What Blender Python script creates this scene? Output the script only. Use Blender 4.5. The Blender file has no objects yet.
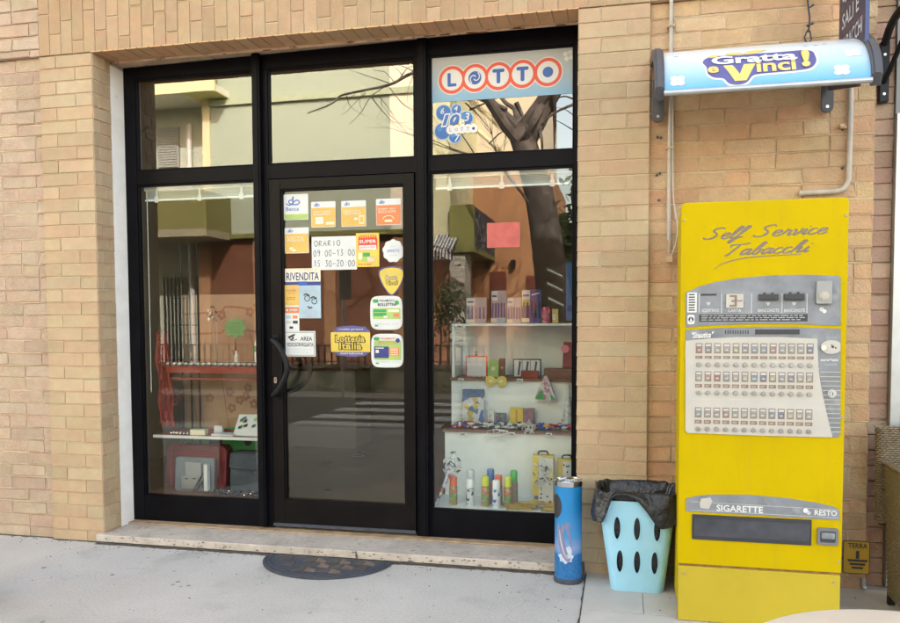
import bpy, bmesh, math, random
from mathutils import Vector, Matrix, Euler
rnd = random.Random(7)
SC = bpy.context.scene
COL = SC.collection
PI = math.pi

# ------------------------------------------------------------------ camera numbers (solved from brick courses and edges)
FPX = 776.67; CX, CYP = 450.0, 356.96
CAM = Vector((3.2948, -4.3919, 1.4521))
YAW, PITCH, ROLL = .2187, -.0501, -.0043
def cam_axes():
    cy, sy = math.cos(YAW), math.sin(YAW); cp, sp = math.cos(PITCH), math.sin(PITCH)
    f = Vector((-sy*cp, cy*cp, sp)); r0 = Vector((cy, sy, 0)); u0 = r0.cross(f)
    cr, sr = math.cos(ROLL), math.sin(ROLL)
    return (r0*cr + u0*sr, -r0*sr + u0*cr, f)
AR, AU, AF = cam_axes()
def ray(px, py): return AF + AR*((px-CX)/FPX) + AU*((CYP-py)/FPX)
def pw(px, py, y):
    """photo measurement -> (x, z) on the wall-parallel plane at depth y"""
    d = ray(px, py); t = (y-CAM.y)/d.y; p = CAM + d*t
    return (p.x, p.z)
def rect(x0, y0, x1, y1, y):
    a = pw(x0, y0, y); b = pw(x1, y1, y); c = pw(x1, y0, y); d = pw(x0, y1, y)
    return ((a[0]+d[0])/2, (b[0]+c[0])/2, (b[1]+d[1])/2, (a[1]+c[1])/2)   # x0 x1 z0 z1
GY = .345
def mp(px, py, D):
    """point seen mirrored in the shop glass, D metres from it -> real (x, y, z)"""
    x, z = pw(px, py, GY + D)
    return Vector((x, GY - D, z))

# ------------------------------------------------------------------ materials
def mat(name, col, rough=.6, metal=0, var=.12, scale=8, bump=0, bscale=60, spec=.5, coat=0, alpha=None, emit=None, stain=None):
    m = bpy.data.materials.new(name); m.use_nodes = True
    nt = m.node_tree; N = nt.nodes; L = nt.links; b = N['Principled BSDF']
    b.inputs['Roughness'].default_value = rough; b.inputs['Metallic'].default_value = metal
    b.inputs['Specular IOR Level'].default_value = spec; b.inputs['Coat Weight'].default_value = coat
    tc = N.new('ShaderNodeTexCoord')
    n = N.new('ShaderNodeTexNoise'); n.inputs['Scale'].default_value = scale; n.inputs['Detail'].default_value = 6
    n.inputs['Roughness'].default_value = .6
    L.new(tc.outputs['Object'], n.inputs['Vector'])
    r = N.new('ShaderNodeMapRange'); r.inputs['From Min'].default_value = .3; r.inputs['From Max'].default_value = .7
    r.inputs['To Min'].default_value = 1-var; r.inputs['To Max'].default_value = 1+var
    L.new(n.outputs['Fac'], r.inputs['Value'])
    mx = N.new('ShaderNodeVectorMath'); mx.operation = 'SCALE'
    mx.inputs[0].default_value = col[:3]
    L.new(r.outputs['Result'], mx.inputs['Scale'])
    out = mx.outputs['Vector']
    if stain:
        n2 = N.new('ShaderNodeTexNoise'); n2.inputs['Scale'].default_value = stain[1]; n2.inputs['Detail'].default_value = 8
        L.new(tc.outputs['Object'], n2.inputs['Vector'])
        r2 = N.new('ShaderNodeMapRange'); r2.inputs['From Min'].default_value = stain[2]; r2.inputs['From Max'].default_value = stain[2]+.12
        L.new(n2.outputs['Fac'], r2.inputs['Value'])
        mm = N.new('ShaderNodeMix'); mm.data_type = 'RGBA'
        L.new(r2.outputs['Result'], mm.inputs[0]); L.new(out, mm.inputs[6]); mm.inputs[7].default_value = (*stain[0], 1)
        out = mm.outputs[2]
    L.new(out, b.inputs['Base Color'])
    rr = N.new('ShaderNodeMapRange'); rr.inputs['To Min'].default_value = max(0, rough-.08); rr.inputs['To Max'].default_value = min(1, rough+.08)
    L.new(n.outputs['Fac'], rr.inputs['Value']); L.new(rr.outputs['Result'], b.inputs['Roughness'])
    if bump:
        nb = N.new('ShaderNodeTexNoise'); nb.inputs['Scale'].default_value = bscale; nb.inputs['Detail'].default_value = 5
        L.new(tc.outputs['Object'], nb.inputs['Vector'])
        bp = N.new('ShaderNodeBump'); bp.inputs['Strength'].default_value = bump; bp.inputs['Distance'].default_value = .01
        L.new(nb.outputs['Fac'], bp.inputs['Height']); L.new(bp.outputs['Normal'], b.inputs['Normal'])
    if alpha is not None: b.inputs['Alpha'].default_value = alpha
    if emit: b.inputs['Emission Color'].default_value = (*emit[0], 1); b.inputs['Emission Strength'].default_value = emit[1]
    return m

def attr_mat(name, rough=.85, var=.12, scale=14, bump=.35, bscale=90):
    """colour from the per-face attribute 'tint', varied by noise"""
    m = mat(name, (1, 1, 1), rough, 0, var, scale, bump, bscale, spec=.25)
    nt = m.node_tree; N = nt.nodes; L = nt.links
    a = N.new('ShaderNodeAttribute'); a.attribute_name = 'tint'
    v = [n for n in N if n.type == 'VECT_MATH'][0]
    L.new(a.outputs['Color'], v.inputs[0])
    # streaky clay stains
    tc = [n for n in N if n.type == 'TEX_COORD'][0]
    w = N.new('ShaderNodeTexNoise'); w.inputs['Scale'].default_value = 2.2; w.inputs['Detail'].default_value = 5
    L.new(tc.outputs['Object'], w.inputs['Vector'])
    mr = N.new('ShaderNodeMapRange'); mr.inputs['From Min'].default_value = .35; mr.inputs['From Max'].default_value = .7
    mr.inputs['To Min'].default_value = .93; mr.inputs['To Max'].default_value = 1.06
    L.new(w.outputs['Fac'], mr.inputs['Value'])
    s = N.new('ShaderNodeVectorMath'); s.operation = 'SCALE'
    L.new(v.outputs['Vector'], s.inputs[0]); L.new(mr.outputs['Result'], s.inputs['Scale'])
    # veins of pinker and yellower clay running through the bricks
    mp_ = N.new('ShaderNodeMapping'); mp_.inputs['Rotation'].default_value = (.3, .55, .2); mp_.inputs['Scale'].default_value = (3.5, 3.5, 9); L.new(tc.outputs['Object'], mp_.inputs['Vector'])
    pn = N.new('ShaderNodeTexNoise'); pn.inputs['Scale'].default_value = 1; pn.inputs['Detail'].default_value = 3; pn.inputs['Distortion'].default_value = .6; L.new(mp_.outputs[0], pn.inputs['Vector'])
    pr = N.new('ShaderNodeMapRange'); pr.inputs['From Min'].default_value = .42; pr.inputs['From Max'].default_value = .62; L.new(pn.outputs['Fac'], pr.inputs['Value'])
    tw = N.new('ShaderNodeMix'); tw.data_type = 'RGBA'; tw.inputs[6].default_value = (.985, 1.015, 1.0, 1); tw.inputs[7].default_value = (1.02, .96, .965, 1); L.new(pr.outputs[0], tw.inputs[0])
    fm = N.new('ShaderNodeVectorMath'); fm.operation = 'MULTIPLY'; L.new(s.outputs['Vector'], fm.inputs[0]); L.new(tw.outputs[2], fm.inputs[1])
    L.new(fm.outputs['Vector'], N['Principled BSDF'].inputs['Base Color'])
    return m

def glass_mat(name, refl, tint=(1, 1, 1), rough=.0):
    m = bpy.data.materials.new(name); m.use_nodes = True
    nt = m.node_tree; N = nt.nodes; L = nt.links
    N.remove(N['Principled BSDF']); o = N['Material Output']
    t = N.new('ShaderNodeBsdfTransparent'); t.inputs['Color'].default_value = (*tint, 1)
    g = N.new('ShaderNodeBsdfGlossy'); g.inputs['Roughness'].default_value = rough
    g.inputs['Color'].default_value = (1, .99, .96, 1)
    tc = N.new('ShaderNodeTexCoord'); nz = N.new('ShaderNodeTexNoise'); nz.inputs['Scale'].default_value = 1.1
    L.new(tc.outputs['Object'], nz.inputs['Vector'])
    bp = N.new('ShaderNodeBump'); bp.inputs['Strength'].default_value = .14; bp.inputs['Distance'].default_value = .004
    L.new(nz.outputs['Fac'], bp.inputs['Height']); L.new(bp.outputs['Normal'], g.inputs['Normal'])
    lw = N.new('ShaderNodeLayerWeight'); lw.inputs['Blend'].default_value = .12
    mr = N.new('ShaderNodeMapRange'); mr.inputs['To Min'].default_value = refl; mr.inputs['To Max'].default_value = 1.0
    L.new(lw.outputs['Facing'], mr.inputs['Value'])
    pw_ = N.new('ShaderNodeMath'); pw_.operation = 'POWER'; pw_.inputs[1].default_value = 4
    L.new(lw.outputs['Facing'], pw_.inputs[0]); L.new(pw_.outputs[0], mr.inputs['Value'])
    ge = N.new('ShaderNodeNewGeometry'); inv = N.new('ShaderNodeMath'); inv.operation = 'SUBTRACT'; inv.inputs[0].default_value = 1
    L.new(ge.outputs['Backfacing'], inv.inputs[1])
    mu = N.new('ShaderNodeMath'); mu.operation = 'MULTIPLY'
    L.new(mr.outputs['Result'], mu.inputs[0]); L.new(inv.outputs[0], mu.inputs[1])
    mix = N.new('ShaderNodeMixShader')
    L.new(mu.outputs[0], mix.inputs[0]); L.new(t.outputs[0], mix.inputs[1]); L.new(g.outputs[0], mix.inputs[2])
    L.new(mix.outputs[0], o.inputs['Surface'])
    return m

def S(r, g, b):
    """sRGB 0-255 -> linear"""
    f = lambda c: (c/255/12.92) if c/255 <= .04045 else ((c/255+.055)/1.055)**2.4
    return (f(r), f(g), f(b))

# ------------------------------------------------------------------ mesh collector
ORG = {}
_tc = {}
def text_data(s, offset=0.0, res=3, shear=0.0):
    k = (s, offset, res, shear)
    if k in _tc: return _tc[k]
    cu = bpy.data.curves.new('lettering', 'FONT'); cu.body = s; cu.offset = offset; cu.resolution_u = res; cu.shear = shear
    cu.size = 1; cu.fill_mode = 'BOTH'
    ob = bpy.data.objects.new('lettering', cu); COL.objects.link(ob)
    bpy.context.view_layer.update()
    me = bpy.data.meshes.new_from_object(ob.evaluated_get(bpy.context.evaluated_depsgraph_get()))
    vs = [(v.co.x, v.co.y) for v in me.vertices]; fs = [tuple(p.vertices) for p in me.polygons]
    bpy.data.objects.remove(ob); bpy.data.curves.remove(cu); bpy.data.meshes.remove(me)
    x0 = min(v[0] for v in vs); x1 = max(v[0] for v in vs); y0 = min(v[1] for v in vs); y1 = max(v[1] for v in vs)
    _tc[k] = (vs, fs, (x0, x1, y0, y1)); return _tc[k]

class MB:
    def __init__(s): s.v = []; s.f = []; s.m = []; s.c = []; s.T = None; s.k = 0
    def add(s, vs, fs, m=0, c=(1, 1, 1)):
        b = len(s.v)
        if s.T: vs = [s.T @ Vector(v) for v in vs]
        s.v += [tuple(v) for v in vs]
        for f in fs: s.f.append(tuple(b+i for i in f)); s.m.append(m); s.c.append(c)
        return s
    def box(s, x0, x1, y0, y1, z0, z1, m=0, c=(1, 1, 1)):
        return s.add([(x0,y0,z0),(x1,y0,z0),(x1,y1,z0),(x0,y1,z0),(x0,y0,z1),(x1,y0,z1),(x1,y1,z1),(x0,y1,z1)],
              [(0,3,2,1),(4,5,6,7),(0,1,5,4),(1,2,6,5),(2,3,7,6),(3,0,4,7)], m, c)
    def prism(s, pts, y0, y1, m=0, c=(1,1,1)):
        """polygon in x,z given as list, extruded from y0 (front) to y1"""
        a = sum(pts[i][0]*pts[(i+1) % len(pts)][1]-pts[(i+1) % len(pts)][0]*pts[i][1] for i in range(len(pts)))
        if a < 0: pts = pts[::-1]
        n = len(pts); vs = [(p[0], y0, p[1]) for p in pts]+[(p[0], y1, p[1]) for p in pts]
        fs = [tuple(range(n)), tuple(range(2*n-1, n-1, -1))]+[(i+n, (i+1) % n+n, (i+1) % n, i) for i in range(n)]
        return s.add(vs, fs, m, c)
    def slab(s, pts, z0, z1, m=0, c=(1,1,1)):
        """polygon in x,y extruded up"""
        a = sum(pts[i][0]*pts[(i+1) % len(pts)][1]-pts[(i+1) % len(pts)][0]*pts[i][1] for i in range(len(pts)))
        if a < 0: pts = pts[::-1]
        n = len(pts); vs = [(p[0], p[1], z0) for p in pts]+[(p[0], p[1], z1) for p in pts]
        fs = [tuple(range(n-1, -1, -1)), tuple(range(n, 2*n))]+[(i, (i+1) % n, (i+1) % n+n, i+n) for i in range(n)]
        return s.add(vs, fs, m, c)
    def side(s, pts, x0, x1, m=0, c=(1,1,1)):
        """polygon in y,z extruded along x"""
        a = sum(pts[i][0]*pts[(i+1) % len(pts)][1]-pts[(i+1) % len(pts)][0]*pts[i][1] for i in range(len(pts)))
        if a < 0: pts = pts[::-1]
        n = len(pts); vs = [(x0, p[0], p[1]) for p in pts]+[(x1, p[0], p[1]) for p in pts]
        fs = [tuple(range(n-1, -1, -1)), tuple(range(n, 2*n))]+[(i, (i+1) % n, (i+1) % n+n, i+n) for i in range(n)]
        return s.add(vs, fs, m, c)
    def poly(s, pts, y, m=0, c=(1,1,1)):
        """flat print facing -y (fan from centroid if many points)"""
        a = sum(pts[i][0]*pts[(i+1) % len(pts)][1]-pts[(i+1) % len(pts)][0]*pts[i][1] for i in range(len(pts)))
        if a < 0: pts = pts[::-1]
        s.k += 1; y -= s.k*1e-5
        return s.add([(p[0], y, p[1]) for p in pts], [tuple(range(len(pts)))], m, c)
    def disc(s, x, z, r, y, m=0, n=20, rz=None, r0=None, c=(1,1,1)):
        rz = rz or r
        if r0 is None: return s.poly([(x+r*math.cos(2*PI*i/n), z+rz*math.sin(2*PI*i/n)) for i in range(n)], y, m, c)
        s.k += 1; y -= s.k*1e-5
        vs = [(x+r*math.cos(2*PI*i/n), y, z+rz*math.sin(2*PI*i/n)) for i in range(n)]+[(x+r0*math.cos(2*PI*i/n), y, z+r0*rz/r*math.sin(2*PI*i/n)) for i in range(n)]
        return s.add(vs, [(i, (i+1) % n, (i+1) % n+n, i+n) for i in range(n)], m, c)
    def rr(s, x0, x1, z0, z1, r, y, m=0, y1=None, n=5):
        """rounded rectangle print or plate"""
        p = rrp(x0, x1, z0, z1, r, n)
        return s.poly(p, y, m) if y1 is None else s.prism(p, y, y1, m)
    def text(s, t, x0, x1, z0, z1, y, m=0, off=0.0, shear=0.0, res=2, keep=False, rot=0.0, fn=None):
        vs, fs, (a, b, c, d) = text_data(t, off, res, shear)
        sx = (x1-x0)/(b-a); sz = (z1-z0)/(d-c); s.k += 1; y -= s.k*1e-5
        if keep: sx = sz = min(sx, sz)
        out = []
        cx, cz = (x0+x1)/2, (z0+z1)/2; ca, sa = math.cos(rot), math.sin(rot)
        for vx, vy in vs:
            px = (vx-(a+b)/2)*sx; pz = (vy-(c+d)/2)*sz
            X = cx+px*ca-pz*sa; Z = cz+px*sa+pz*ca
            out.append((X, y, Z) if fn is None else fn(X, Z))
        return s.add(out, fs, m)
    def tube(s, pts, r, n=8, m=0, caps=True, c=(1,1,1)):
        pts = [Vector(p) for p in pts]; k = len(pts)
        rs = r if isinstance(r, (list, tuple)) else [r]*k
        vs = []; up = None
        for i, p in enumerate(pts):
            d = (pts[min(i+1, k-1)]-pts[max(i-1, 0)]).normalized()
            if up is None: up = Vector((0, 0, 1)) if abs(d.z) < .9 else Vector((1, 0, 0))
            a = d.cross(up).normalized(); up = a.cross(d).normalized()
            for j in range(n):
                t = 2*PI*j/n; vs.append(p+(a*math.cos(t)+up*math.sin(t))*rs[i])
        fs = [(i*n+j, i*n+(j+1) % n, (i+1)*n+(j+1) % n, (i+1)*n+j) for i in range(k-1) for j in range(n)]
        if caps: fs += [tuple(range(n-1, -1, -1)), tuple(range((k-1)*n, k*n))]
        return s.add(vs, fs, m, c)
    def lathe(s, prof, cx, cy, n=28, m=0, c=(1,1,1)):
        """profile of (r, z)"""
        vs = [(cx+r*math.cos(2*PI*j/n), cy+r*math.sin(2*PI*j/n), z) for r, z in prof for j in range(n)]
        k = len(prof)
        fs = [(i*n+j, i*n+(j+1) % n, (i+1)*n+(j+1) % n, (i+1)*n+j) for i in range(k-1) for j in range(n)]
        fs += [tuple(range(n-1, -1, -1)), tuple(range((k-1)*n, k*n))]
        return s.add(vs, fs, m, c)
    def ball(s, x, y, z, r, m=0, n=10, sx=1, sy=1, sz=1, c=(1,1,1)):
        k = n//2+1
        vs = [(x+sx*r*math.sin(PI*i/k)*math.cos(2*PI*j/n), y+sy*r*math.sin(PI*i/k)*math.sin(2*PI*j/n), z-sz*r*math.cos(PI*i/k)) for i in range(1, k) for j in range(n)]
        vs += [(x, y, z-r*sz), (x, y, z+r*sz)]; q = len(vs)
        fs = [(i*n+j, i*n+(j+1) % n, (i+1)*n+(j+1) % n, (i+1)*n+j) for i in range(k-2) for j in range(n)]
        fs += [(q-2, (j+1) % n, j) for j in range(n)]+[(q-1, (k-2)*n+j, (k-2)*n+(j+1) % n) for j in range(n)]
        return s.add(vs, fs, m, c)
    def ribbon(s, pts, w, y, m=0):
        """flat stroke in x,z on plane y; w may be a list"""
        k = len(pts); ws = w if isinstance(w, (list, tuple)) else [w]*k
        vs = []; s.k += 1; y -= s.k*1e-5
        for i in range(k):
            y -= 1e-5
            a = pts[max(i-1, 0)]; b = pts[min(i+1, k-1)]; dx, dz = b[0]-a[0], b[1]-a[1]; l = math.hypot(dx, dz) or 1
            nx, nz = -dz/l*ws[i]/2, dx/l*ws[i]/2
            vs += [(pts[i][0]+nx, y, pts[i][1]+nz), (pts[i][0]-nx, y, pts[i][1]-nz)]
        return s.add(vs, [(2*i, 2*i+1, 2*i+3, 2*i+2) for i in range(k-1)], m)
    def build(s, name, mats, parent=None, smooth=False, bevel=0, tint=False, label=None, cat=None, group=None, kind=None, org=None, mods=()):
        me = bpy.data.meshes.new(name)
        o = bpy.data.objects.new(name, me); COL.objects.link(o)
        if parent is not None:
            w = ORG[parent.name]
            ORG[o.name] = w; o.parent = parent
        else:
            if org is None:
                xs = [v[0] for v in s.v]; ys = [v[1] for v in s.v]; zs = [v[2] for v in s.v]
                org = Vector(((min(xs)+max(xs))/2, (min(ys)+max(ys))/2, min(zs)))
            w = Vector(org); ORG[o.name] = w; o.location = w
        me.from_pydata([(v[0]-w.x, v[1]-w.y, v[2]-w.z) for v in s.v], [], s.f)
        if not isinstance(mats, (list, tuple)): mats = [mats]
        for q in mats: me.materials.append(q)
        me.polygons.foreach_set('material_index', s.m)
        if smooth:
            me.polygons.foreach_set('use_smooth', [True]*len(s.f))
            try: me.set_sharp_from_angle(angle=math.radians(40))
            except Exception: pass
        if tint:
            at = me.attributes.new('tint', 'FLOAT_COLOR', 'FACE')
            at.data.foreach_set('color', [x for c in s.c for x in (c[0], c[1], c[2], 1)])
        me.update()
        if bevel:
            b = o.modifiers.new('bevel', 'BEVEL'); b.width = bevel; b.segments = 2; b.limit_method = 'ANGLE'
        if parent is None or label: tag(o, label, cat, group, kind)
        return o

def rrp(x0, x1, z0, z1, r, n=5):
    p = []
    for cx, cz, a in ((x1-r, z1-r, 0), (x0+r, z1-r, 90), (x0+r, z0+r, 180), (x1-r, z0+r, 270)):
        for i in range(n+1):
            t = math.radians(a+90*i/n); p.append((cx+r*math.cos(t), cz+r*math.sin(t)))
    return p
def tag(o, label=None, cat=None, group=None, kind=None):
    if label: o['label'] = label
    if cat: o['category'] = cat
    if group: o['group'] = group
    if kind: o['kind'] = kind
def thing(name, label, cat, loc, group=None):
    o = bpy.data.objects.new(name, None); COL.objects.link(o); o.location = loc; o.empty_display_size = .1
    ORG[o.name] = Vector(loc); tag(o, label, cat, group); return o
def copy_tree(o, loc=None, label=None, parent=None):
    c = o.copy(); COL.objects.link(c)
    if parent is not None: c.parent = parent
    if loc is not None: c.location = loc
    if label: c['label'] = label
    for ch in o.children: copy_tree(ch, None, None, c)
    return c
def smoothpts(P, n=5):
    """Catmull-Rom through 2D or 3D points"""
    P = [Vector(p) for p in P]; out = []
    for i in range(len(P)-1):
        a, b, c, d = P[max(i-1, 0)], P[i], P[i+1], P[min(i+2, len(P)-1)]
        for k in range(n):
            t = k/n
            out.append(.5*((2*b)+(c-a)*t+(2*a-5*b+4*c-d)*t*t+(3*b-a-3*c+d)*t**3))
    out.append(P[-1]); return out

# ------------------------------------------------------------------ palette
M = dict(
 brick=attr_mat('brick_faces', .88, .07, 16, .3, 120),
 rough_brick=attr_mat('rustic_brick_faces', .92, .10, 14, .6, 80),
 mortar=mat('mortar', (.55, .43, .30), .95, var=.1, scale=30, bump=.5, bscale=150),
 black_frame=mat('black_aluminium', (.004, .0038, .0055), .42, var=.3, scale=5, spec=.09),
 black_plastic=mat('black_plastic', (.010, .010, .012), .4, var=.2, spec=.2),
 rubber=mat('dark_rubber', (.05, .055, .07), .8, var=.25, scale=30, bump=.4),
 plaster=mat('grey_plaster', (.84, .82, .79), .8, var=.08, scale=6, bump=.2, stain=((.30, .27, .23), 3, .66)),
 rust=mat('rusty_steel', (.55, .40, .26), .85, var=.2, scale=9, bump=.3, stain=((.22, .11, .05), 14, .60)),
 travertine=mat('travertine', (.47, .41, .35), .6, var=.2, scale=9, bump=.4, bscale=40, stain=((.22, .18, .15), 34, .60)),
 white=mat('white_laminate', (.74, .77, .76), .4, var=.05),
 white_matte=mat('white_card', (.62, .62, .61), .6, var=.05),
 paper=mat('paper', (.60, .62, .61), .7, var=.04),
 silver=mat('brushed_metal', (.5, .5, .5), .3, 1, var=.15, scale=20),
 chrome=mat('chrome', (.65, .65, .66), .15, 1, var=.1),
 alu=mat('grey_aluminium', (.42, .44, .46), .35, .6, var=.1),
 conduit=mat('grey_conduit', (.40, .36, .31), .55, var=.15, scale=15),
 yellow=mat('yellow_enamel', (.475, .343, .001), .5, var=.05, scale=3, bump=.03, bscale=8, spec=.05, stain=((.50, .35, .012), 5, .70)),
 yellow_faded=mat('faded_yellow_enamel', (.44, .335, .028), .55, var=.06, scale=3, spec=.15),
 panel_grey=mat('panel_grey', (.19, .20, .22), .5, var=.22, scale=10, stain=((.27, .28, .29), 12, .62)),
 panel_beige=mat('panel_beige', (.45, .425, .38), .5, var=.05),
 line_grey=mat('print_light_grey', (.45, .46, .47), .6),
 dark=mat('dark_print', (.03, .03, .035), .5),
 slot=mat('dark_slot', (.035, .035, .045), .4, var=.5, scale=14),
 brown_grey=mat('grey_brown_print', (.20, .14, .10), .5, var=.1),
 red=mat('red_print', (.60, .05, .03), .5), orange=mat('orange_print', (.62, .20, .07), .5),
 blue=mat('blue_print', (.02, .10, .42), .5), navy=mat('navy_print', (.025, .04, .20), .5),
 sky=mat('light_blue_print', (.34, .46, .54), .5), green=mat('green_print', (.04, .30, .09), .5),
 lime=mat('lime_print', (.33, .48, .14), .5), yel=mat('yellow_print', (.62, .47, .07), .5),
 ylw_soft=mat('amber_print', (.62, .40, .10), .5), cream=mat('cream_print', (.72, .66, .48), .5),
 pink=mat('pink_print', (.75, .20, .30), .5), purple=mat('purple_print', (.085, .085, .26), .5),
 tablered=mat('red_acrylic', (.25, .03, .02), .35, var=.15, coat=.2),
 maroon=mat('maroon_leather', (.22, .02, .03), .5, var=.2, bump=.3),
 slate=mat('slate_fabric', (.07, .085, .11), .8, var=.2, bump=.4, bscale=200),
 greyfab=mat('grey_leatherette', (.16, .185, .21), .55, var=.15, bump=.2),
 tan=mat('tan_board', (.43, .28, .18), .7, var=.1), brownprint=mat('brown_print', (.30, .15, .09), .7, var=.3),
 shelf_brown=mat('brown_shelf_edge', (.17, .07, .045), .5, var=.15),
 green_cloth=mat('green_board', (.06, .36, .09), .7, var=.15),
 gold=mat('gold_wrap', (.42, .30, .08), .3, .5, var=.3, scale=40),
 celeste=mat('pale_blue_plastic', (.32, .61, .78), .42, var=.05),
 bag=mat('black_bin_liner', (.016, .017, .021), .27, var=.3, scale=8, bump=1.0, bscale=30),
 wood=mat('table_top_wood', (.62, .55, .46), .5, var=.08, scale=5),
 wicker=mat('grey_wicker', (.20, .16, .105), .7, var=.35, scale=60, bump=.4),
)
# rain streaks and rubbed dirt on the enamel of the machine
_m = M['yellow']; _N = _m.node_tree.nodes; _L = _m.node_tree.links; _b = _N['Principled BSDF']; _src = _b.inputs['Base Color'].links[0].from_socket
_tc2 = [n for n in _N if n.type == 'TEX_COORD'][0]; _mp = _N.new('ShaderNodeMapping'); _mp.inputs['Scale'].default_value = (16, 16, 1.1); _L.new(_tc2.outputs['Object'], _mp.inputs['Vector'])
_n = _N.new('ShaderNodeTexNoise'); _n.inputs['Scale'].default_value = 1.5; _n.inputs['Detail'].default_value = 7; _L.new(_mp.outputs[0], _n.inputs['Vector'])
_r = _N.new('ShaderNodeMapRange'); _r.inputs['From Min'].default_value = .52; _r.inputs['From Max'].default_value = .78; _r.inputs['To Max'].default_value = .28; _L.new(_n.outputs['Fac'], _r.inputs['Value'])
_x = _N.new('ShaderNodeMix'); _x.data_type = 'RGBA'; _L.new(_r.outputs[0], _x.inputs[0]); _L.new(_src, _x.inputs[6]); _x.inputs[7].default_value = (.38, .26, .02, 1)
_v = _N.new('ShaderNodeTexVoronoi'); _v.inputs['Scale'].default_value = 26; _L.new(_tc2.outputs['Object'], _v.inputs['Vector'])
_lt = _N.new('ShaderNodeMath'); _lt.operation = 'LESS_THAN'; _lt.inputs[1].default_value = .045; _L.new(_v.outputs['Distance'], _lt.inputs[0])
_x2 = _N.new('ShaderNodeMix'); _x2.data_type = 'RGBA'; _L.new(_lt.outputs[0], _x2.inputs[0]); _L.new(_x.outputs[2], _x2.inputs[6]); _x2.inputs[7].default_value = (.30, .20, .04, 1)
_L.new(_x2.outputs[2], _b.inputs['Base Color'])
M['glass'] = glass_mat('window_glass', .085, (.93, .95, .93))
M['transom_glass'] = glass_mat('coated_transom_glass', .16, (.55, .57, .56))
M['thin_glass'] = glass_mat('clear_wrap', .12, (.9, .9, .9), .12)
# ------------------------------------------------------------------ sizes of the shop front (metres)
W, H, FY = 3.05, 3.145, .32         # opening width, soffit height, front plane of the frame
PAL = [(0.441, 0.334, 0.214), (0.430, 0.319, 0.202), (0.449, 0.345, 0.226), (0.437, 0.316, 0.200), (0.417, 0.312, 0.196), (0.445, 0.337, 0.209)]
PALR = [(0.427, 0.328, 0.242), (0.416, 0.316, 0.234), (0.423, 0.324, 0.231), (0.425, 0.310, 0.229), (0.411, 0.310, 0.229), (0.431, 0.336, 0.253), (0.421, 0.317, 0.227)]
PALR2 = [(0.486, 0.332, 0.202), (0.470, 0.316, 0.190), (0.486, 0.341, 0.195), (0.482, 0.301, 0.179), (0.453, 0.308, 0.184), (0.502, 0.358, 0.220), (0.474, 0.320, 0.184)]
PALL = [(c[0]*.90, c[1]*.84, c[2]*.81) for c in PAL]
PALS = [(c[0]*1.35, c[1]*1.12, c[2]*.95) for c in PAL]  # soffit bricks: warm ground bounce put into the palette
PALP = [(0.374, 0.248, 0.192), (0.337, 0.214, 0.156), (0.393, 0.281, 0.204)]
CRS, BH, BJ = .083, .0768, .0062
def one_brick(mb, O, U, V, Nn, u0, u1, v0, v1, d, rough, col):
    e = .0025+rough*.0018
    j = (lambda k: rnd.uniform(-k, k)*rough)
    ti = rnd.uniform(0, .0024)*(1+.5*rough)      # bottoms stand a little proud, as laid
    def P(u, v, n): return O+U*u+V*v+Nn*n
    back = [P(u0, v0, -.004), P(u1, v0, -.004), P(u1, v1, -.004), P(u0, v1, -.004)]
    mid = [(u0+j(.004), v0+j(.004)), (u1+j(.004), v0+j(.004)), (u1+j(.004), v1+j(.004)), (u0+j(.004), v1+j(.004))]
    m_ = [P(a, b, d*.55+ti) for a, b in mid]
    cu, cv = (u0+u1)/2, (v0+v1)/2
    fr = [P(a+(e if a < cu else -e), b+(e if b < cv else -e), d+j(.002)+(ti if b < cv else -ti*.6)) for a, b in mid]
    vs = back+m_+fr
    fs = [(0,1,5,4),(1,2,6,5),(2,3,7,6),(3,0,4,7),(4,5,9,8),(5,6,10,9),(6,7,11,10),(7,4,8,11),(8,9,10,11)]
    mb.add(vs, fs, 0, col)
def pick(pal):
    c = rnd.choice(pal); k = rnd.uniform(.94, 1.06); return (c[0]*k, c[1]*k, c[2]*k)
def brickfield(mb, O, U, V, Nn, w, h, pal, rough=0, mode='run', zoff=0, d=.006):
    O, U, V, Nn = map(Vector, (O, U, V, Nn)); r = 0; v = h+zoff
    while v > .02:
        v1 = min(v, h); v0 = max(v-BH, .0)
        if mode == 'pil': cuts = [0, .12, .38] if r % 2 == 0 else [0, .26, .38]
        elif mode == 'rev': cuts = [0, .125, w] if r % 2 == 0 else [0, .055, w]
        else:
            cuts = [0]; x = (.13 if r % 2 else .26)*rnd.uniform(.96, 1.04)
            if rough: x = .13 if r % 2 else .26
            while x < w-.05:
                cuts.append(x); x += .26 if (not rough or rnd.random() < .90) else .13
            cuts.append(w)
        for a, b in zip(cuts[:-1], cuts[1:]):
            one_brick(mb, O, U, V, Nn, a+(.0005 if a == 0 else BJ/2), b-(.0005 if b == w else BJ/2), v0, v1, d, rough, pick(pal))
        v -= CRS; r += 1
    return mb
def soldiers(mb, O, U, V, Nn, w, h, pal):
    O, U, V, Nn = map(Vector, (O, U, V, Nn)); u = 0; k = 0
    while u < w-.01:
        u1 = min(u+BH, w); v = -[.0, .13, .05, .18][k % 4]
        while v < h-.005:
            a = max(v, 0); b = min(v+.252, h)
            if b-a > .02: one_brick(mb, O, U, V, Nn, u, u1, a, b, .0035, 0, pick(pal))
            v += .26
        u += CRS; k += 1

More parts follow.
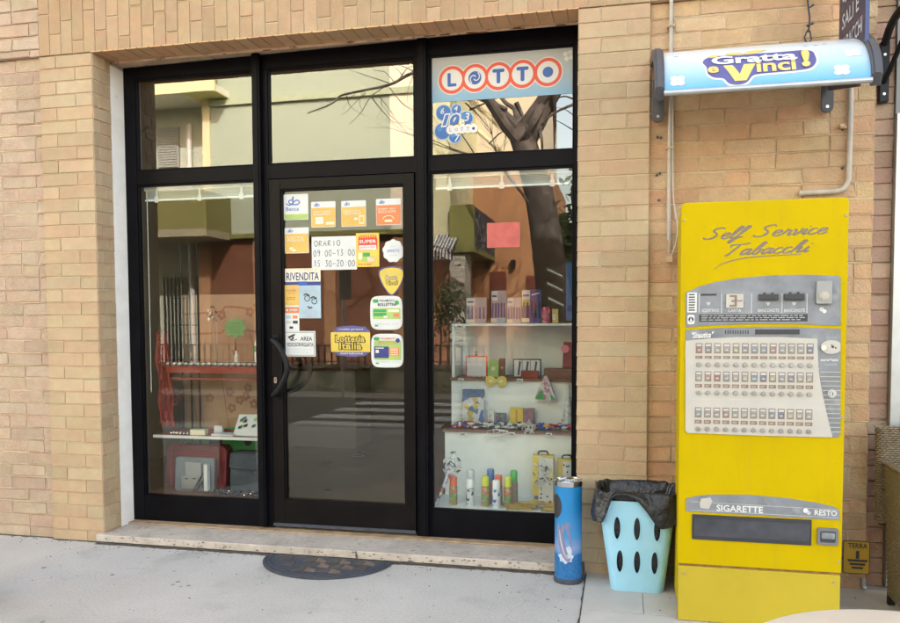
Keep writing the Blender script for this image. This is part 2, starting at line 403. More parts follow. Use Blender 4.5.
# ------------------------------------------------------------------ brick building of the shop
bld = thing('brick_building', 'cream brick shop building around the black glazed front', 'building', (1.5, 0, 0))
mb = MB()   # solid walls behind the bricks
for x0, x1, y0, z0, z1 in ((-2.4, -.38, .031, 0, 3.14), (-.379, 0, .006, 0, 3.14), (W, W+.379, .006, 0, 3.14), (W+.38, 4.555, .036, 0, 3.14), (-2.4, 5.6, .0075, 3.146, 3.94)):
    mb.box(x0, x1, y0, .34 if z0 == 0 else .178, z0, z1)
mb.box(-2.4, 5.6, .179, .5, 3.205, 3.94)
mb.build('wall_core', M['mortar'], bld)
mb = MB(); brickfield(mb, (-2.4, .03, 0), (1,0,0), (0,0,1), (0,-1,0), 2.02, 3.14, PALR, 1, d=.002); brickfield(mb, (-2.4, .006, 3.145), (1,0,0), (0,0,1), (0,-1,0), 2.02, .79, PALR, 1)
mb.build('rustic_brickwork', M['rough_brick'], bld, tint=True)
mb = MB(); brickfield(mb, (W+.38, .035, 0), (1,0,0), (0,0,1), (0,-1,0), 1.125, 3.14, PALR2, 1, d=.002); brickfield(mb, (W+.38, .006, 3.145), (1,0,0), (0,0,1), (0,-1,0), 1.125, .79, PALR2, 1)
mb.build('rustic_brickwork', M['rough_brick'], bld, tint=True)
for x in (-.38, W):
    mb = MB(); brickfield(mb, (x, .005, 0), (1,0,0), (0,0,1), (0,-1,0), .38, H-.005, PAL, 0, 'pil', zoff=-.002, d=.0035)
    xr = 0 if x < 0 else W
    brickfield(mb, (xr, .006 if x < 0 else .18, .0), (0,1 if x < 0 else -1,0), (0,0,1), (1 if x < 0 else -1,0,0), .174, H-.005, PAL, .4, 'rev', zoff=-.002, d=.004)
    mb.build('pilaster', M['brick'], bld, tint=True)
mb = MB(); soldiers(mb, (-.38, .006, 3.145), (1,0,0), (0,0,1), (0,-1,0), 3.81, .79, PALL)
u = .0
while u < W: 
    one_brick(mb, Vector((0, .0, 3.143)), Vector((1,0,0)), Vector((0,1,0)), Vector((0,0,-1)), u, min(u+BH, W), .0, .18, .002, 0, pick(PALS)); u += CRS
mb.build('lintel', M['brick'], bld, tint=True)
# plaster lining of the opening behind the brick reveal, rusty angle above
MB().box(-.02, .003, .181, FY-.001, .05, H-.03).build('plaster_jamb', M['plaster'], bld); MB().box(W-.003, W+.02, .181, FY-.001, .05, H-.03).build('plaster_jamb', M['plaster'], bld)
mb = MB(); mb.add([(.004, .184, H-.006), (W-.004, .184, H+.036), (W-.004, FY-.002, H+.036), (.004, FY-.002, H-.006), (.004, .184, H+.059), (W-.004, .184, H+.059), (W-.004, FY-.002, H+.059), (.004, FY-.002, H+.059)], [(3,2,1,0), (4,5,6,7), (0,1,5,4), (1,2,6,5), (2,3,7,6), (3,0,4,7)])
mb.box(.004, W-.004, .184, .19, H-.020, H-.0065)
for i in range(22):
    x = rnd.uniform(.05, W-.1); zz = H-.024+rnd.uniform(0, .010); mb.box(x, x+rnd.uniform(.01, .06), .181, .1835, zz, zz+rnd.uniform(.003, .006), 1)
mb.build('lintel_angle', [M['rust'], mat('flaking_rust', (.12, .05, .025), .9, var=.4, scale=30)], bld)
# upper storeys and side stretches, brick by shader
def brick_shader(name, c1, c2, mort, scale=1.0):
    m = bpy.data.materials.new(name); m.use_nodes = True; N = m.node_tree.nodes; L = m.node_tree.links
    b = N['Principled BSDF']; b.inputs['Roughness'].default_value = .9; b.inputs['Specular IOR Level'].default_value = .2
    tc = N.new('ShaderNodeTexCoord'); sp = N.new('ShaderNodeSeparateXYZ'); cb = N.new('ShaderNodeCombineXYZ'); ad = N.new('ShaderNodeMath')
    L.new(tc.outputs['Object'], sp.inputs[0]); L.new(sp.outputs['X'], ad.inputs[0]); L.new(sp.outputs['Y'], ad.inputs[1])
    L.new(ad.outputs[0], cb.inputs['X']); L.new(sp.outputs['Z'], cb.inputs['Y'])
    t = N.new('ShaderNodeTexBrick'); t.inputs['Scale'].default_value = 1; t.inputs['Brick Width'].default_value = .26*scale; t.inputs['Row Height'].default_value = .083*scale
    t.inputs['Mortar Size'].default_value = .004*scale; t.inputs['Color1'].default_value = (*c1, 1); t.inputs['Color2'].default_value = (*c2, 1); t.inputs['Mortar'].default_value = (*mort, 1)
    L.new(cb.outputs[0], t.inputs['Vector']); L.new(t.outputs['Color'], b.inputs['Base Color'])
    bp = N.new('ShaderNodeBump'); bp.inputs['Strength'].default_value = .5; bp.inputs['Distance'].default_value = .01; bp.invert = True
    L.new(t.outputs['Fac'], bp.inputs['Height']); L.new(bp.outputs['Normal'], b.inputs['Normal'])
    return m
BS = brick_shader('far_brick_cream', (.54,.39,.24), (.48,.34,.2), (.38,.28,.18))
ROOF = 8.6
mb = MB(); mb.box(-13, 14, .02, .45, 3.941, ROOF); mb.box(-13, -2.401, .03, .45, 0, 3.94); mb.box(5.601, 14, .03, .45, 0, 3.94)
mb.box(-13, -12.6, .451, 11, 0, ROOF); mb.box(13.6, 14, .451, 11, 0, ROOF); mb.box(-13, 14, 11.001, 11.3, 0, ROOF)
mb.build('wall', BS, bld)
mb = MB(); mb.box(-13.4, 14.4, -.5, 11.6, ROOF+.01, ROOF+.25); mb.build('roof', mat('roof_slab', (.3, .27, .25), .8), bld)
# interior shell of the shop
INT = mat('interior_paint', (.30, .26, .20), .8, var=.04, scale=2)
mb = MB(); mb.box(-1.2, 5.2, 5.5, 5.6, .07, 3.25); mb.box(-1.3, -1.2, .45, 5.6, .07, 3.25); mb.box(5.2, 5.3, .45, 5.6, .07, 3.25); mb.box(-1.3, 5.3, .51, 5.6, 3.25, 3.35)
mb.build('inner_wall', INT, bld)
# pinkish brick return beside the neighbouring door
mb = MB(); brickfield(mb, (4.57, .13, 0), (1,0,0), (0,0,1), (0,-1,0), .10, 3.14, PALP, .6, 'run'); mb.build('pinkish_brickwork', M['rough_brick'], bld, tint=True)
mb = MB(); mb.box(4.556, 4.70, .136, .34, 0, 3.14); mb.build('wall_core', M['mortar'], bld)

# ------------------------------------------------------------------ ground
def ground_mat():
    m = mat('worn_concrete', (.45, .428, .40), .85, var=.11, scale=1.3, bump=.18, bscale=170, stain=((.37, .355, .33), 2.1, .58), spec=.3)
    N = m.node_tree.nodes; L = m.node_tree.links; b = N['Principled BSDF']
    src = b.inputs['Base Color'].links[0].from_socket
    tc = [n for n in N if n.type == 'TEX_COORD'][0]
    # fine aggregate
    n = N.new('ShaderNodeTexNoise'); n.inputs['Scale'].default_value = 75; n.inputs['Detail'].default_value = 3
    L.new(tc.outputs['Object'], n.inputs['Vector'])
    mr = N.new('ShaderNodeMapRange'); mr.inputs['From Min'].default_value = .3; mr.inputs['From Max'].default_value = .7; mr.inputs['To Min'].default_value = .89; mr.inputs['To Max'].default_value = 1.09
    L.new(n.outputs['Fac'], mr.inputs['Value'])
    s = N.new('ShaderNodeVectorMath'); s.operation = 'SCALE'; L.new(src, s.inputs[0]); L.new(mr.outputs['Result'], s.inputs['Scale'])
    # dark specks and small pits
    v = N.new('ShaderNodeTexVoronoi'); v.inputs['Scale'].default_value = 9; L.new(tc.outputs['Object'], v.inputs['Vector'])
    lt = N.new('ShaderNodeMath'); lt.operation = 'LESS_THAN'; lt.inputs[1].default_value = .11; L.new(v.outputs['Distance'], lt.inputs[0])
    n3 = N.new('ShaderNodeTexNoise'); n3.inputs['Scale'].default_value = 3; L.new(tc.outputs['Object'], n3.inputs['Vector'])
    gt = N.new('ShaderNodeMath'); gt.operation = 'GREATER_THAN'; gt.inputs[1].default_value = .56; L.new(n3.outputs['Fac'], gt.inputs[0])
    an = N.new('ShaderNodeMath'); an.operation = 'MULTIPLY'; L.new(lt.outputs[0], an.inputs[0]); L.new(gt.outputs[0], an.inputs[1])
    # hair cracks: warped voronoi edges
    w = N.new('ShaderNodeTexNoise'); w.inputs['Scale'].default_value = 2.5; w.inputs['Detail'].default_value = 6; L.new(tc.outputs['Object'], w.inputs['Vector'])
    wa = N.new('ShaderNodeVectorMath'); wa.operation = 'MULTIPLY_ADD'; wa.inputs[1].default_value = (.5, .5, .5); L.new(w.outputs['Color'], wa.inputs[0]); L.new(tc.outputs['Object'], wa.inputs[2])
    ve = N.new('ShaderNodeTexVoronoi'); ve.feature = 'DISTANCE_TO_EDGE'; ve.inputs['Scale'].default_value = .55; L.new(wa.outputs[0], ve.inputs['Vector'])
    ce = N.new('ShaderNodeMath'); ce.operation = 'LESS_THAN'; ce.inputs[1].default_value = .0006; L.new(ve.outputs['Distance'], ce.inputs[0])
    mx_ = N.new('ShaderNodeMath'); mx_.operation = 'MAXIMUM'; L.new(an.outputs[0], mx_.inputs[0]); L.new(ce.outputs[0], mx_.inputs[1])
    fm = N.new('ShaderNodeMath'); fm.operation = 'MULTIPLY'; fm.inputs[1].default_value = .35; L.new(mx_.outputs[0], fm.inputs[0])
    mm = N.new('ShaderNodeMix'); mm.data_type = 'RGBA'; L.new(fm.outputs[0], mm.inputs[0]); L.new(s.outputs[0], mm.inputs[6]); mm.inputs[7].default_value = (.09, .085, .08, 1)
    L.new(mm.outputs[2], b.inputs['Base Color'])
    return m
def struct(name, mb, m, label=None, kind='structure'):
    return mb.build(name, m, org=(0, 0, 0), kind=kind, label=label, cat=None)
GM = ground_mat()
struct('ground', MB().box(-150, 150, -150, 150, -.4, -.2), mat('far_ground', (.2, .19, .17), .9))
struct('road', MB().box(-60, 60, -8.4, -4.85, -.19, -.03), mat('asphalt', (.055, .055, .057), .85, var=.2, scale=3, bump=.5, bscale=150))
mb = MB(); mb.box(-60, 60, -4.69, .029, -.19, 0); struct('pavement', mb, GM)
mb = MB(); mb.box(-60, 60, -4.84, -4.695, -.19, .004); struct('kerb', mb, mat('kerb_stone', (.33, .32, .30), .8, bump=.3))
mb = MB(); mb.box(-60, 60, -9.6, -8.41, -.19, .0); struct('far_pavement', mb, mat('far_pavement_slabs', (.30, .29, .27), .85))
mb = MB()
for k, y in enumerate((-5.15, -5.95, -6.85, -7.8)): mb.box(-1.25, .9, y-.23, y+.23, -.0295, -.025)
struct('zebra_crossing', mb, mat('worn_road_paint', (.62, .61, .58), .7, var=.25, scale=20))
# paler paving slabs of the porch on the right
mb = MB(); ry = 0.028; k = 0
TILE = mat('porch_tile', (.46, .43, .395), .6, var=.1, scale=4, bump=.15)
while ry > -2.6:
    x = 3.105 - (0 if k % 2 == 0 else 0); x0 = 3.105
    cut = [3.105]+[3.105+(.3 if k % 2 else .6)+.6*j for j in range(8)]
    for a, b in zip(cut[:-1], cut[1:]): mb.box(a+.0018, b-.0018, ry-.298+.0018, ry-.0018, .001, .010, 0)
    ry -= .3; k += 1
mb.box(3.105, 7.7, -2.67, .028, .0005, .006, 1)
mb.box(4.557, 7.7, .0285, .14, -.05, .006, 1)
mb.build('tiled_porch', [TILE, mat('tile_joint', (.25, .235, .21), .9)], org=(0,0,0), kind='structure')
# dirt line along the foot of the wall and the joint beside the tiles
mb = MB()
for x0, x1, y in ((-2.4, -.38, .022), (-.38, -.03, -.004), (W+.05, W+.38, -.004), (-.03, 3.06, -.036)):
    x = x0; pts = []
    while x < x1: pts.append((x, y-.006-rnd.random()*.016)); x += .03
    pts += [(x1, y-.01), (x1, y+.01), (x0, y+.01)]
    mb.slab(pts, .0008, .0035)
y = .0; pts = []
while y > -2.6: pts.append((3.098+rnd.uniform(-.005, .003), y)); y -= .05
pts += [(3.107, -2.6), (3.107, 0)]
mb.slab(pts, .0008, .004); struct('wall_foot_dirt', mb, mat('gathered_dirt', (.07, .06, .05), .95, var=.4, scale=30), kind='stuff')
bpy.data.objects['wall_foot_dirt']['label'] = 'dark dirt gathered in the joint at the foot of the wall'
# grit, dead leaves and gum trodden into the pavement
mb = MB()
for k in range(360):
    if k < 170: x = rnd.uniform(-1.2, 3.05); y = -.05-abs(rnd.gauss(0, .05)) if x > -.05 else .0-abs(rnd.gauss(0, .04))
    else: x = rnd.uniform(-1.5, 4.6); y = rnd.uniform(-2.2, -.05)
    r = rnd.uniform(.0012, .0036)*(1.4 if k % 17 == 0 else 1); a0 = rnd.uniform(0, 6)
    mb.slab([(x+r*math.cos(a0+t)*rnd.uniform(.5, 1.5), y+r*math.sin(a0+t)) for t in (0, 1.2, 2.5, 3.8, 5)], .0005 if x < 3.1 else .0102, .0035 if x < 3.1 else .012, 0 if k % 3 else 1)
for k in range(16):
    x = rnd.uniform(-1, 3.0); y = rnd.uniform(-1.8, -.2); r = rnd.uniform(.008, .016); mb.slab([(x+r*math.cos(t)*rnd.uniform(.8, 1.1), y+r*math.sin(t)*rnd.uniform(.8, 1.1)) for t in [2*PI*i/10 for i in range(10)]], .0004, .0014, 2)
struct('grit', mb, [mat('dark_grit', (.08, .07, .06), .95), mat('leaf_crumb', (.20, .12, .06), .95), mat('old_gum', (.24, .235, .23), .9)], kind='stuff')
bpy.data.objects['grit']['label'] = 'grit, leaf crumbs and old gum scattered over the pavement'
# shop floor
mb = MB(); mb.box(-1.2, 5.2, .42, 5.5, .0, .07); struct('shop_floor', mb, mat('shop_floor_tiles', (.27, .175, .09), .3, var=.3, scale=2.5))

# ------------------------------------------------------------------ door step
mb = MB(); pts = []; x = -.035
while x < 3.07: pts.append((x, -.032+rnd.uniform(0, .004))); x += .035
mb.slab(pts+[(3.075, -.03), (3.075, .02), (3.046, .02), (3.046, .40), (.004, .40), (.004, .02), (-.035, .02)], .012, .058)
mb.box(.004, 3.046, .25, .41, .0581, .068, 1)
for k in range(90):
    x = rnd.uniform(0, 3.03); z = rnd.uniform(.020, .052); r = rnd.uniform(.002, .007); mb.add([(x+r*1.6*math.cos(t)*rnd.uniform(.6, 1.2), -.0335, z+r*.6*math.sin(t)) for t in [2*PI*i/7 for i in range(7)]], [tuple(range(7))], 2)
for x in (1.742, 2.93): mb.add([(x, -.0336, .013), (x+.012, -.0336, .013), (x+.005, -.0336, .058), (x-.003, -.0336, .058)], [(0, 1, 2, 3)], 2)
step = mb.build('stone_step', [M['travertine'], mat('worn_track_strip', (.36, .25, .15),   .7, var=.3, scale=15), mat('travertine_pit', (.12, .09, .07), .95, var=.3)], bevel=.003, label='long pale travertine door step under the black shop front', cat='step')

# ------------------------------------------------------------------ fixed shop front
sf = thing('glazed_shopfront', 'black aluminium shop front with display panes and transom lights', 'shopfront', (1.525, FY, .07))
def bar(x0, x1, z0, z1, y0=FY, y1=.37, **k): return MB().box(x0, x1, y0, y1, z0, z1)
BF = M['black_frame']
mb = MB()
mb.box(.0035, .085, FY, .375, .069, 3.139); mb.box(3.007, W-.0035, FY, .375, .069, 3.1785)
mb.add([(.085, FY+.002, 3.062), (3.007, FY+.002, 3.062), (3.007, .373, 3.062), (.085, .373, 3.062), (.085, FY+.002, 3.138), (3.007, FY+.002, 3.179), (3.007, .373, 3.179), (.085, .373, 3.138)], [(0,3,2,1),(4,5,6,7),(0,1,5,4),(1,2,6,5),(2,3,7,6),(3,0,4,7)])
mb.box(.085, 3.007, FY+.002, .373, 2.357, 2.449)
mb.box(.085, .955, FY+.002, .373, .069, .24); mb.box(2.125, 3.007, FY+.002, .373, .069, .24)
mb.box(.955, 1.047, FY+.001, .374, .069, 3.062); mb.box(2.03, 2.125, FY+.001, .374, .069, 3.062)
# beads round each pane
def bead(x0, x1, z0, z1):
    mb.box(x0, x0+.011, FY+.008, .36, z0, z1); mb.box(x1-.011, x1, FY+.008, .36, z0, z1); mb.box(x0+.011, x1-.011, FY+.008, .36, z0, z0+.011); mb.box(x0+.011, x1-.011, FY+.008, .36, z1-.011, z1)
panes = [(.085, .955, 2.449, 3.062), (1.047, 2.03, 2.449, 3.062), (2.125, 3.007, 2.449, 3.062), (.085, .955, .24, 2.357), (2.125, 3.007, .24, 2.357)]
for p in panes: bead(*p)
mb.build('frame', BF, sf, bevel=.003)
for x0, x1 in ((.958, 1.012), (2.058, 2.112)):
    mb = MB(); mb.box(x0, x1, FY-.04, FY-.0005, .085, 3.138+x0*.013); mb.box(x0+.012, x1-.012, FY-.047, FY-.041, .085, 3.138+x0*.013)
    mb.build('mullion', BF, sf, bevel=.004)
for i, (x0, x1, z0, z1) in enumerate(panes):
    MB().box(x0+.006, x1-.006, GY, GY+.006, z0+.006, z1-.006).build('transom_pane' if z0 > 2 else 'display_pane', M['transom_glass'] if z0 > 2 else M['glass'], sf)

# ---- lottery banner and round balls stuck on the right transom pane
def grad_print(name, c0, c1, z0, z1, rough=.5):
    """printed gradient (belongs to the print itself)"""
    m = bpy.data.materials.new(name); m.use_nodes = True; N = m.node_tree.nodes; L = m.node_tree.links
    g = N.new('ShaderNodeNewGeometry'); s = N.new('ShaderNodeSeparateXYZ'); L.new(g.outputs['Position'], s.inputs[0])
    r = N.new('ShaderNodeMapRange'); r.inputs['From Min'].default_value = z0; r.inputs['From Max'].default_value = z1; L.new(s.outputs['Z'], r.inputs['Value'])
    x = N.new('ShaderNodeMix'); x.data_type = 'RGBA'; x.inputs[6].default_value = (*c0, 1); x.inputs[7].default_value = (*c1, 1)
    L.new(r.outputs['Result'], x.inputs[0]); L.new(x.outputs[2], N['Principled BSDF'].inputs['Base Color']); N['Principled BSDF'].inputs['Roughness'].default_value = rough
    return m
YP = GY-.002
def at(px, py, y=YP): return pw(px, py, y)
mats = [grad_print('banner_print', (.20, .36, .50), (.42, .43, .42), 2.80, 3.02), M['white_matte'], mat('ring_red', (.62, .075, .03), .5, var=.04), mat('logo_blue', (.02, .09, .36), .5, var=.04)]
mb = MB(); mb.box(2.134, 2.998, YP-.001, YP, 2.782, 3.052, 0)
cs = [at(452.1, 80), at(475, 78), at(498.5, 76.2), at(522.6, 74), at(547.9, 72.1)]
for x, z in cs: mb.disc(x, z, .090, YP-.0018, 1, 40)
for x, z in cs: mb.disc(x, z, .084, YP-.0024, 2, 40)
for x, z in cs: mb.disc(x, z, .064, YP-.0030, 1, 40)
(xl, zl), (xo, zo), (xt, zt), (xu, zu), (xd, zd) = cs
y = YP-.0036
mb.poly(rrp(xl-.028, xl-.008, zl-.04, zl+.042, .007), y, 3); mb.poly(rrp(xl-.0275, xl+.028, zl-.0405, zl-.022, .007), y-.0002, 3)
for a, b in ((xt, zt), (xu, zu)):
    mb.poly(rrp(a-.037, a+.037, b+.022, b+.043, .009), y, 3); mb.poly(rrp(a-.0115, a+.0115, b-.043, b+.04, .009), y-.0002, 3)
mb.disc(xd, zd, .031, y, 3, 28)
mb.disc(xo, zo, .040, y, 3, 30)
for ph in (0, PI):
    p = [(xo+.036*t*math.cos(ph+t*4.2), zo+.036*t*math.sin(ph+t*4.2)) for t in [k/16 for k in range(3, 17)]]
    mb.ribbon(p, .006, y-.0003, 1)
fx, fz = at(568.5, 55.5)
for i in range(4):
    a = PI/4+i*PI/2+.25; mb.disc(fx+.021*math.cos(a), fz+.021*math.sin(a), .014, YP-.002-.0001*i, 1, 12)
mb.build('lottery_banner', mats, sf, label='pale blue banner with five red ringed letters')
mb = MB(); bl = [(443.6, 112.8, 7.4), (456.4, 109.5, 4.9), (466, 118.4, 6.7), (442.8, 131.2, 8.0), (454.8, 137.0, 5.7)]
y = YP-.0005
for i, (px, py, r) in enumerate(bl):
    x, z = at(px, py); mb.disc(x, z, r/163+.006, y, 0, 26)
for i, (px, py, r) in enumerate(bl):
    x, z = at(px, py); mb.disc(x, z, r/163, y-.0006-.0002*i, 1, 26)
    mb.disc(x-r/163*.35, z+r/163*.35, r/163*.4, y-.0006-.0002*i-.0001, 2, 16)
for t, px, py, s_ in (('6', 442.5, 111, .03), ('4', 456, 108.5, .026), ('3', 467, 117, .04), ('7', 457.5, 138, .034)):
    x, z = at(px, py); mb.text(t, x-s_/2, x+s_/2, z-s_/1.6, z+s_/1.6, y-.0022, 3, .01, shear=.2, keep=True)
x0, x1, z0, z1 = rect(441.5, 113.5, 460.5, 126.5, YP)
mb.text('10', x0-.004, x1+.004, z0-.004, z1+.004, y-.0026, 3, .10, shear=.25); mb.text('10', x0+.006, x1-.006, z0+.006, z1-.006, y-.0032, 1, .045, shear=.25)
x0, x1, z0, z1 = rect(447, 125.2, 477.5, 134.2, YP)
cc = [(x0+.024+i*(x1-x0-.048)/4, z0+.018+(z1-z0-.036)*i/4*0+.012) for i in range(5)]
for a, b in cc: mb.disc(a, b, .028, y-.0036, 4, 20); mb.disc(a, b, .021, y-.0039, 3, 20)
for i, (a, b) in enumerate(cc):
    if i < 4: mb.text('LOTT'[i], a-.009, a+.009, b-.011, b+.011, y-.0042, 5, -.005, keep=True)
    else: mb.disc(a, b, .009, y-.0042, 5, 14)
x, z = at(462, 122.3); mb.text('e', x-.02, x+.02, z-.02, z+.02, y-.0046, 4, .03, keep=True)
mb.build('lottery_sticker', [M['sky'], mat('ball_blue', (.015, .11, .36), .4, var=.15, scale=20), mat('ball_blue_pale', (.03, .18, .45), .4), M['white_matte'], M['cream'], M['navy']], sf, label='cluster of blue balls with a white ten')
# pale red square on the right pane
x0, x1, z0, z1 = rect(487, 222.5, 520, 247.5, YP)
mb = MB(); mb.box(x0, x1, YP-.001, YP, z0, z1); mb.build('square_sticker', mat('faded_red_film', (.62, .14, .12), .5, var=.15, scale=20, alpha=.62), sf, label='faded red square sticker')

# ------------------------------------------------------------------ glass door
dr = thing('glass_door', 'black framed glass door covered in stickers and notices', 'door', (1.54, FY, .08))
mb = MB(); D0, D1, Z0, Z1 = 1.052, 2.024, .086, 2.352
y0, y1 = FY+.004, .366
mb.box(D0, 1.129, y0-.012, y1, Z0, Z1); mb.box(1.958, D1, y0-.012, y1, Z0, Z1); mb.box(1.129, 1.958, y0-.0115, y1, 2.287, Z1); mb.box(1.129, 1.958, y0-.0115, y1, Z0, .258)
for a, b, c, d in ((1.129, 1.139, .258, 2.287), (1.948, 1.958, .258, 2.287), (1.139, 1.948, .258, .268), (1.139, 1.948, 2.277, 2.287)): mb.box(a, b, y0-.004, y1-.006, c, d)
dframe = mb.build('door_frame', mat('dark_bronze_aluminium', (.006, .005, .005), .42, var=.3, scale=5, spec=.12), dr, bevel=.003)
MB().box(D0, D1, y0-.02, y0-.0122, Z0, Z0+.02).build('kick_strip', M['rubber'], dframe)
MB().box(1.135, 1.952, GY, GY+.006, .264, 2.281).build('door_pane', M['glass'], dr)
# outer bow handle, inner bow handle, key plate
hx = 1.082
pts = smoothpts([(hx, y0-.012, 1.318), (hx, y0-.055, 1.315), (hx+.05, y0-.078, 1.275), (hx+.105, y0-.085, 1.175), (hx+.105, y0-.085, 1.095), (hx+.05, y0-.078, .998), (hx, y0-.055, .957), (hx, y0-.012, .955)], 5)
mb = MB(); mb.tube(pts, .018, 12); 
for z in (1.316, .956): mb.lathe([(.001, -.0), (.024, 0), (.024, .008), (.001, .008)], 0, 0, 16) if False else mb.box(hx-.022, hx+.022, y0-.02, y0-.0125, z-.03, z+.03)
mb.build('handle', M['black_plastic'], dr, smooth=True)
pts = smoothpts([(hx+.035, y1, 1.30), (hx+.05, y1+.055, 1.295), (hx+.1, y1+.075, 1.25), (hx+.175, y1+.085, 1.16), (hx+.17, y1+.085, 1.07), (hx+.09, y1+.07, .985), (hx+.04, y1+.05, .965), (hx+.03, y1, .965)], 5)
MB().tube(pts, .018, 10).build('handle', M['black_plastic'], dr, smooth=True)
mb = MB(); x, z = pw(276.5, 380, y0); mb.prism(rrp(x-.009, x+.009, z-.02, z+.02, .0085), y0-.018, y0-.012, 0); mb.disc(x, z+.006, .005, y0-.0185, 1, 10); mb.poly(rrp(x-.002, x+.002, z-.013, z+.006, .0015), y0-.0187, 1)
mb.build('keyhole_plate', [M['silver'], M['dark']], dframe)

# ---- stickers and notices
SM = [M['paper'], M['ylw_soft'], M['orange'], M['white_matte'], M['dark'], M['sky'], M['blue'], M['navy'], M['green'], M['lime'], M['yel'], M['cream'], M['red'], M['line_grey'], M['purple'], M['silver']]
WHP, AMB, ORA, WHT, DRK, SKY, BLU, NAV, GRE, LIM, YEL, CRE, RED, LGR, PUR, SIL = range(16)
YS = YP
def card(px0, py0, px1, py1, c=WHP, r=.006, lift=0):
    mb = MB(); x0, x1, z0, z1 = rect(px0, py0, px1, py1, YS)
    mb.prism(rrp(x0, x1, z0, z1, r), YS-.0008-lift, YS-lift, c); mb.R_ = (x0, x1, z0, z1); mb.L_ = lift
    return mb
def sub(mb, u0, u1, v0, v1, c, k=1, r=.001):
    """print inside the card in unit coordinates, v up"""
    x0, x1, z0, z1 = mb.R_; w, h = x1-x0, z1-z0
    mb.poly(rrp(x0+u0*w, x0+u1*w, z0+v0*h, z0+v1*h, min(r, w*(u1-u0)/2.1, h*(v1-v0)/2.1), 3), YS-.0008-mb.L_-.0006*k, c)
def stext(mb, t, u0, u1, v0, v1, c, k=2, off=0.0, shear=0.0):
    x0, x1, z0, z1 = mb.R_; w, h = x1-x0, z1-z0
    mb.text(t, x0+u0*w, x0+u1*w, z0+v0*h, z0+v1*h, YS-.0008-mb.L_-.0006*k, c, off, shear)
def fin(mb, name, label): return mb.build(name, SM, dr, label=label)
def waves(mb, u0, u1, v, n, c, k=2, hh=.03):
    for i in range(n): a = u0+(u1-u0)*i/n; sub(mb, a, a+(u1-u0)/n*rnd.uniform(.5, .85), v, v+hh, c, k)
# 1 bank sticker
c = card(283.8, 194.1, 308.3, 219.9); sub(c, .02, .98, .02, .24, LIM, 1); sub(c, .02, .98, .22, .27, CRE, 2)
x0, x1, z0, z1 = c.R_; w, h = x1-x0, z1-z0
def swirl(mb, cx, cz, s, col, k=3, wd=.12):
    p = [(cx+s*a, cz+s*b) for a, b in ((-.9,-.1),(-.6,-.3),(-.2,-.2),(-.05,.1),(-.25,.28),(-.55,.2),(-.5,-.1),(0,-.25),(.5,-.25),(.8,0),(.5,.25),(.1,.1),(-.1,-.2))]
    p = [(q.x, q.y) for q in smoothpts([(a, b, 0) for a, b in p], 4)]
    mb.ribbon(p, s*wd, YS-.0008-mb.L_-.0006*k, col)
    mb.ribbon([(cx-s*.1, cz+s*.25), (cx-s*.02, cz+s*.7)], s*wd*1.4, YS-.0008-mb.L_-.0006*k-.0001, col)
swirl(c, x0+w*.4, z0+h*.68, w*.32, BLU); stext(c, 'Banca', .1, .62, .36, .5, BLU)
fin(c, 'sticker', 'pale sticker reading Banca with a lime foot')
def bankcard(r, col, lab, lines, icon=None):
    c = card(*r, c=WHP); sub(c, .015, .985, .02, .76, col, 1); x0, x1, z0, z1 = c.R_; w, h = x1-x0, z1-z0
    swirl(c, x0+w*.24, z0+h*.87, w*.13, BLU, 3, .16)
    stext(c, lines[0], .1, .78, .58, .66, CRE); stext(c, lines[1], .1, .8, .46, .56, WHT)
    if icon == 'bill': sub(c, .18, .5, .13, .40, WHT, 2); sub(c, .24, .44, .2, .34, CRE, 3); sub(c, .6, .95, .1, .2, CRE, 2)
    if icon == 'phone': sub(c, .72, .92, .1, .42, CRE, 2); sub(c, .75, .89, .15, .38, col, 3); sub(c, .52, .66, .26, .34, WHT, 2)
    if icon == 'arc':
        cx, cz = x0+w*.5, z0+h*.22; p = [(cx+w*.22*math.cos(t), cz+h*.14*math.sin(t)) for t in [i*PI/8 for i in range(9)]]
        c.ribbon(p, .004, YS-.0022, CRE); sub(c, .35, .65, .12, .2, CRE, 2)
    if icon == 'coin': sub(c, .2, .36, .14, .24, CRE, 2); sub(c, .3, .46, .08, .16, CRE, 3)
    fin(c, 'sticker', lab)
bankcard((311.2, 201.5, 335.6, 227.3), AMB, 'amber sticker with a small white bill', ('servizi', 'PAGAMENTI'), 'bill')
bankcard((341.4, 200.6, 366.1, 226.6), AMB, 'amber sticker with a small phone drawing', ('ricariche', 'TELEFONICHE'), 'phone')
bankcard((376.1, 198.6, 400.9, 225.0), ORA, 'orange red sticker at the top right of the glass', ('paga qui', 'BOLLO AUTO'), 'arc')
bankcard((284.8, 227.6, 308.9, 253.3), AMB, 'amber sticker below the bank sticker', ('carte', 'PREPAGATE'), 'coin')
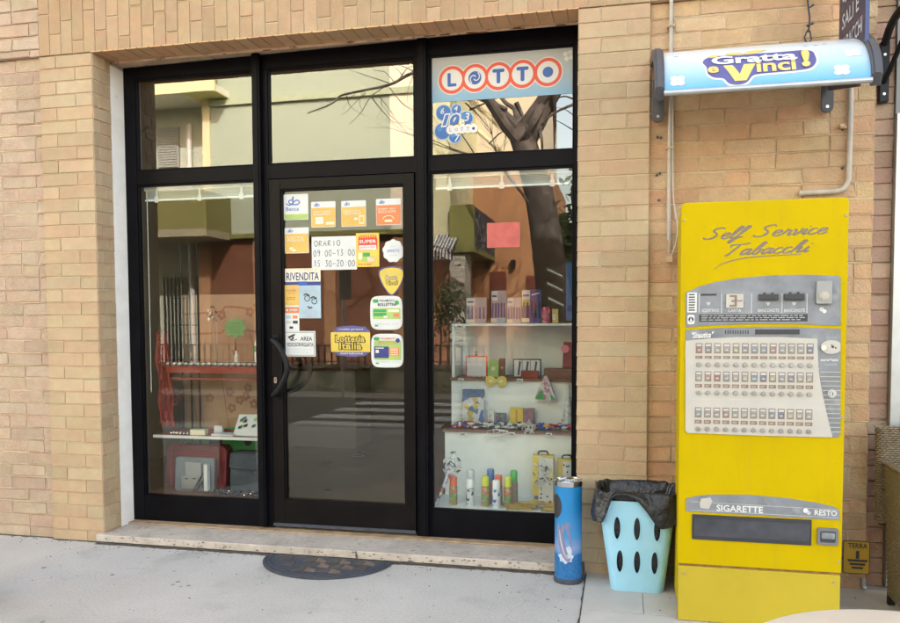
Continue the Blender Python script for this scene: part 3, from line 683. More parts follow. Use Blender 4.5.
# 6 opening hours, hand written
c = card(311.8, 236.3, 356.8, 269.8, WHP, .001)
HW = {'O': [[(.5,1),(.15,.8),(.05,.4),(.3,0),(.75,.05),(.95,.5),(.8,.9),(.45,1)]], 'R': [[(.1,0),(.15,1)],[(.1,.95),(.7,1),(.8,.7),(.2,.5),(.9,0)]], 'A': [[(0,0),(.5,1),(.9,0)],[(.2,.4),(.75,.4)]],
      'I': [[(.5,0),(.5,1)]], '0': [[(.5,1),(.1,.7),(.1,.3),(.4,0),(.8,.2),(.85,.7),(.5,1)]], '9': [[(.85,.85),(.4,1),(.15,.75),(.45,.5),(.85,.8),(.75,.3),(.5,0)]], '1': [[(.25,.7),(.6,1),(.6,0)]],
      '3': [[(.15,.95),(.75,.95),(.4,.6),(.8,.4),(.6,.05),(.1,.08)]], '5': [[(.85,1),(.25,1),(.2,.6),(.7,.55),(.75,.15),(.15,0)]], '2': [[(.15,.8),(.45,1),(.8,.75),(.15,0),(.9,.03)]], '-': [[(.1,.45),(.9,.5)]],
      ':': [[(.45,.75),(.5,.7)],[(.45,.2),(.5,.15)]], ' ': []}
def handwrite(mb, t, u0, u1, v0, v1, lw, col):
    x0, x1, z0, z1 = mb.R_; w, h = x1-x0, z1-z0; n = len(t)
    for i, ch in enumerate(t):
        a = u0+(u1-u0)*i/n; b = a+(u1-u0)/n*.78; dv = rnd.uniform(-.01, .01)
        for st in HW[ch]:
            p = [(x0+w*(a+(b-a)*q[0]), z0+h*(v0+dv+(v1-v0)*q[1])) for q in st]
            if len(p) > 2: p = [(q.x, q.y) for q in smoothpts([(e[0], e[1], 0) for e in p], 3)] if ch in 'O0932' else p
            mb.ribbon(p, lw, YS-.0018, col)
handwrite(c, 'ORARIO', .06, .66, .72, .88, .0035, DRK); handwrite(c, '09:00-13:00', .04, .98, .41, .60, .0032, DRK); handwrite(c, '15:30-20:00', .04, .98, .10, .29, .0032, DRK)
fin(c, 'notice', 'white sheet with handwritten opening hours')
# 7 yellow scratch-card poster
c = card(356.2, 233.0, 379.3, 266.8, YEL, .002, .0012)
for i in range(8): sub(c, .12+i*.1, .19+i*.1, .84, .9, RED, 1)
sub(c, .1, .92, .52, .85, RED, 2); stext(c, 'SUPER', .14, .88, .70, .80, WHT, 3, .02); sub(c, .13, .88, .50, .64, WHT, 3); stext(c, 'gratta e vinci', .18, .84, .54, .61, RED, 4)
stext(c, 'Gratta e Vinci', .15, .85, .91, .96, RED, 3); sub(c, .3, .6, .3, .42, GRE, 2); sub(c, .25, .55, .16, .28, LIM, 3); sub(c, .5, .8, .14, .3, SIL, 4); sub(c, .1, .26, .22, .42, CRE, 2)
waves(c, .1, .7, .06, 5, RED, 2)
fin(c, 'sticker', 'yellow upright scratch card poster')
# 8 round white seal with a wavy rim
x, z = at(393.2, 250.9); mb = MB()
mb.prism([(x+(.068+.0035*math.sin(9*t))*math.cos(t), z+(.071+.0035*math.sin(9*t))*math.sin(t)) for t in [2*PI*i/54 for i in range(54)]], YS-.0008, YS, WHP)
mb.text('AMMETTE', x-.04, x+.04, z-.009, z+.009, YS-.0016, BLU); mb.text('qui si', x-.018, x+.018, z+.022, z+.034, YS-.0016, LGR); mb.text('pagamenti', x-.03, x+.03, z-.034, z-.022, YS-.0016, LGR)
fin(mb, 'sticker', 'round white sticker with a wavy rim')
# 9 yellow plectrum
x, z = at(391.6, 280.5)
def plec(s): 
    P = [(-.078, .062), (-.05, .078), (.0, .084), (.05, .078), (.078, .062), (.08, .03), (.055, -.03), (.02, -.078), (0, -.09), (-.02, -.078), (-.055, -.03), (-.08, .03), (-.078, .062)]
    return [(x+s*q.x, z+s*q.y) for q in smoothpts([(a, b, 0) for a, b in P], 4)[:-1]]
mb = MB(); mb.prism(plec(1.06), YS-.0006, YS, PUR); mb.poly(plec(.96), YS-.0012, YEL); mb.text('Gratta', x-.045, x+.04, z+.004, z+.034, YS-.0020, DRK, .05, .2); mb.text('Vinci!', x-.04, x+.045, z-.03, z+.002, YS-.0020, DRK, .05, .2)
mb.text('Gratta', x-.042, x+.037, z+.007, z+.031, YS-.0026, CRE, .0, .2); mb.text('Vinci!', x-.037, x+.042, z-.027, z-.001, YS-.0026, YEL, .0, .2); mb.text('gioca qui', x-.04, x+.04, z+.045, z+.056, YS-.0020, LGR)
fin(mb, 'sticker', 'yellow guitar pick shaped sticker')
# 10, 11 bulging square bill stickers
def bulge(px0, py0, px1, py1, n=40):
    x0, x1, z0, z1 = rect(px0, py0, px1, py1, YS); cx, cz = (x0+x1)/2, (z0+z1)/2; a, b = (x1-x0)/2, (z1-z0)/2
    f = lambda t, s: (cx+s*a*math.copysign(abs(math.cos(t))**.42, math.cos(t)), cz+s*b*math.copysign(abs(math.sin(t))**.42, math.sin(t)))
    return (x0, x1, z0, z1), [f(2*PI*i/n, 1) for i in range(n)], [f(2*PI*i/n, .92) for i in range(n)]
for idx, (r_, lab) in enumerate((((370.3, 295.8, 402.5, 329.8), 'white rounded sticker with a green payment slip'), ((371.3, 333.7, 403.4, 367.5), 'green rounded sticker with a blue bank card'))):
    R4, o_, i_ = bulge(*r_); mb = MB(); mb.prism(o_, YS-.0008, YS, WHP); mb.R_ = R4; mb.L_ = 0
    if idx: mb.poly(i_, YS-.0012, WHP); sub(mb, .09, .93, .22, .8, LIM, 2, .01)
    sub(mb, .08, .26, .80, .90, GRE, 3, .01)
    stext(mb, 'PAGAMENTO', .3, .76, .83, .89, ORA if idx else DRK, 3, .01); stext(mb, 'BOLLETTINI', .24, .80, .70, .79, ORA if idx else DRK, 3, .02)
    x0, x1, z0, z1 = R4; mb.disc(x0+.83*(x1-x0), z0+.8*(z1-z0), .014, YS-.0030, GRE if not idx else NAV, 16)
    if not idx:
        sub(mb, .08, .94, .32, .64, LIM, 2); sub(mb, .1, .5, .52, .6, GRE, 3); sub(mb, .55, .9, .52, .6, CRE, 3); sub(mb, .1, .5, .40, .5, GRE, 3); sub(mb, .72, .9, .38, .48, ORA, 3); sub(mb, .42, .54, .34, .42, WHT, 4)
    else:
        sub(mb, .09, .55, .28, .62, NAV, 3); sub(mb, .14, .24, .43, .52, CRE, 4); sub(mb, .13, .4, .56, .59, WHT, 4); sub(mb, .56, .88, .34, .58, ORA, 3); 
        for q in (.37, .43, .49, .54): sub(mb, .6, .84, q, q+.02, CRE, 4)
    for q in range(6): sub(mb, .14+q*.08, .19+q*.08, .15, .19, LGR, 2)
    stext(mb, 'sicuro', .66, .88, .15, .2, LGR, 2); sub(mb, .14, .24, .1, .14, GRE, 2)
    fin(mb, 'sticker', lab)
# 12 poster with smiling glasses
c = card(285.4, 268.4, 320.8, 318.3, SKY, .001); sub(c, 0, 1, .74, 1, CRE, 1); stext(c, 'RIVENDITA', .04, .96, .76, .92, NAV, 2, .02); sub(c, .0, 1, .66, .73, NAV, 2); stext(c, 'AUTORIZZATA', .1, .9, .945, .985, LGR, 2)
x0, x1, z0, z1 = c.R_; w, h = x1-x0, z1-z0
c.poly([(x0+w*.35, z0+h*.74), (x0+w*.65, z0+h*.74), (x0+w*.6, z0+h*.66), (x0+w*.4, z0+h*.66)], YS-.0024, BLU)
for u, v in ((.62, .40), (.82, .34)):
    cx, cz = x0+w*u, z0+h*v; c.disc(cx, cz, .02, YS-.0022, DRK, 18, r0=.015)
    c.ribbon([(cx-.024, cz+.02), (cx-.008, cz+.03), (cx+.016, cz+.018)], .009, YS-.0024, DRK)
c.ribbon([(x0+w*.63, z0+h*.24), (x0+w*.69, z0+h*.205), (x0+w*.76, z0+h*.22)], .009, YS-.0024, DRK); stext(c, 'usa la tua tessera', .48, .94, .13, .16, LGR); waves(c, .48, .9, .04, 4, LGR, 2, .015); waves(c, .45, .95, .56, 5, LGR, 2, .02)
fin(c, 'poster', 'pale blue poster with a pair of glasses')
# 13 narrow strip
c = card(284.0, 285.0, 299.2, 331.0, WHP, .001, .0012); sub(c, 0, 1, .56, 1, AMB, 1); stext(c, 'NOVITA', .2, .8, .86, .9, NAV); stext(c, 'QUI', .3, .7, .80, .84, RED); waves(c, .2, .8, .72, 4, DRK, 2, .012); waves(c, .2, .8, .68, 3, DRK, 2, .012)
sub(c, 0, 1, .39, .52, ORA, 1); stext(c, 'paga', .4, .9, .43, .48, WHT, 2, .02); c.disc(c.R_[0]+(c.R_[1]-c.R_[0])*.22, c.R_[2]+(c.R_[3]-c.R_[2])*.455, .008, YS-.0036, WHT, 12)
for i, cc_ in enumerate((SKY, ORA, LGR, DRK)): u = .14+(i % 2)*.44; v = .27-(i//2)*.11; sub(c, u, u+.32, v, v+.065, cc_, 1)
sub(c, .35, .6, .05, .1, DRK, 1)
fin(c, 'sticker', 'narrow strip of small payment marks')
# 14 CCTV notice
c = card(284.5, 331.1, 315.7, 356.4, WHP, .002, .0024); x0, x1, z0, z1 = c.R_; w, h = x1-x0, z1-z0
pp = rrp(x0+.008, x1-.008, z0+.008, z1-.008, .008)
c.ribbon(pp+[pp[0]], .0025, YS-.0044, DRK)
stext(c, 'AREA', .52, .90, .62, .78, DRK, 2, .01); stext(c, 'VIDEOSORVEGLIATA', .08, .93, .39, .55, DRK, 2, .01); waves(c, .1, .9, .26, 8, LGR, 2, .025); waves(c, .1, .8, .15, 7, LGR, 2, .025)
c.disc(x0+w*.24, z0+h*.74, .016, YS-.0046, DRK, 14); c.disc(x0+w*.22, z0+h*.75, .009, YS-.0048, WHT, 12); c.ribbon([(x0+w*.2, z0+h*.64), (x0+w*.27, z0+h*.62), (x0+w*.42, z0+h*.68)], .004, YS-.0046, DRK)
c.poly([(x0+w*.12, z0+h*.78), (x0+w*.34, z0+h*.9), (x0+w*.36, z0+h*.84), (x0+w*.16, z0+h*.7)], YS-.0050, DRK)
fin(c, 'notice', 'white video surveillance notice')
# 15 national lottery
x0, x1, z0, z1 = rect(333, 326, 370.5, 356.5, YS); mb = MB()
n = 44; mb.prism([((x0+x1)/2+(x1-x0)/2*math.copysign(abs(math.cos(t))**.5, math.cos(t))*(1+.03*math.cos(12*t)), (z0+z1)/2+(z1-z0)/2*math.copysign(abs(math.sin(t))**.5, math.sin(t))*(1+.03*math.cos(12*t))) for t in [2*PI*i/n for i in range(n)]], YS-.0006, YS, PUR)
mb.text('ricchi premi', x0+.04, x1-.05, z1-.03, z1-.014, YS-.0014, CRE); mb.text('estrazione', x0+.05, x1-.05, z0+.014, z0+.028, YS-.0014, CRE)
a0, a1, b0, b1 = rect(331.1, 332.2, 370.3, 351.8, YS); mb.prism(rrp(a0, a1, b0, b1, .002), YS-.0022, YS-.0012, YEL)
for t, u0, u1, v0, v1 in (('Lotteria', .12, .86, .5, .84), ('Italia', .22, .78, .12, .48)):
    q = (a0+(a1-a0)*u0, a0+(a1-a0)*u1, b0+(b1-b0)*v0, b0+(b1-b0)*v1)
    mb.text(t, q[0]-.006, q[1]+.006, q[2]-.006, q[3]+.006, YS-.0028, DRK, .09); mb.text(t, *q, YS-.0034, YEL, .012)
fin(mb, 'sticker', 'yellow lottery sticker on a purple scalloped back')
# ------------------------------------------------------------------ vending machine
MY = -.62
vm = thing('vending_machine', 'tall yellow cigarette vending machine with rows of round buttons', 'vending machine', (3.91, -.4, 0))
mx0, mx1, mzt = 3.557, 4.272, 1.98
def mq(px, py): return pw(px, py, MY)
MZB = .280
# body with softly rounded top corners
def cap(x0, x1, z0, z1, r):
    p = [(x0, z0), (x1, z0)]
    for i in range(6): t = math.radians(90*i/5); p.append((x1-r+r*math.cos(t), z1-r+r*math.sin(t)))
    for i in range(6): t = math.radians(90+90*i/5); p.append((x0+r+r*math.cos(t), z1-r+r*math.sin(t)))
    return p
mb = MB(); mb.prism(cap(mx0+.012, mx1-.012, .03, mzt-.012, .02), MY+.065, -.22); mb.prism(cap(mx0+.05, mx1-.05, .08, mzt-.06, .02), -.219, -.02)
mb.build('body', M['yellow'], vm, bevel=.004)
mb = MB(); mb.prism(cap(mx0, mx1, MZB+.006, mzt, .022), MY+.004, MY+.06); fdoor = mb.build('front_door', M['yellow'], vm, bevel=.0035)
mb = MB(); mb.prism([(mx0+.004, .012), (mx1-.002, .012), (mx1-.002, MZB-.006), (mx0+.004, MZB-.006)], MY+.008, MY+.062); mb.build('plinth_panel', M['yellow_faded'], vm, bevel=.003)
mb = MB(); mb.box(mx0+.008, mx1-.008, MY+.018, MY+.058, MZB-.006, MZB+.006); mb.build('seam_strip', mat('rust_line', (.28, .15, .05), .8, var=.4, scale=30), vm)
mb = MB()
for i in range(60): z = MZB+.03+i*.0275; mb.box(mx0+.0108, mx0+.0118, MY+.075, MY+.082, z, z+.010)
mb.build('edge_perforation', M['dark'], vm)
for sx_, sz_ in ((mx0+.012, 1.90), (mx1-.012, 1.90), (mx1-.012, 1.0), (mx1-.012, .34), (mx0+.03, .24), (mx1-.03, .24)):
    mb = MB(); mb.prism([(sx_+.005*math.cos(t), sz_+.005*math.sin(t)) for t in [2*PI*i/12 for i in range(12)]], MY-.0005, MY+.012); mb.poly([(sx_-.004, sz_-.0008), (sx_+.004, sz_-.0008), (sx_+.004, sz_+.0008), (sx_-.004, sz_+.0008)], MY-.0008, 1); mb.build('screw', [M['conduit'], M['dark']], vm)
def P(*pts): return [mq(*p) for p in pts]
g1 = P((685.7,292.8),(699,286.6),(717.8,281.6),(742.4,277.8),(774.5,275.2),(812,274.8),(838.5,275.8),(840.6,278),(840.7,325.8),(800,324.1),(763,323.6),(720,324.8),(685.7,327))
g2 = P((685.7,330.2),(720,328),(763,326.8),(800,327.2),(840.7,328.8),(840.3,434.5),(838,437.4),(832,437.6),(820,430),(685.7,345))
mb = MB(); mb.prism(g1, MY, MY+.0045); pp1 = mb.build('payment_panel', M['panel_grey'], vm)
mb = MB(); mb.prism(g2, MY, MY+.0045); pp2 = mb.build('display_panel', M['panel_grey'], vm)
VM = [M['panel_grey'], M['line_grey'], M['white_matte'], M['slot'], M['panel_beige'], M['dark'], M['brown_grey'], M['silver']]
def mrect(*r): return rect(*r, MY)
# payment panel fittings
mb = MB()
for px in (699.3, 721.6, 751.5, 782, 807):
    x, _ = mq(px, 303); _, z0 = mq(px, 313); _, z1 = mq(px, 293.5); mb.poly([(x-.002, z0), (x+.002, z0), (x+.002, z1), (x-.002, z1)], MY-.0006, 1)
x0, x1, z0, z1 = mrect(699, 314.3, 807.6, 321.6); mb.poly(rrp(x0, x1, z0, z1, .002), MY-.0006, 5)
for k in range(3):
    zz = z0+(z1-z0)*(.2+.28*k); x = x0+.01
    while x < x1-.03: w_ = rnd.uniform(.01, .035); mb.poly([(x, zz), (x+w_, zz), (x+w_, zz+.003), (x, zz+.003)], MY-.0012, 1); x += w_+.006
for px0, px1, t in ((702, 719, 'SCONTRINO'), (728, 741, 'CARTA'), (758, 779, 'BANCONOTE'), (784, 805, 'BANCONOTE')):
    x0, x1, z0, z1 = mrect(px0, 308.8, px1, 312, ); mb.text(t, x0, x1, z0, z1, MY-.0008, 2)
for px in (708.5, 768, 794):
    x, z = mq(px, 304); mb.poly([(x-.010, z+.008), (x+.010, z+.008), (x+.003, z-.006), (x-.003, z-.006)], MY-.0008, 1)
x0, x1, z0, z1 = mrect(687.3, 292.5, 696.8, 312.5); mb.poly(rrp(x0, x1, z0, z1, .002), MY-.0006, 2)
for k in range(7): zz = z0+.008+k*.012; mb.poly([(x0+.006, zz), (x1-.006-rnd.random()*.008, zz), (x1-.008, zz+.006), (x0+.006, zz+.006)], MY-.0012, 5)
x, z = mq(691, 319.5); mb.poly(rrp(x-.016, x+.016, z-.022, z+.022, .008), MY-.0006, 2); mb.disc(x, z, .012, MY-.0012, 5, 14); mb.poly([(x-.007, z-.009), (x+.007, z-.009), (x, z+.010)], MY-.0018, 2)
mb.build('panel_print', VM, pp1)
mb = MB(); x0, x1, z0, z1 = mrect(700.8, 293.7, 716.5, 295.6); mb.box(x0, x1, MY-.002, MY, z0, z1, 5); mb.build('receipt_slot', VM, pp1)
mb = MB(); x0, x1, z0, z1 = mrect(726, 294, 743.3, 307.8); mb.box(x0, x1, MY-.006, MY, z0, z1, 4)
w, h = x1-x0, z1-z0
for a, b, c_, d in ((.2, .6, .78, .92), (.48, .62, .1, .92), (.2, .6, .08, .22), (.3, .6, .42, .56), (.62, .95, .46, .54)): mb.poly([(x0+a*w, z0+c_*h), (x0+b*w, z0+c_*h), (x0+b*w, z0+d*h), (x0+a*w, z0+d*h)], MY-.0068-.0003*a, 6)
mb.build('card_reader', VM, pp1)
for r_ in ((758.5, 294.2, 778.3, 300.4), (784, 293.8, 804.2, 300.2)):
    mb = MB(); x0, x1, z0, z1 = mrect(*r_); mb.box(x0, x1, MY-.012, MY, z0, z1, 5); mb.box(x0+.01, x1-.01, MY-.018, MY-.0121, z0+.004, z0+.012, 5)
    for q in (.3, .7): x = x0+(x1-x0)*q; mb.box(x-.004, x+.004, MY-.008, MY, z1, z1+.008, 5)
    mb.build('banknote_slot', VM, pp1)
mb = MB(); x0, x1, z0, z1 = mrect(815.4, 281.2, 831, 304); mb.prism(rrp(x0, x1, z0, z1, .006), MY-.022, MY, 0)
cbox = mb.build('coin_box', mat('light_grey_casting', (.27, .27, .265), .45, .2, var=.08), vm, bevel=.003)
cx, cz = mq(822.9, 296); mb = MB(); mb.prism([(cx+.021*math.cos(t), cz+.021*math.sin(t)) for t in [2*PI*i/24 for i in range(24)]], MY-.027, MY-.0221); mb.prism([(cx+.014*math.cos(t), cz+.014*math.sin(t)) for t in [2*PI*i/24 for i in range(24)]], MY-.031, MY-.0271)
mb.build('return_button', M['conduit'], cbox)
mb = MB(); x, z = mq(823, 309.3); mb.disc(x-.006, z, .009, MY-.0006, 2, 14); mb.disc(x+.006, z-.009, .009, MY-.0009, 2, 14); mb.disc(x-.006, z, .005, MY-.0012, 1, 12); mb.build('coin_mark', VM, pp1)
# display strip
mb = MB(); x0, x1, z0, z1 = mrect(755.2, 329.4, 799.5, 334.3); mb.box(x0, x1, MY-.002, MY, z0, z1, 5); mb.build('display', VM, pp2)
mb = MB()
for i in range(10): px = 725+i*2.5; x0, x1, z0, z1 = mrect(px, 330.3, px+1.1, 334); mb.poly([(x0, z0), (x1, z0), (x1, z1), (x0, z1)], MY-.0006, 5)
mb.build('vents', VM, pp2)
# beige selection board
bp = P((685.3,340.9),(710,338.4),(737.4,337.1),(780,337),(817.2,338.8),(818.3,368.3),(819.8,380),(822.8,396.4),(827.3,416.6),(832.4,437.3),(760,435.6),(687.5,432.8),(685.3,430.5))
mb = MB(); mb.prism(bp, MY-.004, MY-.0005); sboard = mb.build('selection_board', M['panel_beige'], vm)
mb = MB()
for y0_, y1_ in ((367.4, 368.4), (398.6, 400.6)):
    a = mq(686, y0_); b = mq(819.5 if y0_ < 380 else 824, y1_); mb.ribbon([a, b], .003, MY-.0046, 1)
for k in range(14): py = 372+k*4.6; a = mq(820+max(0, k-1)*.75, py); b = mq(840.2, py+.2); mb.ribbon([a, b], .0032, MY-.0052 if True else 0, 4)
for k in range(5): py = 409+k*5; a = mq(812, py); b = mq(822+k*2, py+.3); mb.ribbon([a, b], .0025, MY-.0046, 1)
mb.build('board_lines', VM, sboard)
packcols = [(.45,.10,.09),(.20,.20,.25),(.42,.38,.30),(.40,.36,.30),(.45,.38,.20),(.30,.34,.36),(.26,.32,.34),(.24,.30,.34),(.45,.22,.17),(.36,.36,.34),(.40,.37,.30),(.40,.36,.30),(.13,.13,.24)]
M['button_metal'] = mat('button_metal', (.30, .29, .28), .35, .7, var=.2)
packm = [mat('pack_print', tuple(.22+.42*(q-.3) for q in c), .4, var=.3, scale=70) for c in packcols]
for r, (pz0, pz1, lz0, lz1, bz) in enumerate(((343.2, 353.2, 355.8, 358.6, 364.5), (371.3, 381.2, 383.9, 387.4, 392.5), (407.2, 417.2, 419.7, 423.3, 428.6))):
    # columns follow one world height per row
    _, za = mq(698.5, pz1); _, zb = mq(698.5, pz0); _, la = mq(698.5, lz1); _, lb = mq(698.5, lz0); _, zc = mq(698.5, bz)
    for c in range(13):
        x, _ = mq(698.6+c*9.22, 380)
        q = packm[c] if r == 0 else packm[(c*5+r*3) % 13] if rnd.random() < .7 else packm[2]
        hw = .0145
        mb = MB(); mb.box(x-hw, x+hw, MY-.0055, MY-.0042, za, zb, 0); mb.poly([(x-hw+.003, za+.004), (x+hw-.003, za+.004), (x+hw-.003, zb-.016), (x-hw+.003, zb-.016)], MY-.0060, 2); 
        mb.poly([(x-hw+.003, zb-.014), (x+hw-.003, zb-.014), (x+hw-.003, zb-.004), (x-hw+.003, zb-.004)], MY-.0061, 1)
        mb.poly([(x-.006, za+.012), (x+.006, za+.012), (x+.006, za+.018), (x-.006, za+.018)], MY-.0066, 1)
        mb.build('pack_window', [M['brown_grey'], M['line_grey'], q], sboard)
        mb = MB(); mb.box(x-hw-.001, x+hw+.001, MY-.0052, MY-.0042, la, lb, 0); mb.poly([(x-hw+.003, la+.003), (x+hw-.006-rnd.random()*.01, la+.003), (x+hw-.006, lb-.004), (x-hw+.003, lb-.004)], MY-.0056, 1)
        mb.build('price_label', [M['brown_grey'], mat('label_text', (.33, .25, .20), .5) if 'label_text' not in bpy.data.materials else bpy.data.materials['label_text']], sboard)
        ring = [(x+.0125*math.cos(t), zc+.0125*math.sin(t)) for t in [2*PI*i/18 for i in range(18)]]; btn = [(x+.0095*math.cos(t), zc+.0095*math.sin(t)) for t in [2*PI*i/18 for i in range(18)]]
        mb = MB(); mb.prism(ring, MY-.006, MY-.0042, 1); mb.prism(btn, MY-.013, MY-.0061, 0); mb.build('button', [M['button_metal'], M['conduit']], sboard, bevel=.0015)
# key plate, lock, small names
kp = [(4.228+.046*math.cos(t), 0+.030*math.sin(t)) for t in [2*PI*i/28 for i in range(28)]]
kx, kz = mq(831, 347); kp = [(min(kx+.044*math.cos(t), mq(840.2, 347)[0]), kz+.031*math.sin(t)) for t in [2*PI*i/32 for i in range(32)]]
mb = MB(); mb.prism(kp, MY-.006, MY-.0005, 4); x, z = mq(823.3, 347.8); mb.prism([(x+.012*math.cos(t), z+.012*math.sin(t)) for t in [2*PI*i/18 for i in range(18)]], MY-.012, MY-.0061, 7)
x, z = mq(832.5, 346.8); mb.disc(x, z, .006, MY-.0066, 5, 10); mb.disc(x+.012, z-.005, .004, MY-.0066, 5, 10); mb.disc(x-.005, z+.008, .003, MY-.0066, 5, 10)
mb.build('key_plate', VM, pp2)
mb = MB(); x, z = mq(831.8, 393.6); mb.prism([(x+.019*math.cos(t), z+.019*math.sin(t)) for t in [2*PI*i/22 for i in range(22)]], MY-.008, MY-.0053, 1); mb.prism([(x+.012*math.cos(t), z+.012*math.sin(t)) for t in [2*PI*i/22 for i in range(22)]], MY-.014, MY-.0081, 7); mb.poly([(x-.002, z-.007), (x+.002, z-.007), (x+.002, z+.007), (x-.002, z+.007)], MY-.0145, 5)
mb.build('lock', VM, pp2)
mb = MB(); x0, x1, z0, z1 = mrect(820.5, 358.4, 838.5, 361.2); mb.text('euroMatic', x0, x1, z0, z1, MY-.0008, 2, .02); x0, x1, z0, z1 = mrect(824.5, 363.8, 836.5, 365.6); mb.text('PLATINUM', x0, x1, z0, z1, MY-.0008, 1)
x0, x1, z0, z1 = mrect(691.5, 331.8, 714, 338); mb.text('"Sinautica"', x0, x1, z0, z1, MY-.0050, 2, .03, shear=.5, rot=.04)
mb.build('maker_name', VM, pp2)
# script lettering: pen strokes
ST = {
 'S': (1.0, [[(.95,.86),(.86,.98),(.66,1.0),(.42,.9),(.36,.72),(.54,.56),(.68,.38),(.6,.16),(.34,.02),(.06,.06),(-.06,.2)]]),
 'e': (.56, [[(.04,.2),(.3,.28),(.46,.42),(.36,.52),(.16,.46),(.06,.24),(.14,.05),(.34,.02),(.58,.18)]]),
 'l': (.36, [[(.0,.12),(.22,.5),(.44,.98),(.40,1.08),(.28,.98),(.10,.42),(.1,.06),(.22,.02),(.38,.16)]]),
 'f': (.42, [[(.0,.12),(.24,.52),(.5,1.0),(.44,1.1),(.32,.98),(.06,.1),(-.14,-.36),(-.24,-.38),(-.2,-.2),(.1,.02),(.42,.16)]]),
 'r': (.52, [[(.0,.12),(.2,.46),(.24,.54),(.3,.44),(.44,.44),(.36,.2),(.4,.03),(.54,.14)]]),
 'v': (.56, [[(.04,.44),(.16,.5),(.18,.3),(.16,.04),(.3,.1),(.46,.34),(.48,.52),(.6,.46)]]),
 'i': (.34, [[(.0,.12),(.2,.5),(.12,.16),(.16,.03),(.34,.14)], [(.26,.7),(.3,.76)]]),
 'c': (.5, [[(.42,.42),(.34,.52),(.16,.46),(.05,.24),(.12,.05),(.3,.02),(.52,.18)]]),
 'T': (.95, [[(.16,.74),(.2,.92),(.5,.96),(.9,.98),(1.15,1.08)], [(.66,.94),(.48,.5),(.3,.08),(.12,.0)]]),
 'a': (.62, [[(.46,.44),(.3,.52),(.1,.36),(.05,.1),(.16,.02),(.36,.2),(.5,.5),(.4,.16),(.46,.03),(.64,.16)]]),
 'b': (.56, [[(.0,.12),(.24,.5),(.46,1.0),(.4,1.08),(.3,.98),(.1,.3),(.12,.04),(.3,.06),(.42,.32),(.36,.46),(.6,.4)]]),
 'h': (.62, [[(.0,.12),(.24,.5),(.46,1.0),(.4,1.08),(.3,.98),(.02,.0)], [(.12,.26),(.34,.5),(.44,.44),(.34,.1),(.42,.03),(.64,.16)]]),
 ' ': (.5, []),
}
def script(mb, word, pA, pB, hgt, y, m, wmax):
    tot = sum(ST[c][0] for c in word); A, B = Vector(pA), Vector(pB); L_ = (B-A).length; dx = (B-A)/L_; up = Vector((0, 1)); x = 0
    for ch in word:
        adv, sts = ST[ch]
        for st in sts:
            q = smoothpts([(a, b, 0) for a, b in st], 6) if len(st) > 2 else [Vector((a, b, 0)) for a, b in st]
            pts = []; ws = []
            for i, v in enumerate(q):
                p = A+dx*((x+v.x+v.y*.42)/tot*L_)+up*v.y*hgt; pts.append((p.x, p.y))
                d = (q[min(i+1, len(q)-1)]-q[max(i-1, 0)]); dn = abs(d.y)/(d.length+1e-6); e = min(1, (i+1)/4, (len(q)-i)/4)
                ws.append(wmax*(.50+.5*dn)*(.45+.55*e))
            mb.ribbon(pts, ws, y, m)
        x += adv
mb = MB(); yv = MY+.0035
_sm = M['brown_grey']
script(mb, 'Self', mq(703, 239.5), mq(742, 238), .050, yv, 0, .0095)
script(mb, 'Service', mq(753, 237), mq(826, 233.5), .050, yv, 0, .0095)
script(mb, 'Tabacchi', mq(722, 255.8), mq(808, 252), .050, yv, 0, .0095)
sw = smoothpts([(*mq(714, 269.5), 0), (*mq(722, 264), 0), (*mq(740, 258.8), 0), (*mq(765, 256), 0), (*mq(801, 254.2), 0)], 5)
mb.ribbon([(p.x, p.y) for p in sw], [.001+.004*math.sin(PI*(i+1)/(len(sw)+2)) for i in range(len(sw))], yv-.0003, 0)
mb.build('script_lettering', mat('bronze_lettering', (.17, .125, .085), .5, var=.1), fdoor)
# lower panel
lp = P((686.2,498.5),(697,496),(709.3,494.9),(748.5,495),(787.8,498.4),(816.6,502.8),(836,507.5),(839.4,510.5),(839.6,520.4),(760,515.6),(686.2,511.3))
mb = MB(); mb.prism(lp, MY, MY+.0045); mb.build('label_panel', M['panel_grey'], vm)
mb = MB(); x0, x1, z0, z1 = mrect(716.5, 505.6, 763, 512.2); mb.text('SIGARETTE', x0, x1, z0, z1, MY-.0008, 2, .02); x0, x1, z0, z1 = mrect(814.5, 510.2, 837, 515.8); mb.text('RESTO', x0, x1, z0, z1, MY-.0008, 2, .02)
for a, b in (((691, 501.5), (838, 510)), ((691, 510), (838, 518))): mb.ribbon([mq(*a), mq(*b)], .002, MY-.0006, 1)
mb.poly(P((701, 498.5), (710, 497.5), (712.5, 501), (709, 509), (700.5, 508), (699.5, 504)), MY-.0012, 4); x, z = mq(806.8, 511.5); mb.disc(x-.005, z+.004, .011, MY-.0010, 2, 14); mb.disc(x+.008, z-.006, .009, MY-.0012, 1, 14)
mb.build('panel_print', VM, vm)
x0, x1, z0, z1 = mrect(693, 518, 810.6, 541.5)
mb = MB(); mb.box(x0-.004, x1+.004, MY-.001, MY+.0036, z0-.004, z0, 0); mb.box(x0-.004, x1+.004, MY-.001, MY+.0036, z1, z1+.004, 0); mb.box(x0-.004, x0, MY-.001, MY+.0036, z0, z1, 0); mb.box(x1, x1+.004, MY-.001, MY+.0036, z0, z1, 0)
mb.box(x0, x1, MY+.0005, MY+.0036, z0, z1, 0)
trc = mb.build('tray_recess', [M['dark']], vm)
mb = MB(); mb.box(x0+.003, x1-.003, MY-.003, MY+.0, z0+.014, z1-.014, 0); mb.build('dispensing_flap', [mat('smoked_flap', (.05, .052, .065), .3, var=.35, scale=9)], trc)
x0, x1, z0, z1 = mrect(817, 528, 838, 544.8)
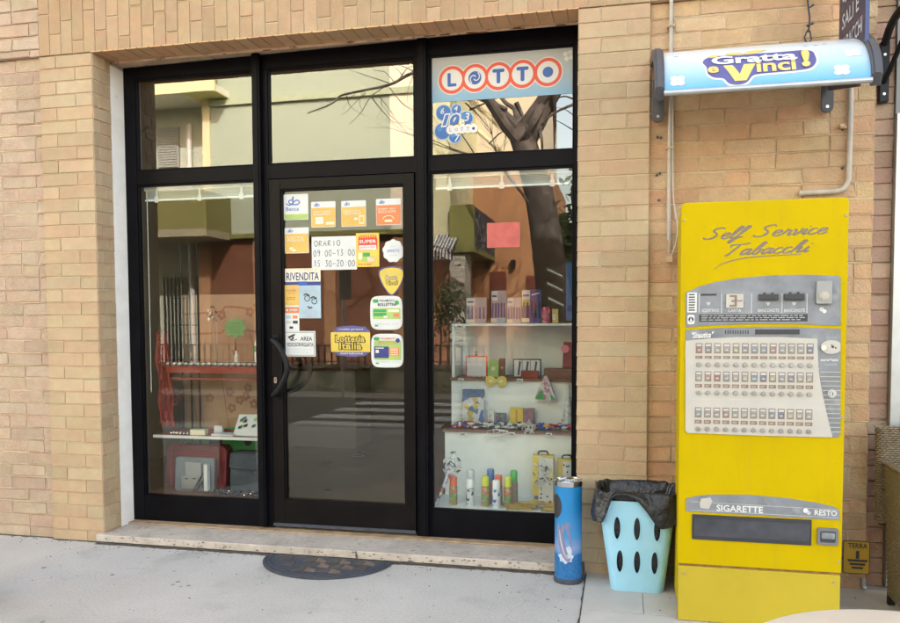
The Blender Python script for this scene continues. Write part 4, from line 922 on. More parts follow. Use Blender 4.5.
mb = MB(); mb.prism(rrp(x0, x1, z0, z1, .008), MY-.008, MY+.0036, 0); mb.prism(rrp(x0+.012, x1-.012, z0+.012, z1-.014, .006), MY-.0092, MY-.0081, 1); mb.prism(rrp(x0+.016, x1-.016, z0+.03, z1-.02, .004), MY-.0125, MY-.0093, 2)
mb.build('change_cup', [mat('cup_grey', (.16, .165, .18), .4, .3), M['dark'], M['panel_grey']], vm, bevel=.002)
# dust on top
mb = MB(); mb.box(mx0+.03, mx1-.1, MY+.012, -.3, mzt-.0005 if False else mzt+.0002, mzt+.0012); mb.build('dust', mat('settled_dust', (.45, .36, .18), .95, var=.2), vm)

# ------------------------------------------------------------------ canopy above the machine
cn = thing('door_canopy', 'small arched canopy printed blue and white with dark end caps over the vending machine', 'canopy', (3.9, 0, 2.5))
A_, C_, B_ = (-.61, 2.495), (-.57, 2.765), (-.004, 2.83)
def cv(t): return ((1-t)**2*A_[0]+2*t*(1-t)*C_[0]+t*t*B_[0], (1-t)**2*A_[1]+2*t*(1-t)*C_[1]+t*t*B_[1])
cx0, cx1 = 3.445, 4.385; NS = 22
mb = MB(); vs = []
for off in (0, -.004):
    for i in range(NS+1):
        yy, zz = cv(i/NS); vs += [(cx0+.03, yy, zz+off), (cx1-.03, yy, zz+off)]
n2 = 2*(NS+1)
fs = [(2*i, 2*i+1, 2*i+3, 2*i+2) for i in range(NS)]+[(n2+2*i, n2+2*i+2, n2+2*i+3, n2+2*i+1) for i in range(NS)]
fs = [(f[0], f[1], f[2], f[3]) for f in fs]+[(0, n2, n2+1, 1)]
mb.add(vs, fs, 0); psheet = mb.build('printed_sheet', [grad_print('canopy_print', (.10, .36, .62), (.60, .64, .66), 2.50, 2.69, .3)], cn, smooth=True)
for xa in (cx0-.012, cx1-.032):
    mb = MB(); outer = [cv(i/16) for i in range(17)]
    up_ = [(a-.010, b+.016) for a, b in outer]; lo = [(a+.03, b-.03) for a, b in outer][::-1]
    vs2 = up_+[(0-.002, 2.82)]+[(-.002, 2.75)]+lo
    n = len(up_); q = []
    for i in range(n-1):
        a0, a1, b0, b1 = up_[i], up_[i+1], (outer[i][0]+.022, outer[i][1]-.028), (outer[i+1][0]+.022, outer[i+1][1]-.028)
        mb.side([a0, a1, b1, b0], xa, xa+.044)
    for i in range(n-1):
        a0, a1 = up_[i], up_[i+1]; mb.side([(a0[0]-.004, a0[1]+.004), (a1[0]-.004, a1[1]+.004), a1, a0], xa+.010, xa+.034)
    mb.build('end_cap', mat('charcoal_plastic', (.06, .06, .07), .5, var=.15) if xa < 4 else bpy.data.materials['charcoal_plastic'], cn)
mb = MB(); mb.tube([(cx0+.03, A_[0]-.002, A_[1]-.008), (cx1-.03, A_[0]-.002, A_[1]-.008)], .0135, 10); mb.build('front_rail', M['alu'], cn, smooth=True)
mb = MB(); mb.box(cx0+.03, cx1-.03, -.03, -.001, 2.785, 2.815); mb.build('back_rail', M['alu'], cn)
for xa in (cx0-.002, 4.285):
    mb = MB(); mb.prism(rrp(xa, xa+.06, 2.50, 2.74, .029), -.016, -.001, 0)
    mb.side([(-.016, 2.765), (-.016, 2.66), (-.05, 2.60), (-.56, 2.475), (-.575, 2.50), (-.1, 2.66), (-.05, 2.765)], xa+.022, xa+.038)
    mb.disc(xa+.03, 2.53, .008, -.0165, 1, 12)
    mb.build('wall_bracket', [bpy.data.materials['charcoal_plastic'], M['silver']], cn, bevel=.002)
# logo on the curve: s = distance up the sheet
def smap(x, s, lift=.0012):
    # s in metres from the lower edge
    t = 0; acc = 0; k = 60; prev = cv(0)
    for i in range(1, k+1):
        q = cv(i/k); d = math.hypot(q[0]-prev[0], q[1]-prev[1])
        if acc+d >= s: break
        acc += d; prev = q
    f = (s-acc)/d if d else 0; yy = prev[0]+(q[0]-prev[0])*f; zz = prev[1]+(q[1]-prev[1])*f
    nx, nz = q[0]-prev[0], q[1]-prev[1]; l = math.hypot(nx, nz) or 1
    return (x, yy-nz/l*lift, zz+nx/l*lift)
def cshape(mb, pts, lift, m):
    # clip into thin vertical strips so that the print follows the curve
    cx_ = sum(p[0] for p in pts)/len(pts); cs = sum(p[1] for p in pts)/len(pts); n = len(pts); K = 5
    vs = []
    for k in range(K+1):
        f = k/K
        for p in pts: vs.append(smap(cx_+(p[0]-cx_)*f, cs+(p[1]-cs)*f, lift))
    fs = [(k*n+i, k*n+(i+1) % n, (k+1)*n+(i+1) % n, (k+1)*n+i) for k in range(K) for i in range(n)]
    mb.add(vs, fs, m)
LX0, LX1 = 3.655, 4.135   # logo extents along x
def lg(u, v): return (LX0+(LX1-LX0)*u, .014+.225*v)
mb = MB()
blob = [(.03,.28),(.02,.48),(-.01,.62),(.02,.78),(.1,.86),(.22,.86),(.35,.84),(.5,.86),(.65,.85),(.8,.86),(.92,.86),(.985,.78),(1.0,.6),(1.0,.42),(.96,.27),(.88,.22),(.7,.20),(.5,.19),(.43,.15),(.38,.02),(.3,-.02),(.22,.02),(.17,.14),(.08,.18)]
def grow(P_, k): 
    out = []; n = len(P_)
    for i in range(n):
        a, b, c = Vector(lg(*P_[i-1])), Vector(lg(*P_[i])), Vector(lg(*P_[(i+1) % n])); d = (c-a).normalized(); nn = Vector((-d.y, d.x)); out.append(tuple(b+nn*k))
    return out
bs = [(q.x, q.y) for q in smoothpts([(a, b, 0) for a, b in blob+[blob[0]]], 3)[:-1]]
cshape(mb, grow(bs, .010), .0008, 0); cshape(mb, grow(bs, 0), .0016, 1)
def ctext(t, u0, u1, v0, v1, m, off, lift, shear=0, rot=0):
    a, b = lg(u0, v0), lg(u1, v1); mb.text(t, a[0], b[0], a[1], b[1], 0, m, off, shear, 3, rot=rot, fn=lambda X, Z: smap(X, max(.001, Z), lift))
ctext('Gratta', .07, .84, .50, .80, 0, .035, .0052)
def cstrip(p, q, w0, w1, m, lift):
    vs = []
    for i in range(9):
        f = i/8; u = p[0]+(q[0]-p[0])*f; v = p[1]+(q[1]-p[1])*f; w_ = w0+(w1-w0)*f; a, b = lg(u-w_/2, v), lg(u+w_/2, v); vs += [smap(a[0], a[1], lift), smap(b[0], b[1], lift)]
    mb.add(vs, [(2*i, 2*i+1, 2*i+3, 2*i+2) for i in range(8)], m)
cstrip((.215, .47), (.315, .06), .085, .085, 2, .0028); cstrip((.415, .47), (.335, .06), .105, .085, 2, .0032)
ctext('inci', .47, .82, .22, .52, 2, .026, .0052)
ctext('!', .87, .95, .27, .80, 2, .05, .0075, shear=.05)
ctext('e', .03, .13, .28, .46, 2, .03, .0045)
cshape(mb, [lg(*p) for p in ((.06,.80),(.12,.80),(.16,.90),(.10,.93),(.05,.88))], .0026, 2)
cshape(mb, [(lg(.29, .93)[0]+.038*math.cos(t), lg(.29, .93)[1]+.016*math.sin(t)) for t in [2*PI*i/14 for i in range(14)]], .0026, 2)
cshape(mb, [lg(*p) for p in ((.34,.84),(.46,.84),(.60,1.04),(.48,1.06),(.42,1.0))], .0026, 2)
for fx_, fs_ in ((3.535, .05), (4.235, .05), (4.29, .15)):
    for i in range(4):
        a = PI/4+i*PI/2; cshape(mb, [(fx_+.020*math.cos(a)+.019*math.cos(t), fs_+.017*math.sin(a)+.014*math.sin(t)) for t in [2*PI*k/12 for k in range(12)]], .0012+.0002*i, 0)
for bx, bs_ in ((4.10, .26), (4.14, .255), (4.18, .27), (3.52, .24)):
    cshape(mb, [(bx, bs_), (bx+.014, bs_+.008), (bx+.03, bs_+.004), (bx+.015, bs_+.013)], .0012, 3)
mb.build('canopy_logo', [M['white_matte'], M['purple'], mat('logo_gold', (.72, .50, .14), .4, var=.04), M['blue']], psheet, label='bubble lettering in white and gold on a dark blue cloud')

# ------------------------------------------------------------------ conduits, wires and small wall things
ct = M['conduit']
def xz(px, py, y): x, z = pw(px, py, y); return (x, y, z)
YC = .005
pts = [xz(671.5, -40, YC), xz(671, 60, YC), xz(669.5, 150, YC), xz(668.8, 205, YC), xz(669, 240, YC)]
pc = thing('wall_conduit', 'thin grey conduit running down beside the canopy with a loose cable end', 'conduit', pts[-1])
MB().tube(pts, .0105, 8).build('pipe', ct, pc, smooth=True)
mb = MB()
for py in (26, 148): x, z = pw(671 if py < 100 else 669.6, py, YC); mb.tube([(x-.018, YC-.012, z), (x+.018, YC-.012, z)], .006, 6); mb.box(x-.02, x+.02, YC+.0, .03, z-.006, z+.006)
mb.build('clip', M['rust'], pc)
x, y_, z = pts[-1]
MB().tube(smoothpts([(x+.012, y_-.006, z+.75), (x+.016, y_-.010, z+.35), (x+.025, y_-.012, z+.18), (x+.045, y_-.012, z+.06), (x+.03, y_-.014, z-.04), (x+.004, y_-.01, z-.09), (x+.002, y_-.006, z+.0)], 5), .0045, 6).build('cable', M['conduit'], pc, smooth=True)
mb = MB(); mb.box(x-.012, x+.018, y_-.016, y_+.012, z-.12, z-.09); mb.build('cable_end', M['rust'], pc)
P0 = [xz(851.5, 60, YC), xz(850.5, 120, YC), xz(849, 168, YC)]
corner = [xz(848.5, 180, YC), xz(844, 188, YC), xz(836, 191.2, YC), xz(818, 192.2, YC), xz(799, 193.3, YC)]
pc = thing('wall_conduit', 'bent grey conduit turning left just above the vending machine', 'conduit', corner[-1])
MB().tube(smoothpts(P0[1:]+corner, 4) if False else smoothpts(P0+corner, 4), .0135, 10).build('pipe', ct, pc, smooth=True)
mb = MB(); x, z = pw(850.5, 126, YC); mb.box(x-.045, x+.004, YC+.003, .03, z-.008, z+.006); mb.box(x-.05, x-.03, YC-.01, .03, z-.003, z+.012); mb.build('clip', M['rust'], pc)
# plug holes
for px, py in ((657.5, 137), (661, 137.5), (660, 173), (657, 175), (659, 200), (843, 129), (843, 168), (62, 125)):
    x, z = pw(px, py, .022 if px > 300 else .02); yy = .0265 if px > 300 else .018
    MB().prism([(x+.008*math.cos(t)*rnd.uniform(.6, 1.1), z+.008*math.sin(t)*rnd.uniform(.6, 1.1)) for t in [2*PI*i/9 for i in range(9)]], yy-.002, yy+.01).build('plug_hole', M['dark'], bld)
# rope light
x, z0 = pw(808, 42, -.02); mb = MB()
rl = thing('rope_light', 'dark strand of small lights hanging above the canopy', 'rope light', (x, -.02, z0))
pl = [(x+.006*math.sin(k*1.1), -.02, z0+.05+k*.04) for k in range(14)]
MB().tube(pl, .0048, 6).build('cord', M['rubber'], rl)
t_ = [2*PI*k/16 for k in range(17)]
MB().tube([(x+.017*math.sin(a)*(1 if math.cos(a) < 0 else .7), -.02, z0+.028+.032*math.cos(a)) for a in t_], .004, 6, caps=False).build('loop', M['rubber'], rl)
for k in range(5):
    zz = z0+.075+k*.095; s_ = 1 if k % 2 else -1
    MB().tube([(x, -.022, zz), (x+s_*.012, -.026, zz+.006), (x+.022, -.03, zz+.014)], [.003, .004, .006], 6).build('bulb', M['rubber'], rl)
# blade sign
bs_ = thing('blade_sign', 'dark blue projecting tobacconist sign with white letters above the canopy', 'sign', (4.36, -.27, 2.69))
mb = MB(); mb.box(4.352, 4.364, -.505, -.055, 2.69, 3.62); mb.build('panel', M['navy'] if False else mat('sign_navy', (.022, .022, .055), .4, var=.1), bs_, bevel=.004)
mb = MB(); mb.box(4.350, 4.367, -.512, -.5055, 2.685, 3.62); mb.build('edge_trim', mat('sign_blue_edge', (.03, .05, .16), .4), bs_)
mb = MB(); mb.box(4.353, 4.363, -.0545, .004, 2.8, 2.84); mb.box(4.353, 4.363, -.0545, .004, 3.4, 3.44); mb.build('mount', M['rust'], bs_)
T = Matrix(((0, 1, 0, 0), (-1, 0, 0, 0), (0, 0, 1, 0), (0, 0, 0, 1)))   # local x -> -y (towards street), local y -> +x
mb = MB(); mb.T = T
def side_text(t, a0, a1, z0, z1, off=0): mb.text(t, a0, a1, z0, z1, 4.3512, 0, off)
side_text('SALI E', .12, .40, 2.87, 2.945, .01); side_text('TABACCHI', .10, .46, 2.75, 2.825, .01)
for i in range(8):
    a = 2*PI*i/8; mb.disc(.17+.05*math.cos(a), 3.06+.05*math.sin(a), .018, 4.3514, 0, 10)
mb.disc(.17, 3.06, .052, 4.3510, 0, 20, r0=.034); mb.disc(.17, 3.06, .018, 4.3508, 0, 5)
mb.poly([(.27, 3.02), (.35, 3.02), (.35, 3.5), (.27, 3.5)], 4.3512, 0); mb.poly([(.15, 3.5), (.47, 3.5), (.47, 3.58), (.15, 3.58)], 4.3512, 0); mb.poly([(.40, 3.08), (.43, 3.08), (.43, 3.3), (.40, 3.3)], 4.3512, 0)
mb.T = None; mb.build('sign_lettering', mat('worn_white_print', (.45, .44, .48), .6, var=.25, scale=25), bs_)
# iron bracket at the right
ib = thing('iron_bracket', 'black curved iron awning bracket screwed to the wall at the right edge', 'bracket', (4.60, .1, 2.55))
mb = MB(); mb.box(4.585, 4.63, .075, .115, 2.56, 2.865); mb.disc(4.607, 2.60, .007, .0745, 1, 10); mb.disc(4.607, 2.80, .007, .0745, 1, 10); mb.build('wall_plate', [M['black_plastic'], M['silver']], ib, bevel=.003)
pts = smoothpts([(4.605, .07, 2.86), (4.605, -.02, 2.92), (4.62, -.14, 2.955), (4.66, -.3, 2.95), (4.72, -.5, 2.88), (4.76, -.62, 2.76)], 5)
MB().tube(pts, .020, 8).build('arm', M['black_plastic'], ib, smooth=True)
MB().tube([(4.605, .07, 2.66), (4.64, -.12, 2.84), (4.665, -.28, 2.94)], .013, 8).build('brace', M['black_plastic'], ib, smooth=True)
MB().ball(4.67, -.05, 2.86, .022, 0, 12).build('knob', M['white_matte'], ib, smooth=True)
# neighbouring door
nd = thing('neighbour_door', 'grey aluminium framed glass door of the next shop at the right edge', 'door', (5.1, .1, 0))
mb = MB(); mb.box(4.672, 4.72, .08, .15, .01, 2.50); mb.box(5.55, 5.6, .08, .15, .01, 2.50); mb.box(4.72, 5.55, .0805, .1495, 2.44, 2.50); mb.box(4.72, 5.55, .0805, .1495, .01, .1); mb.build('frame', M['alu'], nd, bevel=.002)
mb = MB(); mb.box(4.724, 4.775, .09, .145, .102, 2.438); mb.box(5.50, 5.546, .09, .145, .102, 2.438); mb.box(4.775, 5.50, .0905, .1445, .102, .2); mb.box(4.775, 5.50, .0905, .1445, 2.36, 2.438); mb.build('leaf', M['alu'], nd, bevel=.002)
MB().box(4.772, 5.503, .115, .121, .198, 2.362).build('pane', M['glass'], nd)
mb = MB(); mb.box(4.671, 5.601, .10, .14, 2.502, 3.14); mb.build('transom_panel', mat('grey_panel', (.2, .2, .2), .5), nd)
# yellow earth sign
x0, x1, z0, z1 = rect(843, 541, 870, 574, .02)
mb = MB(); mb.prism(rrp(x0, x1, z0, z1, .012), .022, .026, 1); mb.prism(rrp(x0+.004, x1-.004, z0+.004, z1-.004, .009), .0205, .0219, 0)
w, h = x1-x0, z1-z0; cx = x0+w*.54
mb.text('TERRA', cx-w*.36, cx+w*.36, z0+h*.78, z0+h*.93, .0198, 1, .02)
mb.poly([(cx-.008, z0+h*.46), (cx+.008, z0+h*.46), (cx+.008, z0+h*.70), (cx-.008, z0+h*.70)], .0198, 1)
for k, wd in enumerate((.38, .30, .22)): zz = z0+h*(.44-.11*k); mb.poly([(cx-w*wd, zz), (cx+w*wd, zz), (cx+w*(wd-.02), zz-h*.07), (cx-w*(wd-.02), zz-h*.07)], .0196, 1)
mb.build('earth_sign', [mat('sign_yellow', (.45, .27, .015), .5, var=.12), M['dark']], label='small yellow square plate with an earth symbol reading TERRA', cat='sign')
# electrical duct foot at the right corner
mb = MB(); mb.box(4.532, 4.549, -.004, .02, .02, .075); mb.ball(4.540, -.008, .03, .013, 0, 10); mb.build('junction_box', M['alu'], label='small grey pipe end at the foot of the corner beside the wicker chair', cat='pipe')

# ------------------------------------------------------------------ ashtray column
ax, ay = 3.010, -.125
ash = thing('ashtray_bin', 'slim blue cylindrical ashtray bin printed with a leaping dolphin', 'ashtray bin', (ax, ay, 0))
R_ = .0745
mb = MB(); mb.lathe([(.001, .001), (.079, .001), (.079, .022), (.076, .026), (.001, .026)], ax, ay, 36); mb.build('base_ring', M['rubber'], ash, smooth=True)
ashprint = grad_print('ashtray_print', (0, 0, 0), (1, 1, 1), .03, .53, .35)
_N = ashprint.node_tree.nodes; _L = ashprint.node_tree.links; _cr = _N.new('ShaderNodeValToRGB'); _e = _cr.color_ramp
_L.new([n for n in _N if n.type == 'MAP_RANGE'][0].outputs[0], _cr.inputs[0]); _L.new(_cr.outputs[0], _N['Principled BSDF'].inputs['Base Color'])
_e.elements[0].color = (.02, .12, .34, 1); _e.elements[0].position = .1; _e.elements[1].color = (.012, .20, .48, 1); _e.elements[1].position = .75
for p_, c_ in ((.27, (.10, .26, .50)), (.34, (.24, .32, .56)), (.46, (.06, .25, .53))): _q = _e.elements.new(p_); _q.color = (*c_, 1)
mb = MB(); mb.lathe([(.02, .0265), (R_, .0265), (R_, .535), (.02, .535)], ax, ay, 48); mb.build('column', [ashprint], ash, smooth=True)
def wrap(px, s): return None
def cyl(a, z, r=R_+.0012): return (ax+r*math.sin(a), ay-r*math.cos(a), z)   # a = angle from the street side
def wpoly(mb, pts, m, r=R_+.0012):
    cx_ = sum(p[0] for p in pts)/len(pts); cz_ = sum(p[1] for p in pts)/len(pts); n = len(pts); K = 4
    vs = [cyl(cx_+(p[0]-cx_)*k/K, cz_+(p[1]-cz_)*k/K, r) for k in range(K+1) for p in pts]
    mb.add(vs, [(k*n+i, k*n+(i+1) % n, (k+1)*n+(i+1) % n, (k+1)*n+i) for k in range(K) for i in range(n)], m)
mb = MB()
hz = [(a, .165+.004*math.sin(a*9)) for a in [-2.6+5.2*i/30 for i in range(31)]]
mb.add([cyl(a, z, R_+.0006) for a, z in hz]+[cyl(a, .0275, R_+.0006) for a, z in hz], [(i, 31+i, 32+i, i+1) for i in range(30)], 0)
sky_b = [(a, .30) for a, z in hz]
def spindle(P_, wd, m, r):
    q = smoothpts([(a, b, 0) for a, b in P_], 6); n = len(q)
    for i in range(n-1):
        def edge(k):
            a, b = q[max(k-1, 0)], q[min(k+1, n-1)]; dx, dz = (b.x-a.x)*R_, b.y-a.y; l = math.hypot(dx, dz); w_ = wd*math.sin(PI*min(1, .06+k/(n-1)*.94))**.7
            return (q[k].x-dz/l*w_/R_, q[k].y+dx/l*w_), (q[k].x+dz/l*w_/R_, q[k].y-dx/l*w_)
        (a0, a1), (b0, b1) = edge(i), edge(i+1)
        mb.add([cyl(*a0, r), cyl(*a1, r), cyl(*b1, r), cyl(*b0, r)], [(0, 1, 2, 3)], m)
wpoly(mb, [(-.12+.55*math.cos(t)*(1+.15*math.sin(5*t)), .150+.030*math.sin(t)*(1+.2*math.sin(7*t))) for t in [2*PI*i/30 for i in range(30)]], 1)
wpoly(mb, [(-.42, .14), (-.1, .12), (.30, .14), (.34, .20), (.10, .215), (-.30, .19)], 1, R_+.0016)
spindle([(-.02, .305), (-.18, .325), (-.36, .305), (-.42, .27), (-.30, .225), (-.12, .185), (.05, .165)], .0115, 2, R_+.0020)
spindle([(-.62, .33), (-.66, .30), (-.58, .255), (-.42, .205), (-.20, .16), (.05, .135), (.22, .15)], .0135, 2, R_+.0024)
spindle([(-.60, .30), (-.50, .25), (-.34, .20), (-.14, .16), (.05, .142)], .005, 3, R_+.0028)
spindle([(.20, .31), (.10, .335), (-.08, .33), (.06, .29), (.22, .24), (.32, .19)], .007, 2, R_+.0022)
mb.build('dolphin_print', [mat('sea_print', (.02, .14, .36), .4, var=.35, scale=60), mat('foam_print', (.50, .56, .66), .5, var=.2, scale=60), mat('dolphin_grey_print', (.20, .20, .32), .45, var=.15, scale=30), mat('dolphin_pale_print', (.45, .44, .52), .45)], ash)
mb = MB(); wpoly(mb, [(-.98+.56*math.cos(t), .425+.066*math.sin(t)) for t in [2*PI*i/24 for i in range(24)]], 0, R_+.002); mb.build('ash_opening', M['dark'], ash)
mb = MB(); mb.lathe([(.02, .5355), (.077, .5355), (.078, .562), (.074, .566), (.066, .566), (.064, .552), (.02, .552)], ax, ay, 36); mb.build('steel_rim', M['chrome'], ash, smooth=True)
mb = MB()
for k in range(9): a = k*.7; mb.box(ax-.045+k*.011, ax-.040+k*.011, ay-.05, ay+.05, .5525, .558)
mb.tube([(ax-.05, ay, .56), (ax-.01, ay-.02, .574), (ax+.03, ay+.01, .566)], .006, 6); mb.tube([(ax, ay-.03, .562), (ax+.045, ay-.01, .572)], .004, 6)
mb.build('stub_grille', M['silver'], ash)
mb = MB(); mb.tube([(ax+.076, ay+.02, .002), (ax+.085, ay+.03, .04), (ax+.08, ay+.03, .10)], .008, 6); mb.build('side_clip', M['rubber'], ash)

# ------------------------------------------------------------------ waste basket
bk = thing('waste_basket', 'pale blue plastic basket with oval holes and a black liner', 'waste basket', (3.375, -.165, 0))
def ring(x0, x1, y0, y1, r, z, n=8):
    p = []
    for cx_, cy_, a in ((x1-r, y1-r, 0), (x0+r, y1-r, 90), (x0+r, y0+r, 180), (x1-r, y0+r, 270)):
        for i in range(n+1): t = math.radians(a+90*i/n); p.append((cx_+r*math.cos(t), cy_+r*math.sin(t), z))
    return p
def loft(rings, inner=True):
    n = len(rings[0]); vs = [v for r in rings for v in r]
    fs = [(k*n+i, k*n+(i+1) % n, (k+1)*n+(i+1) % n, (k+1)*n+i) for k in range(len(rings)-1) for i in range(n)]
    return vs, fs, n
bx0, bx1, by0, by1 = 3.243, 3.515, -.262, -.075      # foot
tx0, tx1, ty0, ty1, TZ = 3.175, 3.572, -.315, -.02, .50
def rg(f, ins=0, z=None):
    L_ = lambda a, b: a+(b-a)*f
    return ring(L_(bx0, tx0)+ins, L_(bx1, tx1)-ins, L_(by0, ty0)+ins, L_(by1, ty1)-ins, max(.02, .045-ins), TZ*f if z is None else z)
T_ = .0035
rs = [ring(bx0+.012, bx1-.012, by0+.012, by1-.012, .035, .002)]+[rg(f) for f in (.02, .25, .5, .75, 1)]+[rg(1, T_)]+[rg(f, T_) for f in (.75, .5, .25, .02)]
vs, fs, n = loft(rs); k = len(rs)
fs += [tuple(range(n-1, -1, -1)), tuple(range((k-1)*n, k*n))]
mb = MB(); mb.add(vs, fs); basket = mb.build('shell', M['celeste'], bk, smooth=False)
cut = MB()
for row, zz in ((0, .355), (1, .175)):
    for c_ in range(3):
        f = zz/TZ; wdt = (bx0+(tx0-bx0)*f, bx1+(tx1-bx1)*f); xx = wdt[0]+(wdt[1]-wdt[0])*(.22+.28*c_)
        n_ = 22; vs = []
        for yy in (-.40, -.20): vs += [(xx+.0165*math.cos(2*PI*i/n_), yy, zz+.061*math.sin(2*PI*i/n_)) for i in range(n_)]
        cut.add(vs, [tuple(range(n_)), tuple(range(2*n_-1, n_-1, -1))]+[(i+n_, (i+1) % n_+n_, (i+1) % n_, i) for i in range(n_)])
co = cut.build('cutter', M['celeste'], bk)
for o_ in (co, basket):
    bm = bmesh.new(); bm.from_mesh(o_.data); bmesh.ops.recalc_face_normals(bm, faces=bm.faces); bm.to_mesh(o_.data); bm.free()
bo = basket.modifiers.new('b', 'BOOLEAN'); bo.object = co; bo.operation = 'DIFFERENCE'; bo.solver = 'EXACT'
bpy.context.view_layer.update()
nm = bpy.data.meshes.new_from_object(basket.evaluated_get(bpy.context.evaluated_depsgraph_get()))
basket.modifiers.clear(); basket.data = nm; nm.name = 'shell'; bpy.data.objects.remove(co)
nm.polygons.foreach_set('use_smooth', [True]*len(nm.polygons))
try: nm.set_sharp_from_angle(angle=math.radians(35))
except Exception: pass
# raised rims of the holes
mb = MB()
for row, zz in ((0, .355), (1, .175)):
    for c_ in range(3):
        f = zz/TZ; wd0, wd1 = bx0+(tx0-bx0)*f, bx1+(tx1-bx1)*f; xx = wd0+(wd1-wd0)*(.22+.28*c_); pts = []
        for i in range(25):
            t = 2*PI*i/24; z_ = zz+.063*math.sin(t); pts.append((xx+.0185*math.cos(t), by0+(ty0-by0)*z_/TZ-.001, z_))
        mb = MB(); mb.tube(pts, .003, 6, caps=False); mb.build('hole_rim', M['celeste'], bk, smooth=True)
# liner: inside bag + crumpled overhang
lin = thing('bin_liner', 'crumpled black plastic liner folded over the rim of the pale blue basket', 'bin liner', (3.375, -.165, .02))
NR = 72
def perim(ins, z, f, wob=0, seed=0):
    """points around the rim, start at the back"""
    L_ = lambda a, b: a+(b-a)*f
    x0, x1, y0, y1 = L_(bx0, tx0)+ins, L_(bx1, tx1)-ins, L_(by0, ty0)+ins, L_(by1, ty1)-ins; out = []
    for i in range(NR):
        t = 2*PI*i/NR; c_, s_ = math.cos(t), math.sin(t); e = .35
        x = (x0+x1)/2+(x1-x0)/2*math.copysign(abs(c_)**e, c_); y = (y0+y1)/2+(y1-y0)/2*math.copysign(abs(s_)**e, s_)
        w_ = wob*(math.sin(5*t+seed)+.6*math.sin(11*t+seed*2.1)+.5*math.sin(17*t+1.3*seed))
        x = x+w_*c_; y = y+w_*s_
        out.append((x, y, z+wob*.8*math.sin(7*t+seed*3)+wob*.5*math.sin(13*t)))
    return out
rr_ = [perim(.012, .02, .04), perim(.012, .15, .3, .003, 1), perim(.012, .30, .6, .004, 2), perim(.016, .42, .84, .007, 3), perim(.016, .50, 1, .007, 4), perim(-.0, .540, 1, .007, 5), perim(-.015, .555, 1, .008, 6)]
def hang(i):     # how far the overhang reaches down around the rim
    t = 2*PI*i/NR
    d = lambda a, w: max(0, 1-((t-a+PI) % (2*PI)-PI)**2/w**2)
    u = math.copysign(abs(math.cos(t))**.35, math.cos(t))*.5+.5; sm = lambda a, b, x: max(0, min(1, (x-a)/(b-a)))
    if math.sin(t) > -.05: return .13+.05*math.sin(3*t)
    left = (1-sm(.14, .24, u))*.155; right = sm(.50, .62, u)*.175*(1-.25*sm(.8, 1, u)); return .012+left+right
for k, (out_, seed) in enumerate(((.018, 7), (.024, 8), (.030, 9), (.036, 10), (.040, 11), (.040, 12))):
    ringp = []
    base = perim(-out_, 0, 1-.10*k/6, .0045, seed)
    for i, p in enumerate(base):
        f = (k+1)/6; ringp.append((p[0], p[1], .556-hang(i)*f+p[2]*.5))
    rr_.append(ringp)
vs, fs, n = loft(rr_); mb = MB(); mb.add(vs, fs+[tuple(range(n-1, -1, -1))])
lo_ = mb.build('liner_film', M['bag'], lin, smooth=False)
sd = lo_.modifiers.new('s', 'SOLIDIFY'); sd.thickness = .0012
ss = lo_.modifiers.new('u', 'SUBSURF'); ss.levels = 1; ss.render_levels = 1
for p in lo_.data.polygons: p.use_smooth = True

# ------------------------------------------------------------------ door mat
mt = thing('door_mat', 'half round dark rubber door mat with brown chevron inlays below the step', 'door mat', (1.56, -.2, 0))
mcx, mcy, mrx, mry = 1.58, -.045, .40, .365
half = [(mcx+mrx*math.cos(t), mcy-mry*math.sin(t)) for t in [PI*i/40 for i in range(41)]]
mb = MB(); mb.slab(half, .002, .011); mb.build('rubber_sheet', M['rubber'], mt, bevel=.003)
mb = MB()
def arc(k, r): return [(mcx+(mrx-r)*math.cos(t), mcy-.0-(mry-r)*math.sin(t), .012) for t in [PI*i/40 for i in range(41)]]
for r in (.012, .04): mb.tube(arc(0, r), .0035, 6)
mb.build('raised_border', M['rubber'], mt)
mb = MB()
for i in range(-1, 6):
    for j in range(4):
        for s_ in (0, 1):
            X = mcx-.36+i*.15+(j % 2)*.05; Y = mcy-.02-j*.085
            q = [(X, Y), (X+.07, Y-.045), (X+.07, Y-.078), (X, Y-.07)] if not s_ else [(X+.078, Y-.04), (X+.14, Y-.0), (X+.145, Y-.07), (X+.078, Y-.078)]
            if (i*3+j*5+s_) % 5 == 3: continue
            if all(((x_-mcx)/(mrx-.055))**2+((y_-mcy)/(mry-.05))**2 < 1 for x_, y_ in q): mb.slab(q, .0112, .0135, s_)
mb.build('chevron_inlay', [mat('brown_inlay', (.17, .12, .09), .9, var=.3, scale=25), mat('grey_inlay', (.085, .07, .06), .9, var=.3, scale=25)], mt)

